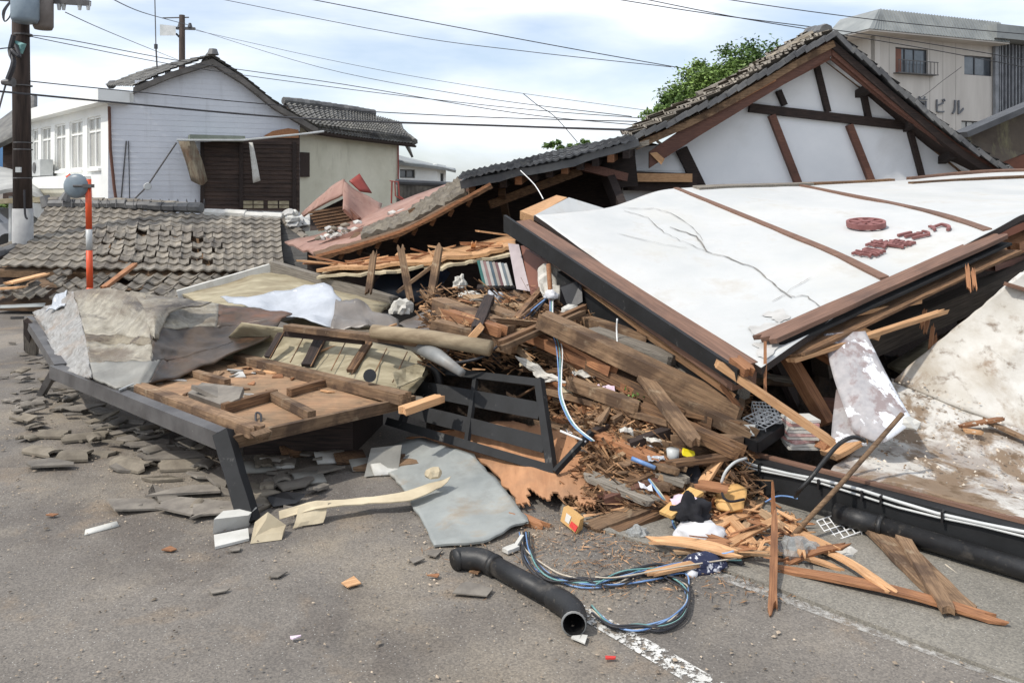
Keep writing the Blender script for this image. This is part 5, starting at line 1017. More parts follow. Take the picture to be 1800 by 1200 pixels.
crumple('torn_bag', P(706, 550, 8.2), (.11, .1, .11), paper, 'crumpled pale paper bag behind the curved dark sheet', 'paper bag', 3, .5)
crumple('torn_paper', P(795, 592, 7.2), (.16, .1, .12), paper, 'torn white paper stuck on the end of the dusty round pole', 'paper', 5, .6)
tag(plank('plank', lv(708, 722, .44), lv(772, 700, .46), .09, .05, wood_fresh, jag=.02), 'short fresh orange board end sticking out right of the deck corner', 'plank')
# things lying on the deck
vs, fs = flake(5, .12, .03, 0, 1.5); tag(mesh('roof_slate', vs, fs, slate, None, Matrix.Translation(lv(372, 694, .50)) @ Matrix.Rotation(.25, 4, 'Y')), 'thick grey curved roof tile lying on the slatted deck', 'roof tile')
b = MB(); b.prism([lv(330, 690, .50), lv(355, 672, .53), lv(428, 680, .55), lv(420, 700, .52), lv(392, 712, .49)], (0, .02, -.045)); tag(b.make('roof_tile', slate), 'large cracked grey tile slab lying on the deck beside the joist', 'roof tile')
for k in range(72):
    u, v = random.random(), random.uniform(.05, .75); p = Dk(u, v)+Vector((0, 0, .004)); vs, fs = flake(random.choice((4, 5, 6)), random.uniform(.02, .075), .01, 0, random.uniform(1, 2.4)); mm = random.choice([slate, wood_fresh, wood_old, peel, wood_dust, wood_orange]); dk = {id(slate): 'grey slate', id(wood_fresh): 'fresh wood', id(wood_old): 'dark wood', id(peel): 'pale render', id(wood_dust): 'dusty wood', id(wood_orange): 'orange wood'}[id(mm)]; dl = ('toward its left end', 'toward its middle', 'toward its right end')[min(2, int(u*3))]; dn = ('far', 'centre', 'near')[min(2, int((v-.05)/.7*3))]
    tag(mesh('deck_scrap', vs, fs, mm, None, Matrix.Translation(p) @ Matrix.Rotation(random.random()*6, 4, 'Z') @ Matrix.Rotation(random.gauss(0, .15), 4, 'X')), f'small {dk} scrap on the slatted deck, {dl}, {dn} side', 'scrap', 'scraps scattered on the awning deck')

# ================================================================ RUBBLE MOUND UNDER THE WOODEN PILE
ZT = [(925, 0), (900, .03), (850, .12), (800, .24), (700, .45), (600, .75), (520, 1.0), (450, 1.25)]
def D(px, py):
    z = interp([(a, b_) for a, b_ in sorted(ZT)], py); d1 = F*(H-z)/(py-HY)
    z2 = interp([(560, .95), (600, .75), (650, .55), (700, .35), (750, .15), (800, 0)], py); d2 = F*(H-z2)/(py-HY)
    t = min(1, max(0, (px-960)/90)); return lerp(d2, d1, t) if py > 560 else lerp(d1, d1, t)
def PL(px, py, up=0.0): return P(px, py, D(px, py)-up)
def mound(u, v):
    px = lerp(745, 1500, u); py = lerp(495, 905-110*max(0, (1010-px)/265), v**.8); py = min(py, 905); p = PL(px, py); p.z -= .12; p.y += .14
    if px < 830: p.z -= .25*(830-px)/85*(1-v)
    return p
rb = sheet('rubble', mound, mat('dirt_and_gap_shade', (36, 28, 22), (74, 58, 44), 9, rough=1, bump=1, bscale=30, bdist=.04, stains=[((34, 28, 24), 5, .45, .62, .8)]), .2, 90, 50, None, rough=.16, rs=2.6, smooth=False); tag(rb, kind='stuff')  # dirt coloured extra dark to carry the shade of gaps between planks
def mound2(u, v):
    px = lerp(1400, 1700, u); z = lerp(.40, .05, v); py = lerp(680-90*u, 850, v); return Z(px, py, z)
tag(sheet('rubble', mound2, MATS['dirt_and_gap_shade'], .1, 40, 24, None, rough=.1, rs=2.4, smooth=False), kind='stuff')
GB = 'broken timbers in the wreckage heap'
def tb(x1, y1, x2, y2, w_, t_, m, lab, u1=.08, u2=.08, cat='timber', name='timber', jag=.03, group=None, roll=0, bend=0):
    o = plank(name, PL(x1, y1, u1), PL(x2, y2, u2), w_, t_, m, jag=jag, seg=7, roll=roll, bend=bend); return tag(o, lab, cat, group)
tb(955, 562, 1305, 725, .18, .12, wood_dust, 'widest dusty beam sloping down through the middle of the wreckage heap', .25, .3)
tb(1040, 588, 1182, 638, .16, .12, wood_grey, 'short grey beam under the long black edge beam of the sign panel', .3, .35)
tb(1010, 560, 1140, 600, .12, .1, wood_dust, 'short brown beam just above the short grey beam', .2, .3)
tb(770, 535, 900, 585, .18, .12, wood_dust, 'dusty beam at the top left of the heap below the tall stake', .1, .15)
tb(765, 572, 905, 610, .15, .1, wood_dust, 'dusty beam parallel below the top left beam of the heap', .1, .2)
tb(862, 548, 1010, 602, .17, .1, wood_dust, 'dusty beam in the upper centre of the heap left of the rails', .15, .2)
tb(930, 590, 1060, 648, .10, .08, wood_orange, 'orange brown board below the widest beam on its left half', .15, .2)
tb(1000, 630, 1130, 690, .14, .06, wood_orange, 'orange brown board with splits below the widest beam', .12, .2)
tb(1062, 640, 1265, 742, .16, .08, wood_old, 'old brown board parallel under the widest beam', .1, .2)
tb(1130, 660, 1222, 778, .10, .05, wood_dust, 'pale brown board crossing the heap steeply downward to the right', .35, .4)
tb(1029, 540, 878, 604, .05, .05, wood_old, 'thin rail of the long pair slanting up to the right', .5, .5, 'rail', 'rail'); tb(1024, 550, 884, 611, .04, .04, wood_dust, 'lower thin rail running parallel below the other slanting rail', .5, .5, 'rail', 'rail')
tb(948, 684, 1178, 744, .04, .04, wood_dust, 'long thin stick running down right above the crossing pale board', .2, .25, 'stick', 'stick'); tb(1010, 690, 1300, 745, .03, .03, wood_old, 'long thin bamboo like stick nearly level in the heap', .2, .3, 'stick', 'stick')
tb(1047, 766, 1172, 818, .11, .06, wood_orange, 'reddish brown board lying right of the black gate stay', .1, .12)
tb(1108, 782, 1192, 752, .07, .06, wood_dark, 'dark short timber above the white cup', .12, .15)
tb(958, 752, 1160, 830, .12, .05, wood_dust, 'long dusty board running from the gate to the orange laths', .12, .08); tb(968, 778, 1150, 850, .13, .05, wood_grey, 'long grey board just below the long dusty board', .1, .06)
tb(980, 735, 1130, 790, .09, .04, wood_orange, 'orange board edge just above the long dusty board', .1, .1)
tb(1000, 820, 1170, 842, .1, .06, wood_grey, 'grey weathered board under the plywood edge', .1, .05); tb(1040, 930, 1158, 885, .14, .05, wood_dust, 'brown board on the road left of the orange laths', .0, .02); tb(1075, 938, 1172, 895, .09, .04, wood_old, 'narrow old board beside the brown board on the road', .0, .02)
tb(1060, 880, 1190, 838, .12, .08, wood_red, 'red brown board end under the grey boards', .05, .05); tb(1090, 860, 1290, 770, .10, .06, wood_old, 'old board sloping up to the black sill', .05, .1)
for q_, (a1, b1, a2, b2, w1, m1, l1) in enumerate(((950, 742, 1190, 826, .11, wood_dust, 'topmost long dusty board of the stack right of the gate'), (962, 766, 1205, 846, .13, wood_grey, 'long pale grey board second from the top of the stack'), (975, 792, 1180, 858, .12, wood_dust, 'long dusty board lowest in the stack right of the gate'), (1010, 752, 1240, 812, .08, wood_old, 'long dark board behind the stack right of the gate'), (1040, 838, 1145, 880, .12, wood_grey, 'stubby grey board under the plywood corner'), (1020, 716, 1200, 800, .07, wood_orange, 'long orange brown board leading down to the white cup'))):
    tb(a1, b1, a2, b2, w1, .035, m1, l1, .24-.03*q_, .20-.02*q_, jag=.06)
tb(1180, 610, 1310, 690, .16, .12, wood_grey, 'grey beam in the shade below the black edge beam', .2, .3); tb(1090, 580, 1250, 650, .14, .12, wood_old, 'old beam in the shade directly under the black edge beam', .1, .3)
tb(1160, 735, 1300, 800, .10, .06, wood_old, 'old board below the left end of the wire rack', .1, .1); tb(1185, 770, 1300, 775, .09, .06, wood_dust, 'level dusty board left of the black tray', .15, .2)
tb(1180, 815, 1290, 800, .08, .03, wood_old, 'thin old board in front of the black tray', .2, .2)
for q_, (a1, b1, a2, b2, w1, m1, l1) in enumerate(((1035, 640, 1200, 722, .11, wood_old, 'dark brown beam directly below the widest dusty beam'), (1100, 606, 1240, 676, .10, wood_grey, 'grey beam just above the right half of the widest beam'), (985, 604, 1075, 650, .09, wood_orange, 'stubby orange brown beam above the lilac scrap'), (1170, 690, 1312, 760, .14, wood_dust, 'thick dusty beam ending behind the wire basket grid'), (905, 560, 1040, 625, .12, wood_old, 'old beam passing behind the hanging wires'), (790, 552, 880, 582, .10, wood_orange, 'orange brown beam between the two dusty beams at top left'), (1050, 572, 1190, 612, .09, wood_dust, 'thin dusty beam close under the black edge beam'), (1000, 672, 1120, 716, .09, wood_dust, 'dusty board left of the green sprigs'), (1120, 715, 1290, 790, .10, wood_old, 'old brown board running toward the black tray'))):
    tb(a1, b1, a2, b2, w1, .08, m1, l1, .2+.03*(q_ % 4), .22+.03*(q_ % 3), jag=.07)
tb(845, 575, 812, 612, .06, .05, wood_fresh, 'short fresh peg leaning above the black plastic corner', .4, .4); tb(860, 525, 838, 580, .09, .07, wood_dark, 'dark leaning post stub with torn wrapping', .3, .3)
# diagonal fresh beam and posts at right, under the sign panel
tag(plank('timber', P(1262, 640, 5.25), P(1462, 776, 4.95), .055, .045, wood_fresh, jag=.05, seg=7), 'long fresh orange beam slanting down under the tip of the sign panel', 'timber')
tag(plank('timber', P(1378, 615, 6.0), P(1455, 745, 5.7), .11, .08, wood_orange), 'orange brown post leaning in the void under the board edge', 'timber')
tag(plank('timber', P(1400, 600, 6.1), P(1470, 640, 5.9), .06, .05, wood_orange), 'short brown strut beside the peeled board', 'timber')
tag(plank('timber', P(1365, 640, 6.2), P(1440, 790, 6.0), .13, .05, wood_dark), 'dark post leaning behind the orange brown post', 'timber')
tag(plank('timber', P(1345, 600, 5.3), P(1345, 690, 5.2), .02, .02, wood_orange), 'thin stick hanging straight down from the panel tip', 'stick')
tag(plank('timber', P(1425, 708, 5.9), P(1470, 712, 5.9), .1, .08, wood_red), 'short red brown block behind the peeled board', 'timber')
tag(plank('timber', P(1440, 780, 5.2), P(1500, 820, 5.3), .12, .05, wood_orange), 'orange board stub behind the black hose', 'timber')
tag(plank('timber', P(1455, 800, 5.1), P(1510, 770, 5.2), .14, .03, wood_fresh), 'fresh board under the peeled board foot', 'timber')
tag(plank('dark_beam', P(1440, 640, 6.2), P(1850, 462, 7.6), .16, .20, mat('sooty_wood', (48, 42, 36), (84, 74, 64), 5, rough=.95, stretch=G_), seg=6), 'heavy dark beam under the lower edge board of the sign panel', 'beam')
tag(plank('timber', P(1560, 575, 6.6), P(1840, 500, 8.2), .12, .1, wood_dark), 'dark beam deep in the void below the heavy beam', 'timber')
tag(plank('timber', P(1470, 560, 6.0), P(1540, 592, 6.15), .05, .05, wood_fresh, jag=.02), 'short fresh peg under the edge board', 'timber'); tag(plank('timber', P(1500, 552, 5.95), P(1616, 530, 6.3), .035, .03, wood_fresh, jag=.03), 'pale thin lath below the edge board', 'lath')
for k, (x, y) in enumerate(((1632, 560), (1640, 575), (1626, 545), (1700, 470), (1710, 476), (1644, 590))):
    tag(plank('splinter', P(x, y, 6.4), P(x+random.uniform(-10, 12), y+random.uniform(20, 45), 6.3), .03, .02, wood_orange, jag=.04), 'orange splinter torn out of the heavy dark beam', 'splinter', 'splinters on the heavy beam')
for k in range(16):
    x = random.uniform(1400, 1790); y = interp([(1400, 640), (1800, 500)], x)+random.uniform(0, 110)*(1-(x-1400)/500)
    tag(plank('timber', P(x, y, random.uniform(6.8, 8)), P(x+random.uniform(30, 120), y+random.uniform(-60, 20), random.uniform(7, 9)), random.uniform(.06, .14), .06, random.choice([wood_dark, wood_old, wood_dust]), jag=.03), 'dim broken timber in the dark void right of the peeled board', 'timber', 'timbers in the void under the sign panel')
tag(plank('timber', P(1772, 436, 7.4), P(1850, 400, 8), .2, .1, wood_orange, jag=.08), 'splintered brown beam end at the right edge above the heavy beam', 'timber')
tag(plank('timber', P(1740, 470, 7.2), P(1830, 440, 8), .1, .06, wood_red, jag=.08), 'broken red brown board at the right edge above the muddy panel', 'timber')
tag(plank('timber', P(1755, 452, 7.3), P(1840, 425, 8), .1, .06, wood_dust, jag=.08), 'broken dusty board at the right edge between darker boards', 'timber')
bk_ = MB(); bk_.prism([P(1380, 560, 9), P(1900, 430, 10), P(1900, 760, 10), P(1380, 760, 9)], (0, .1, 0)); tag(bk_.make('dark_backing', wood_dark), 'dark backing added behind the void under the sign panel', 'wall')  # backing added so the void behind the timbers stays dark
tag(sheet('white_board', [[P(1560, 640, 7.2), P(1640, 590, 8)], [P(1600, 660, 7.0), P(1660, 620, 7.6)]], creampan, .03, 3, 3), 'pale board corner in the void beside the muddy panel', 'board')
# random planks
def cover_ok(x, y): return not (y < 560 and x > 1040)
lab = {id(wood_old): 'old dark brown', id(wood_dust): 'dusty brown', id(wood_orange): 'orange brown', id(wood_grey): 'grey', id(wood_fresh): 'fresh pale orange', id(wood_tan): 'tan'}
zones = [('heap below the void', 760, 960, 515, 600, 40), ('heap behind the gate', 900, 1130, 600, 710, 70), ('heap right of the gate', 960, 1230, 690, 790, 84), ('heap above the plywood', 1060, 1250, 800, 870, 18), ('shade below the black beam', 1080, 1320, 610, 700, 26)]
for zn, x0, x1, y0, y1, cnt in zones:
    for k in range(cnt):
        x = random.uniform(x0, x1); y = random.uniform(y0, y1); ln = random.choice((30, 50, 80, 120))*random.uniform(.7, 1.2); a = random.gauss(.42, .28) if random.random() < .72 else random.uniform(-1.2, .1)
        x2, y2 = x+math.cos(a)*ln, y+math.sin(a)*ln*.8
        if y2 > 905 or (x2 < 985 and 640 < y2) or not cover_ok(x2, y2): continue
        m = random.choices([wood_old, wood_dust, wood_orange, wood_grey, wood_fresh, wood_tan], [5, 5, 2.5, 1.5, .6, 4])[0]
        lo_, hi_ = random.uniform(.0, .16), random.uniform(.0, .16)
        o = plank('broken_plank', PL(x, y, lo_), PL(x2, y2, hi_), random.choice((.018, .025, .035, .05, .07, .10)), random.choice((.012, .02, .035)), m, jag=.05, seg=3, roll=random.gauss(0, .5), taper=random.choice((0, 0, .6)))
        sz = 'long' if ln > 85 else 'short' if ln < 40 else 'mid length'; hv = 'toward its left' if x < x0+(x1-x0)/3 else 'toward its right' if x > x1-(x1-x0)/3 else 'at its middle'; tag(o, f'{sz} {lab[id(m)]} plank in the {zn}, {hv}', 'plank', f'{lab[id(m)]} planks in the {zn}')
# splinters and dust, far too many to count
v = []; f = []
for k in range(10500):
    x, y = random.uniform(740, 1330), random.uniform(505, 900)
    if x < 960 and y > 640 : x += 260
    if y > 860 and x < 1000: continue
    p = PL(x, y, random.uniform(-.02, .1))+Vector((0, 0, random.uniform(-.06, .03))); a = random.uniform(-.4, 1.0); l = random.uniform(.01, .15)*random.random()+.008; d = Vector((math.cos(a), random.uniform(-.8, .8), random.gauss(-.3, .5))).normalized()*l; s = d.cross(Vector((random.gauss(0, 1), random.gauss(0, 1), 1))).normalized()*random.uniform(.002, .012)
    m = len(v); v += [p-d-s, p+d-s*.4, p+d+s*.4, p-d+s]; f.append((m, m+1, m+2, m+3))
spl = mat('splinter_mix', (78, 56, 40), (180, 140, 102), 8, rough=.95, bump=0, isl=.55); tag(mesh('splinters', v, f, spl, None, Matrix.Identity(4)), kind='stuff')

# ================================================================ BLACK LATTICE GATE
gt = thing('black_gate', 'black painted wooden lattice gate standing tilted in front of the wreckage heap', 'gate', P(900, 830, 5.4))
TL, TR, BR, BL = P(735, 645, 6.75), P(948, 670, 5.75), P(972, 838, 5.28), P(690, 752, 6.25)
gq = lambda u, v: TL.lerp(TR, u).lerp(BL.lerp(BR, u), v)
gn = (TR-TL).cross(BR-TR).normalized()
def gb(nm, a, c, w_, t_=.03, m=black_paint): return plank(nm, gq(*a), gq(*c), w_, t_, m, gt, up=gn, seg=3)
gb('top_rail', (.0, .02), (1.0, .02), .055, .045); gb('stile', (1.0, -.02), (1.0, 1.03), .06, .05); gb('bottom_rail', (-.05, .93), (1.0, .93), .06, .045); gb('stile', (.52, .0), (.50, .95), .04, .03); gb('stile', (.03, .0), (.05, .95), .06, .04)
gb('panel_slat', (.05, .335), (.98, .335), .12, .012); gb('panel_slat', (.05, .69), (.98, .69), .11, .012)
tag(plank('gate_stay', P(975, 830, 5.2), P(1040, 760, 5.35), .035, .035, black_paint), 'thin black stay rising right from the foot of the lattice gate', 'stay'); tag(plank('gate_stay', P(1035, 762, 5.35), P(1066, 748, 5.5), .05, .03, wood_dark), 'short dark bar joined to the top of the gate stay', 'stay')
b = MB(); b.prism([P(760, 596, 6.9), P(800, 604, 6.8), P(878, 600, 6.5), P(880, 640, 6.5), P(850, 640, 6.5), P(800, 628, 6.6)], (0, .15, 0)); tag(b.make('plastic_corner', blackpl), 'black plastic corner piece above the top rail of the gate', 'plastic piece')
b = MB(); b.tube(catmull([P(735, 655, 6.5), P(750, 642, 6.45), P(768, 655, 6.45), P(772, 690, 6.45), P(745, 700, 6.4)], 4), .035, 8); tag(b.make('black_basket', blackpl, None, True), 'black bent rubber hoop at the left end of the gate', 'hoop')

# ================================================================ SHEETS ON THE ROAD IN FRONT OF THE GATE
tag(sheet('grey_flat_sheet', [[Z(640, 800, .01), Z(740, 772, .10), Z(832, 800, .10)], [Z(690, 838, .02), Z(775, 830, .06), Z(880, 850, .08)], [Z(718, 872, .03), Z(810, 880, .05), Z(925, 908, .05)], [Z(764, 958, .02), Z(850, 948, .03), Z(928, 914, .04)]], greysheet, .012, 22, 22, None, rough=.02, rs=3, edge=.02), 'large grey sheet lying bent on the road below the black gate', 'sheet')
tag(sheet('plywood_sheet', [[Z(720, 770, .06), Z(850, 742, .24), Z(1000, 756, .28), Z(1100, 790, .24)], [Z(840, 808, .07), Z(930, 812, .14), Z(1030, 826, .16), Z(1075, 846, .14)], [Z(932, 908, .04), Z(975, 890, .08), Z(1005, 892, .08), Z(1040, 900, .06)]], ply, .012, 60, 40, None, rough=.02, rs=4, edge=.08, mask=lambda u, v: v < .88+.1*noise.noise(Vector((u*7, .3, 0)))+.06*noise.noise(Vector((u*23, .3, 0)))), 'brown plywood sheet with a torn front edge under the gate foot', 'plywood sheet')
tag(plank('plank', Z(905, 905, .03), Z(952, 925, .01), .06, .04, wood_orange, jag=.05), 'short split board between grey sheet and plywood', 'plank')
LSM = False
st_ = thing('bent_trim', 'long bent strip of cream trim lying on the road beside the frame leg', 'trim strip', Z(600, 900, 0))
sheet('trim_flat', surf([[Z(490, 898, .09), Z(545, 882, .11), Z(640, 876, .08), Z(720, 862, .10), Z(795, 838, .13)], [Z(492, 912, .05), Z(560, 893, .09), Z(650, 886, .07), Z(722, 880, .08), Z(776, 856, .10)]], False), cardboard, .008, 22, 4, st_, rough=.012, edge=.02, smooth=False)
sheet('trim_fold', surf([[Z(530, 890, .10), Z(578, 880, .11)], [Z(518, 928, .01), Z(565, 918, .01)]], False), cardboard, .008, 6, 5, st_, rough=.03, edge=.02, smooth=False)
crumple('foam_lump', Z(762, 838, .14), (.05, .04, .05), cardboard, 'cream crumbly lump on the end of the cream trim strip', 'foam lump', 9, .4, 2)
b = MB(); q = [Z(376, 918, .0), Z(436, 908, .0)]; b.hexa([Z(374, 938, 0)+Vector((0, 0, 0)), Z(436, 925, 0), Z(436, 925, 0)+Vector((.01, .16, 0)), Z(374, 938, 0)+Vector((.01, .16, 0))], [P(376, 912, 4.62), P(437, 905, 4.72), P(437, 905, 4.72)+Vector((.01, .12, 0)), P(376, 912, 4.62)+Vector((.01, .12, 0))]); tag(b.make('white_block', whitebd), 'square white board block at the foot of the frame leg', 'block')
b = MB(); b.prism([Z(378, 965, .005), Z(438, 950, .005), Z(436, 932, .02), Z(376, 944, .02)], (0, .0, .015)); tag(b.make('white_board', whitebd), 'flat white board lying in front of the square white block', 'board')
b = MB(); b.prism([Z(440, 955, .005), Z(495, 948, .005), Z(500, 935, .02), Z(468, 912, .10), Z(445, 930, .05)], (0, .03, .03)); tag(b.make('wedge_block', cardboard), 'beige wedge shaped board piece right of the frame leg foot', 'board')
tag(sheet('white_scrap', [[Z(150, 930, .02), Z(205, 915, .03)], [Z(148, 940, .005), Z(210, 924, .005)]], whitebd, .008, 3, 2), 'lone white plastic scrap lying on the open road at left', 'scrap')
# ================================================================ DOWNPIPE ON THE ROAD
dp = thing('fallen_downpipe', 'black round downpipe with an elbow at each end lying on the road', 'downpipe', Z(910, 1030, 0))
r = .052
pp = [Z(858, 987, r+.004), Z(985, 1056, r+.004)]
tubeo('straight_pipe', pp, r*.93, pipeblk, dp, 20)
tubeo('elbow', [Z(799, 984, r), Z(812, 981, r), Z(832, 981, r+.01), Z(850, 984, r+.01), Z(868, 993, r)], [r*1.02, r*1.08, r*1.08, r*1.08, r*1.05], pipeblk, dp, 20, 3)
tubeo('elbow', [Z(972, 1049, r), Z(992, 1060, r+.01), Z(1007, 1074, r+.01), Z(1010, 1086, r+.006), Z(1009, 1096, r+.006)], [r*1.05, r*1.08, r*1.1, r*1.1, r*1.12], pipeblk, dp, 20, 3, cap=False)
tubeo('elbow_bore', [Z(1008, 1066, r+.006), Z(1009.5, 1080, r+.006), Z(1009, 1096.5, r+.006)], [r*.5, r*.94, r*.98], pipeblk, dp, 20, cap=False)
tubeo('pipe_rim', [Z(1009, 1096, r+.006), Z(1009, 1096.8, r+.006), Z(1009, 1097, r+.006)], [r*1.13, r*1.08, r*.97], pipegrey, dp, 20, cap=False)
tubeo('joint_band', [Z(866, 991.5, r+.004), Z(872, 995, r+.004)], r*1.08, pipeblk, dp, 20)
# ================================================================ CABLES
def cab(lb, pix, r_, m, z=.01, base=0): return tag(tubeo('cable', [Z(q[0], q[1], (q[2] if len(q) > 2 else z)+base) for q in pix], r_, m, n=6, curve=5), lb, 'cable')
for k in range(7):
    o = random.uniform(-5, 5); m = [blue_c, wirem, tan_c, blue_c, green_c, wirem, wirem][k]; nm = ['blue', 'black', 'beige', 'second blue', 'green', 'thin black', 'inner black'][k]
    j = lambda: random.uniform(-11, 11)
    cab(f'{nm} wire strand of the cable bundle looping over the road from the grey sheet', [(922+j(), 935), (930+j(), 975+j()), (965+j(), 1010+j()), (1015+j(), 1025+j()), (1080+j(), 1020+j()), (1140+j(), 1008+j()), (1195+j(), 1018+j()), (1206+k, 1045), (1200+o, 1075+j()), (1165, 1098+j()), (1120, 1106+j()), (1075, 1095+j()), (1040, 1070+j())], .0045 if k != 1 else .008, m, .010+.004*k)
for k in range(5):
    j = lambda: random.uniform(-9, 9); m = [wirem, blue_c, wirem, green_c, tan_c][k]; nm = ['thick black', 'blue', 'black', 'green', 'beige'][k]
    cab(f'{nm} wire strand running from the loop to the navy cloth', [(1040+j(), 1018+j()), (1090+j(), 1008+j()), (1150+j(), 995+j()), (1200, 992+j()), (1250, 985+j()), (1300+j()*2, 980+j())], .008 if k == 0 else .004, m, .02+.01*k)
cab('black cable stub curling right of the navy cloth', [(1180, 1000), (1240, 985), (1275, 982), (1306, 990)], .016, wirem, .03)
for k, (m, nm) in enumerate(((blue_c, 'blue'), (green_c, 'green'), (whitewire, 'white'))):
    x = k*2.5
    tag(tubeo('cable', [P(967+x, 520, 7.0), P(968+x, 570, 6.6), P(978+x*2, 610, 6.2), P(982+x, 660, 5.7), P(984+x, 700, 5.45), P(1005+x, 745, 5.3), P(1040+x, 775, 5.2)], .005, m, n=6, curve=5), f'{nm} wire hanging from the knotted pole down into the heap', 'cable')
tag(tubeo('cable', [P(966, 520, 7.0), P(930, 560, 6.8), P(900, 585, 6.5), P(870, 612, 6.2), P(840, 630, 6.1), P(790, 638, 6.2), P(768, 632, 6.3)], .012, wirem, n=6, curve=4), 'thick dark cable sweeping left from the knotted pole to the grey duct', 'cable')
tag(tubeo('cable', [P(966, 520, 7.0), P(935, 545, 6.8), P(912, 568, 6.6)], .008, blue_c, n=6, curve=4), 'blue cable knotted to the pole going left', 'cable')
for k, (m, nm) in enumerate(((blue_c, 'blue'), (green_c, 'green'), (tan_c, 'beige'))):
    cab(f'{nm} wire crossing the dark boards down to the pink cloth', [(1140+k, 842, .2), (1160+k*2, 870, .14), (1180, 895, .06), (1185+k*2, 925, .03), (1215, 950+k*2, .04), (1262, 972, .08), (1290, 968, .1)], .006, m)
tag(tubeo('cable', [P(1085, 560, 6.2), P(1084, 580, 6.2), P(1086, 615, 6.1)], .007, whitewire, n=6, curve=3), 'short white pull cord hanging under the black edge beam', 'cord')
tag(tubeo('cable', [P(915, 300, 9.6), P(940, 325, 9.3), P(955, 350, 9.0)], .006, whitewire, n=5, curve=3), 'thin white wire dangling from the sagging eave', 'wire')
tag(tubeo('hose', [P(1520, 775, 4.9), P(1500, 768, 4.85), P(1475, 780, 4.8), P(1450, 808, 4.75), P(1425, 840, 4.7), P(1405, 862, 4.72), P(1398, 872, 4.8)], .013, pipeblk, n=10, curve=4), 'black corrugated hose bending over the black sill', 'hose')
tag(tubeo('cable', [P(1345, 882, 4.9), P(1365, 872, 4.9), P(1385, 872, 4.9), P(1402, 876, 4.85)], .005, blue_c, n=6, curve=3), 'short blue wire end below the black sill', 'wire')
tag(plank('connector', Z(888, 968, .02), Z(908, 960, .02), .05, .02, whitebd), 'small white connector strip left of the cable bundle start', 'connector'); tag(plank('connector', Z(905, 962, .02), Z(918, 942, .03), .02, .02, whitebd), 'short white bracket above the white connector strip', 'connector')

# ================================================================ RIGHT SIDE: black sill, conduits, muddy panel
sl_ = thing('black_sill', 'long black sill beam along the front of the muddy fallen wall', 'sill beam', Z(1500, 915, 0))
s0, s1 = Z(1275, 862, 0), Z(1990, 1075, 0); sdv = (s1-s0).normalized(); sn = Vector((-sdv.y, sdv.x, 0))
pv0 = s0+Vector((0, 0, .125)); pv1 = s1+Vector((0, 0, .135)); plank('beam', pv0+sn*.06, pv1+sn*.06, .12, .24, black_paint, sl_, seg=8)
plank('top_board', pv0+sn*.11+Vector((0, 0, .13)), pv1+sn*.11+Vector((0, 0, .13)), .04, .02, brown_paint, sl_, seg=8)
for k, (off, zz, rr, nm) in enumerate(((-.012, .108, .010, 'first'), (-.014, .084, .007, 'second'))):
    a = pv0+sdv*.03+sn*(off)+Vector((0, 0, zz)); c = pv1+sn*off+Vector((0, 0, zz)); tag(tubeo('white_conduit', [a.lerp(c, i/10)+Vector((0, 0, -.012*math.sin(i*1.3+k))) for i in range(11)], rr, whitep, n=8), ['upper white conduit fixed along the top of the black sill', 'lower thin white conduit fixed along the black sill'][k], 'conduit')
b = MB()
for t in (.12, .3, .42, .47, .62): p = (pv0+sn*-.012).lerp(pv1+sn*-.012, t)+Vector((0, 0, .09)); b.bar(p-sdv*.006, p+sdv*.006, .05, .06)
b.make('conduit_clips', blackpl, sl_)
tag(tubeo('white_conduit', [P(1312, 805, 4.98), P(1292, 812, 4.9), P(1276, 828, 4.86), P(1268, 848, 4.86)], .009, whitep, n=8, curve=4), 'white conduit end curling down at the left end of the sill', 'conduit')
bp_ = thing('lying_black_pipe', 'thick black downpipe resting along the foot of the black sill at right', 'downpipe', Z(1700, 985, 0))
tt = min((i/400 for i in range(400)), key=lambda t: abs((lambda p: CX+p.x/p.y*F-1478)(pv0.lerp(pv1, t)))); p0 = pv0.lerp(pv1, tt)-sn*.075+Vector((0, 0, -.035)); p1 = p0+sdv*2.6+Vector((0, 0, -.03)); tubeo('pipe', [p0+sdv*.25, p1], .052, pipeblk, bp_, 20); tubeo('sleeve', [p0, p0+sdv*.27], .058, pipeblk, bp_, 20); tubeo('sleeve_rim', [p0+sdv*.25, p0+sdv*.275], .062, pipegrey if False else pipeblk, bp_, 20)
mp_ = thing('muddy_wall_panel', 'white rendered wall panel fallen flat and smeared with brown mud at the right', 'wall panel', P(1700, 800, 5.5))
e0 = pv0.lerp(pv1, .30)+Vector((0, 0, .14))+sn*.12; e1 = pv1+Vector((0, 0, .14))+sn*.12; em = e0.lerp(e1, .5)
sheet('lower_panel', [[P(1566, 664, 6.1), P(1690, 712, 5.76), P(1830, 764, 5.5), P(1950, 810, 5.3)], [P(1535, 755, 5.55), P(1640, 790, 5.3), P(1800, 850, 4.95), P(1960, 900, 4.75)], [e0, e0.lerp(e1, .33), e0.lerp(e1, .66), e1]], mud2, .04, 60, 34, mp_, rough=.03, rs=2.2, edge=.02)
sheet('upper_panel', surf([[P(1812, 470, 6.15), P(1900, 470, 6.2), P(2000, 480, 6.3)], [P(1690, 566, 6.1), P(1800, 600, 5.9), P(1950, 640, 5.8)], [P(1568, 668, 6.05), P(1690, 718, 5.72), P(1850, 775, 5.45)]], False), mud, .05, 50, 40, mp_, rough=.006, rs=1.6, edge=.012)
plank('brown_strip', P(1768, 499, 6.1), P(1850, 524, 6.05), .07, .03, brown_paint, mp_)
plank('fold_batten', P(1730, 738, 5.55), P(1850, 792, 5.3), .07, .02, wood_dust, mp_, jag=.03)
v = []; f = []
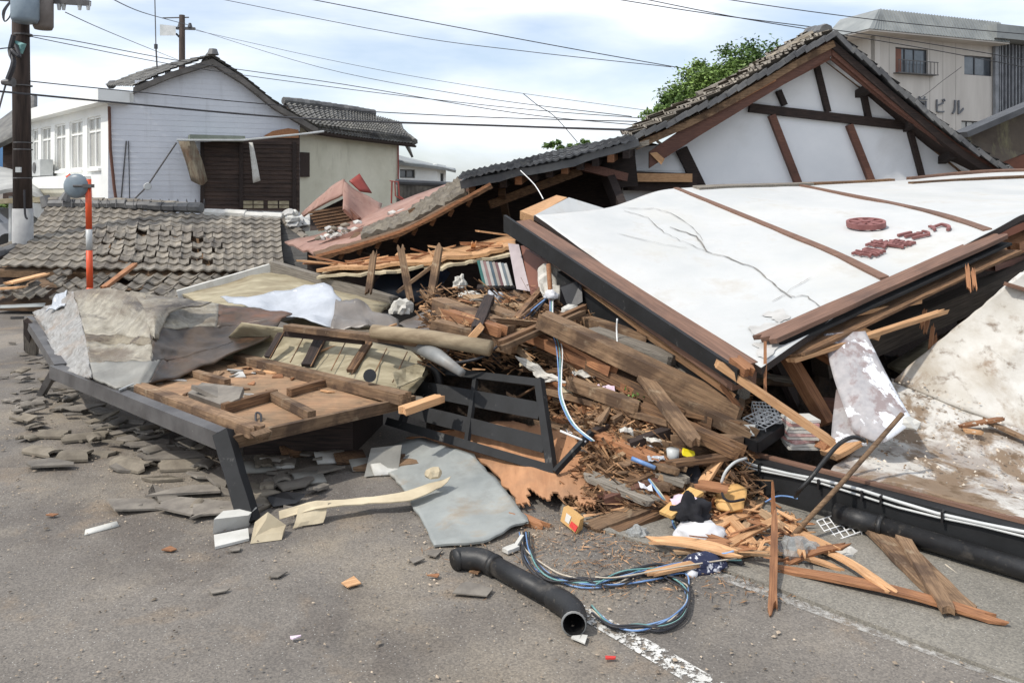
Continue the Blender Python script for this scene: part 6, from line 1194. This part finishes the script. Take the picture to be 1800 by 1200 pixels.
for k in range(420):
    px, py = random.uniform(1530, 1800), random.uniform(660, 900)
    if py > 820+(px-1480)*.3 or py < 650+(px-1560)*.36: continue
    t = (py-(650+(px-1560)*.36))/((820+(px-1480)*.3)-(650+(px-1560)*.36)); d = lerp(6.08-(px-1572)*.0023, 4.95-(px-1500)*.0017, t**.85)-.03; p = P(px, py, d)
    a = random.random()*6; l = random.uniform(.004, .016); d_ = Vector((math.cos(a), math.sin(a), random.gauss(0, .2)))*l; e_ = Vector((-math.sin(a), math.cos(a), .1))*l*random.uniform(.3, .9); m = len(v); v += [p-d_, p+e_, p+d_, p-e_, p+Vector((0, 0, l*.8))]; f += [(m, m+1, m+4), (m+1, m+2, m+4), (m+2, m+3, m+4), (m+3, m, m+4)]
tag(mesh('dirt_crumbs', v, f, mat('crumb_mix', (120, 96, 72), (206, 198, 184), 9, rough=1, bump=0, isl=.5), None, Matrix.Identity(4)), kind='stuff')
tag(plank('plank', P(1692, 748, 5.5), P(1760, 736, 5.5), .05, .02, wood_orange, jag=.04), 'orange broken lath lying on the muddy panel', 'plank'); tag(plank('plank', P(1700, 757, 5.42), P(1725, 760, 5.4), .06, .02, wood_fresh, jag=.03), 'small fresh wood chip below the orange lath on the muddy panel', 'wood chip')
pb1 = sheet('peeled_board', [[P(1448, 586, 5.75), P(1485, 584, 5.75), P(1521, 582, 5.75)], [P(1466, 665, 5.5), P(1510, 662, 5.45), P(1560, 660, 5.45)], [P(1500, 760, 5.15), P(1550, 775, 5.0), P(1606, 742, 5.15)]], peelboard, .018, 12, 14, rough=.004); tag(pb1, 'tall board with peeling white skin leaning against the black sill', 'board')
tag(sheet('peeled_board', [[P(1470, 684, 5.6), P(1482, 690, 5.55)], [P(1464, 730, 5.4), P(1505, 735, 5.3)], [P(1460, 776, 5.2), P(1524, 780, 5.1)]], peelboard, .018, 8, 8, rough=.01), 'shorter peeled board wedged at the left foot of the tall peeled board', 'board')
crumple('render_lump', P(1598, 752, 5.15), (.07, .05, .05), whitebd, 'white lump of render at the right foot of the tall peeled board', 'rubble lump', 8, .5, 2)
tag(tubeo('leaning_pole', [P(1586, 727, 4.85), P(1480, 848, 4.65), Z(1374, 962, .02)], .014, wood_dust, n=10), 'long thin wooden pole leaning from the sill down to the road', 'pole')
# black tray, box, wire racks, newspapers
tr = thing('black_tray', 'shiny black plastic tray holding a white box on the right of the heap', 'tray', P(1330, 780, 5.3))
b = MB(); b.prism([P(1280, 768, 5.4), P(1330, 790, 5.2), P(1378, 758, 5.4), P(1378, 742, 5.6), P(1300, 755, 5.7)], (0, 0, .05)); b.make('tray_body', blackpl, tr); b = MB(); b.bar(P(1282, 765, 5.35), P(1332, 786, 5.15), .02, .07); b.bar(P(1332, 786, 5.15), P(1380, 752, 5.35), .02, .07); b.make('tray_rim', blackpl, tr)
b = MB(); b.hexa([P(1290, 766, 5.3), P(1326, 766, 5.3), P(1328, 766, 5.45), P(1294, 766, 5.45)], [P(1293, 746, 5.32), P(1328, 746, 5.32), P(1328, 744, 5.45), P(1295, 744, 5.45)]); tag(b.make('white_box', whitep), 'small white box standing on the black tray', 'box')
def rack(lb, p00, p10, p01, nx, ny, r_=.004):
    t = thing('wire_rack', lb, 'wire rack', p00); b = MB(); a = p10-p00; c = p01-p00; n = a.cross(c).normalized()*.05
    for i in range(nx+1): b.tube([p00+a*i/nx, p00+a*i/nx+c], r_, 5)
    b.make('cross_wires', whitewire, t); b = MB()
    for j in range(ny+1): b.tube([p00+c*j/ny, p00+c*j/ny+a], r_, 5)
    b.make('long_wires', whitewire, t); b = MB(); e = [p00, p10, p10+c, p01, p00]; e2 = [q+n for q in e]
    b.tube(e2, r_*1.3, 6)
    for q in e[:4]: b.tube([q, q+n], r_, 5)
    b.make('rim_wire', whitewire, t); return t
rack('white wire basket grid lying tilted above the black tray', P(1322, 706, 5.7), P(1362, 708, 5.7), P(1332, 742, 5.4), 7, 6); rack('small bent white wire rack beside the wire basket grid', P(1306, 735, 5.5), P(1340, 718, 5.55), P(1345, 752, 5.35), 5, 4); 
rack('white wire rack lying on the road below the black sill', Z(1436, 915, .03), Z(1486, 898, .06), Z(1462, 952, .01), 5, 4)
npb = thing('newspaper_stack', 'stack of stained newspapers behind the left end of the black sill', 'newspapers', P(1405, 800, 5.3))
for k in range(9): z0 = .30+k*.022; c = Vector(((1407-CX)/F*5.3, 5.3, z0)); b = MB(); a = random.gauss(0, .1); dx = Vector((math.cos(a), math.sin(a), 0)); dy = Vector((-dx.y, dx.x, 0)); q = [c-dx*.10-dy*.08, c+dx*.10-dy*.08, c+dx*.10+dy*.08, c-dx*.10+dy*.08]; b.hexa(q, [p+Vector((0, 0, .018)) for p in q]); b.make('newspaper', [paper, whitebd, mat('pink_print', (176, 120, 116), (206, 180, 174), 14)][k % 3] if k < 3 else [paper, MATS['pink_print'], whitebd][k % 3], npb)
crumple('cup', P(1183, 800, 5.2), (.001, .001, .001), whitep, 'x', 'x') if False else None
b = MB(); c = P(1183, 812, 5.15); b.tube([c, c+Vector((0, 0, .085))], [.035, .042], 16); tag(b.make('white_cup', whitep, None, True), 'white paper cup standing among the boards', 'cup')
b = MB(); c = P(1138, 790, 5.3); b.tube([c, c+Vector((.09, .02, .03))], .04, 14); tag(b.make('tin_can', tinm, None, True), 'silver tin can lying left of the white cup', 'can')
b = MB(); b.prism([P(1202, 792, 5.15), P(1222, 798, 5.15), P(1218, 806, 5.12), P(1200, 800, 5.12)], (0, .03, .01)); tag(b.make('yellow_packet', yellowp), 'bright yellow packet right of the white cup', 'packet')
b = MB(); b.prism([P(1190, 820, 5.1), P(1222, 804, 5.1), P(1233, 835, 5.05), P(1228, 862, 5.0), P(1200, 848, 5.05)], (.02, .12, 0)); tag(b.make('black_case', blackcl), 'black cloth case standing below the yellow packet', 'case')
tag(tubeo('white_stick', [P(1091, 708, 5.8), P(1150, 752, 5.55), P(1182, 778, 5.4)], .009, whitewire, n=6), 'thin white stick slanting across the heap above the tin can', 'stick')
tag(tubeo('blue_pipe', [P(1110, 805, 5.1), P(1152, 822, 5.05)], .014, blue_c, n=8), 'short light blue pipe lying on the long grey board', 'pipe')
tag(tubeo('white_stick', [P(985, 757, 5.4), P(1030, 776, 5.3)], .008, whitewire, n=6), 'white stick below the hanging wires right of the gate', 'stick')
# clothes and soft things
crumple('black_cloth', Z(1215, 915, .08), (.10, .08, .10), blackcl, 'bundled black cloth between the pale pink and white cloths', 'cloth', 2, .6, 4, fr=1.9)
crumple('pink_cloth', Z(1208, 893, .12), (.10, .06, .06), pinkcl, 'pale pink cloth above the bundled black cloth', 'cloth', 4, .35)
crumple('white_cloth', Z(1232, 945, .02), (.15, .09, .07), whitecl, 'rolled white cloth below the bundled black cloth', 'cloth', 6, .3); crumple('pink_cloth', Z(1238, 962, .0), (.10, .06, .04), pinkcl, 'pale pink cloth edge under the rolled white cloth', 'cloth', 7, .3)
crumple('navy_cloth', Z(1238, 1000, .0), (.11, .07, .06), navycl, 'navy cloth with a white print lying by the cable bundle', 'cloth', 12, .4); crumple('white_tuft', Z(1215, 1012, .0), (.035, .03, .025), whitecl, 'small white tuft left of the navy printed cloth', 'tuft', 13, .3, 2)
crumple('plastic_bag', Z(1120, 945, .0), (.055, .05, .05), clear, 'small clear crumpled plastic bag left of the orange laths', 'plastic bag', 14, .5); crumple('plastic_bag', Z(1402, 985, .0), (.10, .07, .09), clear, 'clear plastic packaging beside the splintered orange post', 'plastic bag', 15, .5)
hb = thing('tan_bag', 'tan folded leather bag with a dark strap on top of the orange laths', 'bag', P(1285, 885, 4.85))
sheet('flap', [[P(1256, 862, 4.95), P(1290, 853, 5.0), P(1313, 860, 4.95)], [P(1258, 878, 4.8), P(1288, 880, 4.76), P(1312, 874, 4.85)]], tancl, .03, 10, 6, hb, rough=.03, rs=6); sheet('pouch', [[P(1252, 870, 4.85), P(1285, 882, 4.75), P(1310, 878, 4.8)], [P(1262, 895, 4.78), P(1285, 898, 4.72), P(1308, 892, 4.75)]], tancl, .04, 8, 6, hb, rough=.03, rs=6)
b = MB(); b.tube(catmull([P(1268, 858, 4.85), P(1272, 874, 4.7), P(1285, 881, 4.66), P(1308, 877, 4.7)], 4), .008, 6); b.make('strap', blackcl, hb)
cbx = thing('snack_box', 'small orange and red printed carton standing on the road by the plywood', 'carton', Z(1000, 935, 0))
b = MB(); b.hexa([Z(985, 915, .02), Z(1013, 938, .01), Z(1013, 938, .01)+Vector((.04, .06, 0)), Z(985, 915, .02)+Vector((.04, .06, 0))], [Z(985, 915, .02)+Vector((.02, .02, .075)), Z(1013, 938, .01)+Vector((.025, .02, .075)), Z(1013, 938, .01)+Vector((.05, .05, .075)), Z(985, 915, .02)+Vector((.05, .05, .075))]); b.make('carton', mat('orange_carton', (178, 138, 84), (196, 156, 100), 4), cbx)
a_ = Z(985, 915, .02); c_ = Z(1013, 938, .01); nn = (c_-a_).cross(Vector((.02, .02, .075))).normalized(); nn = -nn if nn.y > 0 else nn
b = MB(); b.prism([a_.lerp(c_, .55)+Vector((.003, .002, .01))+nn*.002, c_+Vector((-.004, .002, .01))+nn*.002, c_+Vector((.012, .010, .040))+nn*.002, a_.lerp(c_, .6)+Vector((.012, .010, .040))+nn*.002], nn*.001); b.make('red_print', redp, cbx)
b = MB(); b.prism([a_.lerp(c_, .25)+Vector((.005, .004, .018))+nn*.002, a_.lerp(c_, .5)+Vector((.005, .004, .018))+nn*.002, a_.lerp(c_, .55)+Vector((.017, .016, .060))+nn*.002, a_.lerp(c_, .25)+Vector((.017, .016, .060))+nn*.002], nn*.001); b.make('white_print', paper, cbx)
# shelf corner with books, door panel, pole with rags
bc = thing('bookcase', 'tilted brown bookcase end holding a row of magazines under the black edge beam', 'bookcase', P(920, 520, 8))
b = MB(); b.prism([P(893, 428, 8.5), P(912, 430, 8.4), P(932, 512, 8.0), P(908, 508, 8.1)], (.0, .04, 0)); b.make('side_panel', lilac, bc)
b = MB(); b.prism([P(915, 432, 8.4), P(962, 462, 8.0), P(958, 520, 7.9), P(934, 524, 7.95)], (.03, .04, 0)); b.make('door_panel', brownpanel, bc)
b = MB(); b.prism([P(838, 505, 8.9), P(905, 508, 8.6), P(905, 516, 8.6), P(838, 512, 8.9)], (0, .3, 0)); b.make('shelf', wood_dark, bc)
cols = [(60, 110, 104), (176, 174, 168), (150, 120, 116), (184, 182, 176), (84, 100, 110), (170, 160, 150), (120, 90, 92), (220, 218, 212), (120, 130, 136), (198, 196, 190)]
for k in range(10):
    x = 842+k*5.2; mg = mat(f'spine_{k}', cols[k], tuple(min(255, c+14) for c in cols[k]), 9, bump=0); o = plank('magazine', P(x, 459+k*.6, 8.65), P(x+11, 503, 8.6), .03, .20, mg, up=(0, 1, 0)); tag(o, f'{["green","white","pink","white","blue grey","cream","wine red","white","grey","pale"][k]} spined magazine, number {k+1} counted from the left in the tilted bookcase row', 'magazine', 'magazines in the bookcase')
tag(tubeo('wooden_rod', [P(964, 465, 7.3), P(971, 560, 7.0)], .022, wood_orange, n=10), 'orange wooden rod standing upright with white rag tied round it', 'rod')
crumple('white_rag', P(969, 524, 6.95), (.055, .04, .05), whitecl, 'knotted white rag tied round the upright orange rod', 'rag', 21, .6); 
tag(sheet('paper_stack', [[P(944, 478, 7.6), P(985, 470, 7.8), P(1010, 480, 7.7)], [P(950, 500, 7.4), P(990, 498, 7.5), P(1025, 505, 7.4)], [P(955, 518, 7.3), P(985, 522, 7.3), P(1035, 518, 7.3)]], paper, .03, 12, 10, None, rough=.12, rs=5, smooth=False), 'loose white papers fanned out behind the upright rod', 'papers')
b = MB(); b.prism([P(985, 505, 7.1), P(1022, 492, 7.1), P(1024, 530, 7.0), P(1000, 545, 7.0), P(984, 530, 7.0)], (0, .1, 0)); tag(b.make('black_speaker', blackpl), 'black plastic box in front of the fanned papers', 'box')
crumple('white_bowl', P(1003, 548, 6.9), (.08, .05, .05), whitebd, 'white torn foam piece below the black plastic box', 'foam piece', 23, .2)
crumple('torn_paper', P(808, 505, 8.6), (.06, .04, .09), paper, 'torn paper standing below the splintered floor', 'paper', 24, .6); crumple('torn_paper', P(826, 520, 8.4), (.10, .06, .04), paper, 'torn pale sheet lying below the standing torn paper', 'paper', 25, .6)
crumple('wrapped_bundle', P(868, 535, 7.6), (.08, .06, .09), plastic, 'plastic wrapped bundle on the dark leaning post stub', 'bundle', 26, .5)
for k in range(12): x = random.uniform(850, 945); y = random.uniform(515, 545); tag(plank('splinter', P(x, y, 7.9), P(x+random.uniform(-30, 40), y+random.uniform(-4, 30), 7.7), random.uniform(.03, .09), .03, random.choice([wood_orange, wood_fresh, wood_orange]), jag=.06), 'torn orange plank splinter in front of the magazine row', 'splinter', 'torn orange splinters before the bookcase')
SCR = [('crumpled white paper', paper, 1100, 760, .05), ('lilac cloth scrap', pinkcl, 1062, 682, .07), ('pale paper scrap', paper, 1020, 660, .06), ('small white paper', whitecl, 1005, 758, .05), ('grey paper wad', paper, 1145, 775, .05), ('cream paper wad', cardboard, 930, 640, .07), ('brown paper wad', cardboard, 1000, 690, .07), ('white film wad', plastic, 1152, 808, .05), ('white foam chip', whitecl, 1135, 858, .04), ('pale fabric wad', cardboard, 960, 668, .09)]
for k, (lb, m, x, y, r_) in enumerate(SCR): q0 = PL(x, y, .17); tag(sheet('crumpled_scrap', [[q0+Vector((-r_, r_*.5, .02)), q0+Vector((r_, r_*.7, .01))], [q0+Vector((-r_*.8, -r_*.5, 0)), q0+Vector((r_*1.2, -r_*.4, -.01))]], m, .004, 7, 5, rough=.05, rs=14, smooth=False, edge=.02), lb+[' beside the tin can end', ' in the shade of the widest beam', ' under the hanging wires', ' at the foot of the hanging wires', ' left of the white cup', ' above the gate top rail', ' right of the gate top corner', ' under the short blue pipe', ' left of the pink cloth', ' just above the gate corner'][k], 'scrap', 30+k, .7)
tag(sheet('cloth_strip', [[PL(905, 628, .3), PL(945, 640, .3)], [PL(930, 650, .3), PL(970, 660, .3)], [PL(960, 668, .3), PL(1010, 672, .3)]], paper, .01, 6, 12, rough=.08, rs=7, smooth=False), 'long torn pale cloth strip lying on the boards above the gate', 'cloth strip')
for k, (x, y) in enumerate(((1128, 690), (1140, 694), (1115, 688))):
    v = []; f = []
    for q in range(40): p = PL(x, y, .2)+Vector((random.gauss(0, .03), random.gauss(0, .03), random.gauss(0, .015))); a = Vector((random.gauss(0, 1), random.gauss(0, 1), random.gauss(0, 1))).normalized()*.016; e_ = a.cross(Vector((.3, .7, .2))).normalized()*.008; m = len(v); v += [p-a, p+e_, p+a, p-e_]; f.append((m, m+1, m+2, m+3))
    tag(mesh('green_sprig', v, f, greenpl), 'small green sprig caught in the heap under the widest beam', 'sprig', 'green sprigs in the heap')

# ================================================================ ORANGE LATH PILE ON THE ROAD
random.seed(23)
LT = [(1150, 948, 1290, 972, .09, 'broad orange lath lying lowest left in the splintered lath pile'), (1140, 1008, 1330, 968, .06, 'orange lath pointing left along the cable bundle'), (1200, 968, 1365, 975, .05, 'level orange lath across the front of the lath pile'), (1300, 960, 1480, 1000, .05, 'orange lath behind the plastic packaging'),
 (1370, 1000, 1750, 1088, .08, 'longest orange lath reaching right along the road'), (1430, 960, 1560, 1035, .06, 'split orange lath curving right behind the longest one'), (1270, 900, 1330, 965, .06, 'orange lath slanting down below the tan bag'), (1300, 880, 1400, 945, .05, 'orange lath right of the tan bag'),
 (1250, 975, 1380, 905, .05, 'orange lath slanting up to the sill'), (1380, 990, 1480, 960, .05, 'orange lath crossing before the road wire rack'), (1320, 905, 1460, 965, .06, 'orange lath passing under the leaning pole'), (1240, 935, 1340, 900, .06, 'orange lath above the white cloth'), (1345, 870, 1290, 965, .05, 'thin lath standing off the pile'), (1390, 905, 1410, 975, .04, 'short lath beside the upright post'),
 (1280, 880, 1345, 925, .08, 'wide split lath in the middle of the pile'), (1260, 905, 1300, 968, .09, 'reddish split lath beside the black cloth')]
for k, (x1, y1, x2, y2, w_, lb) in enumerate(LT):
    a = Z(x1, y1, random.uniform(.02, .06)); c = Z(x2, y2, random.uniform(.02, .09)); tag(plank('lath', a, c, w_, .015, [wood_fresh, wood_fresh, wood_tan, wood_fresh, wood_orange][k % 5], jag=.06, roll=random.gauss(0, .2), seg=6, bend=random.uniform(0, .03), taper=random.choice((0, 0, .3))), lb, 'lath')
tag(plank('splintered_post', Z(1358, 1072, .01), Z(1362, 905, .16), .042, .025, wood_orange, jag=.06, seg=6, taper=.2), 'split red orange post lying toward the camera across the lath pile', 'post')
tag(plank('splintered_post', P(1362, 950, 4.7), P(1358, 852, 4.75), .04, .03, wood_orange, taper=.8, jag=.04, seg=6), 'sharp splinter of the split post pointing straight up', 'post')
for k in range(48):
    x, y = random.gauss(1325, 50), random.gauss(930, 26); a = random.uniform(0, 6.3); l = random.uniform(.08, .32); z0 = random.uniform(.01, .10); p = Z(x, min(y, 1010), z0)
    if y < 868: continue
    tag(plank('wood_splinter', p, p+Vector((math.cos(a)*l, math.sin(a)*l*.6, random.uniform(-z0, .09))), random.uniform(.012, .05), .006, wood_fresh if k % 3 == 0 else wood_orange, jag=.03, seg=3, roll=random.gauss(0, .25), taper=.3), f"{'pale' if k % 3 == 0 else 'orange'} {'long' if l > .22 else 'short'} splinter in the road lath pile, {'left of the upright post' if x < 1340 else 'right of the upright post'}, {'near' if y > 935 else 'far'} side", 'splinter', 'splinters in the orange lath pile')
tag(plank('board', Z(1170, 905, .12), Z(1225, 862, .20), .10, .02, mat('yellow_board', (184, 144, 86), (206, 166, 104), 4, stretch=G_)), 'yellowish flat board beside the bundled black cloth', 'board'); tag(plank('board', Z(1225, 850, .2), Z(1275, 858, .2), .12, .02, wood_orange, jag=.03), 'orange board above the tan bag', 'board'); tag(plank('board', P(1235, 850, 5.0), P(1268, 800, 5.1), .07, .02, wood_fresh, jag=.03), 'fresh board standing up above the tan bag', 'board')
tag(plank('board', Z(1535, 922, .06), Z(1692, 1075, .03), .16, .03, wood_dust, jag=.06, seg=7), 'wide old brown board sloping forward in front of the black pipe', 'board'); tag(plank('board', Z(1580, 935, .08), Z(1670, 1075, .06), .07, .03, wood_dust, jag=.07, seg=7), 'narrow brown board lying on the wide old board', 'board')
tag(tubeo('white_strip', [Z(1518, 918, .05), Z(1590, 1005, .01)], .006, tan_c, n=5), 'thin pale strip left of the wide old board', 'strip'); tag(tubeo('white_strip', [Z(1662, 992, .02), Z(1720, 1040, .01), Z(1756, 1060, .01)], .006, tan_c, n=5), 'thin pale strip on the pavement right of the wide old board', 'strip')
tag(sheet('paper_sheet', [[Z(1475, 955, .05), Z(1532, 965, .04)], [Z(1455, 985, .02), Z(1500, 1000, .01)]], paper, .006, 5, 5, rough=.05, rs=9, smooth=False), 'crumpled sheet of paper lying over the laths below the sill', 'paper')
# ================================================================ BROKEN TILES AND CHIPS ON THE ROAD, left
random.seed(31)
def tilepiece(L_, W_, curve, t=.018, m=tilefrag):
    """a broken length of curved roof tile"""
    b = MB(); n = 6; v = []
    for s in (0, 1):
        for i in range(n+1):
            a = (i/n-.5)*curve; r_ = W_/max(curve, .3); x = math.sin(a)*r_; z = math.cos(a)*r_-math.cos(curve/2)*r_; yy = (s-.5)*L_*(1+random.uniform(-.18, .18)); v.append((x, yy, z))
    v2 = [(x, y, z+t) for x, y, z in v]; K = len(v); W = n+1; f = []
    for i in range(n): f += [(i, i+1, W+i+1, W+i)[::-1], (K+i, K+i+1, K+W+i+1, K+W+i), (i, i+1, K+i+1, K+i), (W+i, W+i+1, K+W+i+1, K+W+i)[::-1]]
    f += [(0, W, K+W, K), (n, W+n, K+W+n, K+n)[::-1]]; return v+v2, f
HT = [(40, 735, 'tile fragment nearest the left edge on the road'), (95, 760, 'cracked ridge tile lying open side up left of the long curved tile'), (150, 765, 'long curved ridge tile lying before the awning frame'), (170, 790, 'half round ridge tile with a dark hollow below the long curved one'), (75, 790, 'pale tile sliver left of the open ridge tile'), (130, 800, 'flat brown tile piece right of the pale sliver'), (215, 758, 'broken ridge tile under the kinked awning frame'), (235, 815, 'small curved tile right of the flat slabs'), (320, 815, 'curved tile lying near the frame leg'), (345, 800, 'white edged tile piece just left of the leg')]
for k, (x, y, lb) in enumerate(HT):
    v, f = tilepiece(random.uniform(.2, .34), random.uniform(.14, .2), random.uniform(1.2, 2.4)); tag(mesh('ridge_tile', v, f, tilefrag, None, Matrix.Translation(Z(x, y+6, .01)) @ Matrix.Rotation(math.pi/2+random.uniform(-.5, .5), 4, 'Z') @ Matrix.Rotation(random.choice((0, math.pi)) if k % 3 == 0 else 0, 4, 'Y') @ Matrix.Translation((0, 0, -.05 if k % 3 == 0 else 0))), lb, 'roof tile')
tags = ('before the bent awning frame at left', 'beside and behind the awning leg', 'beyond the awning frame corner')
for k in range(125):
    r_ = random.random()
    if r_ < .55: x, y = random.uniform(15, 350), random.triangular(630, 800, 700); zn = 0
    elif r_ < .85: x, y = random.uniform(230, 560), random.uniform(790, 900); zn = 1
    else: x, y = random.uniform(0, 130), random.uniform(600, 690); zn = 2
    if zn == 0 and x > 95: y = random.triangular(650+.38*(x-95), 800, 690+.38*(x-95)) if x < 330 else y
    m = random.choice([slate, slate, tilefrag, tile_frag2]) if 'tile_frag2' in globals() else random.choice([slate, slate, tilefrag])
    if random.random() < .3: v, f = tilepiece(random.uniform(.08, .2), random.uniform(.08, .16), random.uniform(.6, 2)); 
    else: v, f = flake(random.choice((4, 5, 6)), random.uniform(.03, .15)*random.uniform(.6, 1), random.uniform(.010, .02), 0, random.uniform(1, 2.6))
    o = mesh('tile_fragment', v, f, m, None, Matrix.Translation(Z(x, y, random.uniform(.005, .04))) @ Matrix.Rotation(random.gauss(0, .5), 4, 'Z') @ Matrix.Rotation(random.gauss(0, .08), 4, 'X') @ Matrix.Rotation(random.gauss(0, .07), 4, 'Y'))
    lc = 'at the left edge' if x < 80 else 'left of the frame kink' if x < 160 else 'below the frame kink' if x < 240 else 'below the long frame beam' if x < 330 else 'left of the frame leg' if x < 425 else 'right of the frame leg'
    rw = 'farthest back' if y < 680 else 'in the middle rows' if y < 730 else 'in the nearer rows' if y < 790 else 'nearest the camera'
    wd_ = max(v, key=lambda q: q[0])[0]-min(v, key=lambda q: q[0])[0]; sz = 'small' if wd_ < .13 else 'broad' if wd_ > .24 else 'mid sized'
    tag(o, f"{sz} {'grey slate' if m is slate else 'brown tile'} fragment {lc}, {rw}", 'tile fragment', ('slate' if m is slate else 'brown tile')+' fragments strewn round the fallen awning frame')
for k, (x, y, s_, lb) in enumerate(((560, 830, .2, 'flat grey slab lying left of the grey sheet in the shade'), (320, 870, .26, 'broad thin slab left of the frame leg'), (350, 893, .3, 'longest thin slab in front of the frame leg'), (500, 850, .24, 'flat slab right behind the frame leg'), (270, 780, .22, 'cracked flat slab below the grey frame'), (90, 815, .2, 'long flat slab sliver in the open road at left'), (300, 800, .25, 'flat slab with a crack under the grey frame'))):
    v, f = flake(7, s_*.55, .014, 0, 1.9); tag(mesh('roof_slab', v, f, slate, None, Matrix.Translation(Z(x, y, .03)) @ Matrix.Rotation(random.gauss(0, .15), 4, 'Z')), lb, 'slab')
b = MB(); b.prism([Z(480, 890, .02), Z(470, 876, .05), Z(500, 868, .05), Z(535, 872, .04), Z(520, 884, .02)], (0, .02, .01)); tag(b.make('black_scrap', blackpl), 'black plastic scrap right of the frame leg', 'scrap')
LS = [(620, 1022, .055, wood_fresh, 'orange wood chip alone in the middle of the road'), (298, 965, .035, wood_orange, 'small orange chip before the white blocks'), (830, 1037, .09, slate, 'round dark slate disc left of the downpipe end'), (1018, 1126, .04, whitebd, 'bright white torn scrap near the downpipe mouth'), (385, 1037, .04, slate, 'small grey slate sliver on the open road'), (492, 1010, .04, slate, 'thin slate sliver left of the orange chip'), (732, 985, .04, slate, 'pale slate sliver near the grey sheet'), (768, 972, .05, slate, 'dark sliver left of the downpipe elbow'), (1758, 1125, .035, leafd, 'dark green leaf on the pavement at right'), (520, 1120, .02, pinkcl, 'tiny pink petal on the road'), (1072, 1157, .02, redp, 'tiny red petal on the road'), (760, 1012, .03, wood_orange, 'small brown chip left of the downpipe'), (835, 1005, .03, wood_old, 'brown twig chip under the downpipe elbow'), (90, 905, .03, wood_orange, 'small tan chip on the open road far left'), (415, 965, .03, slate, 'small dark metal scrap below the white block')]
for x, y, r_, m, lb in LS: v, f = flake(6, r_, .006, 0, 1.3); tag(mesh('road_chip', v, f, m, None, Matrix.Translation(Z(x, y, .014)) @ Matrix.Rotation(random.random()*.6, 4, 'Z')), lb, 'chip')
# fine grit and wood crumbs
v = []; f = []
for k in range(4200):
    r_ = random.random()
    if r_ < .35: x, y = random.uniform(-20, 520), random.triangular(600, 1000, 760)
    elif r_ < .75: x, y = random.gauss(1080, 230), random.triangular(880, 1090, 930)
    else: x, y = random.uniform(-50, 1850), random.uniform(760, 1230)
    z0 = .012; p = Z(x, y, z0); s_ = random.uniform(.002, .007)*(1 if random.random() < .95 else 2); a = random.random()*6; d = Vector((math.cos(a), math.sin(a), 0))*s_*random.uniform(1, 2); e_ = Vector((-math.sin(a), math.cos(a), 0))*s_; m = len(v); v += [p-d, p+e_, p+d*.8, p-e_, p+Vector((0, 0, s_*.7))]; f += [(m, m+1, m+4), (m+1, m+2, m+4), (m+2, m+3, m+4), (m+3, m, m+4)]
tag(mesh('gravel', v, f, mat('grit_mix', (88, 78, 68), (176, 160, 140), 3, rough=1, bump=0, isl=.5), None, Matrix.Identity(4)), kind='stuff')
v = []; f = []
for k in range(1500):
    x, y = random.gauss(1180, 150), random.triangular(890, 1060, 930); p = Z(x, y, .016); a = random.random()*6; l = random.uniform(.01, .045); d = Vector((math.cos(a), math.sin(a), random.uniform(0, .2)))*l; e_ = Vector((-math.sin(a), math.cos(a), .3))*random.uniform(.001, .004); m = len(v); v += [p-d, p+e_, p+d, p-e_]; f.append((m, m+1, m+2, m+3))
tag(mesh('splinters', v, f, MATS['splinter_mix'], None, Matrix.Identity(4)), kind='stuff')
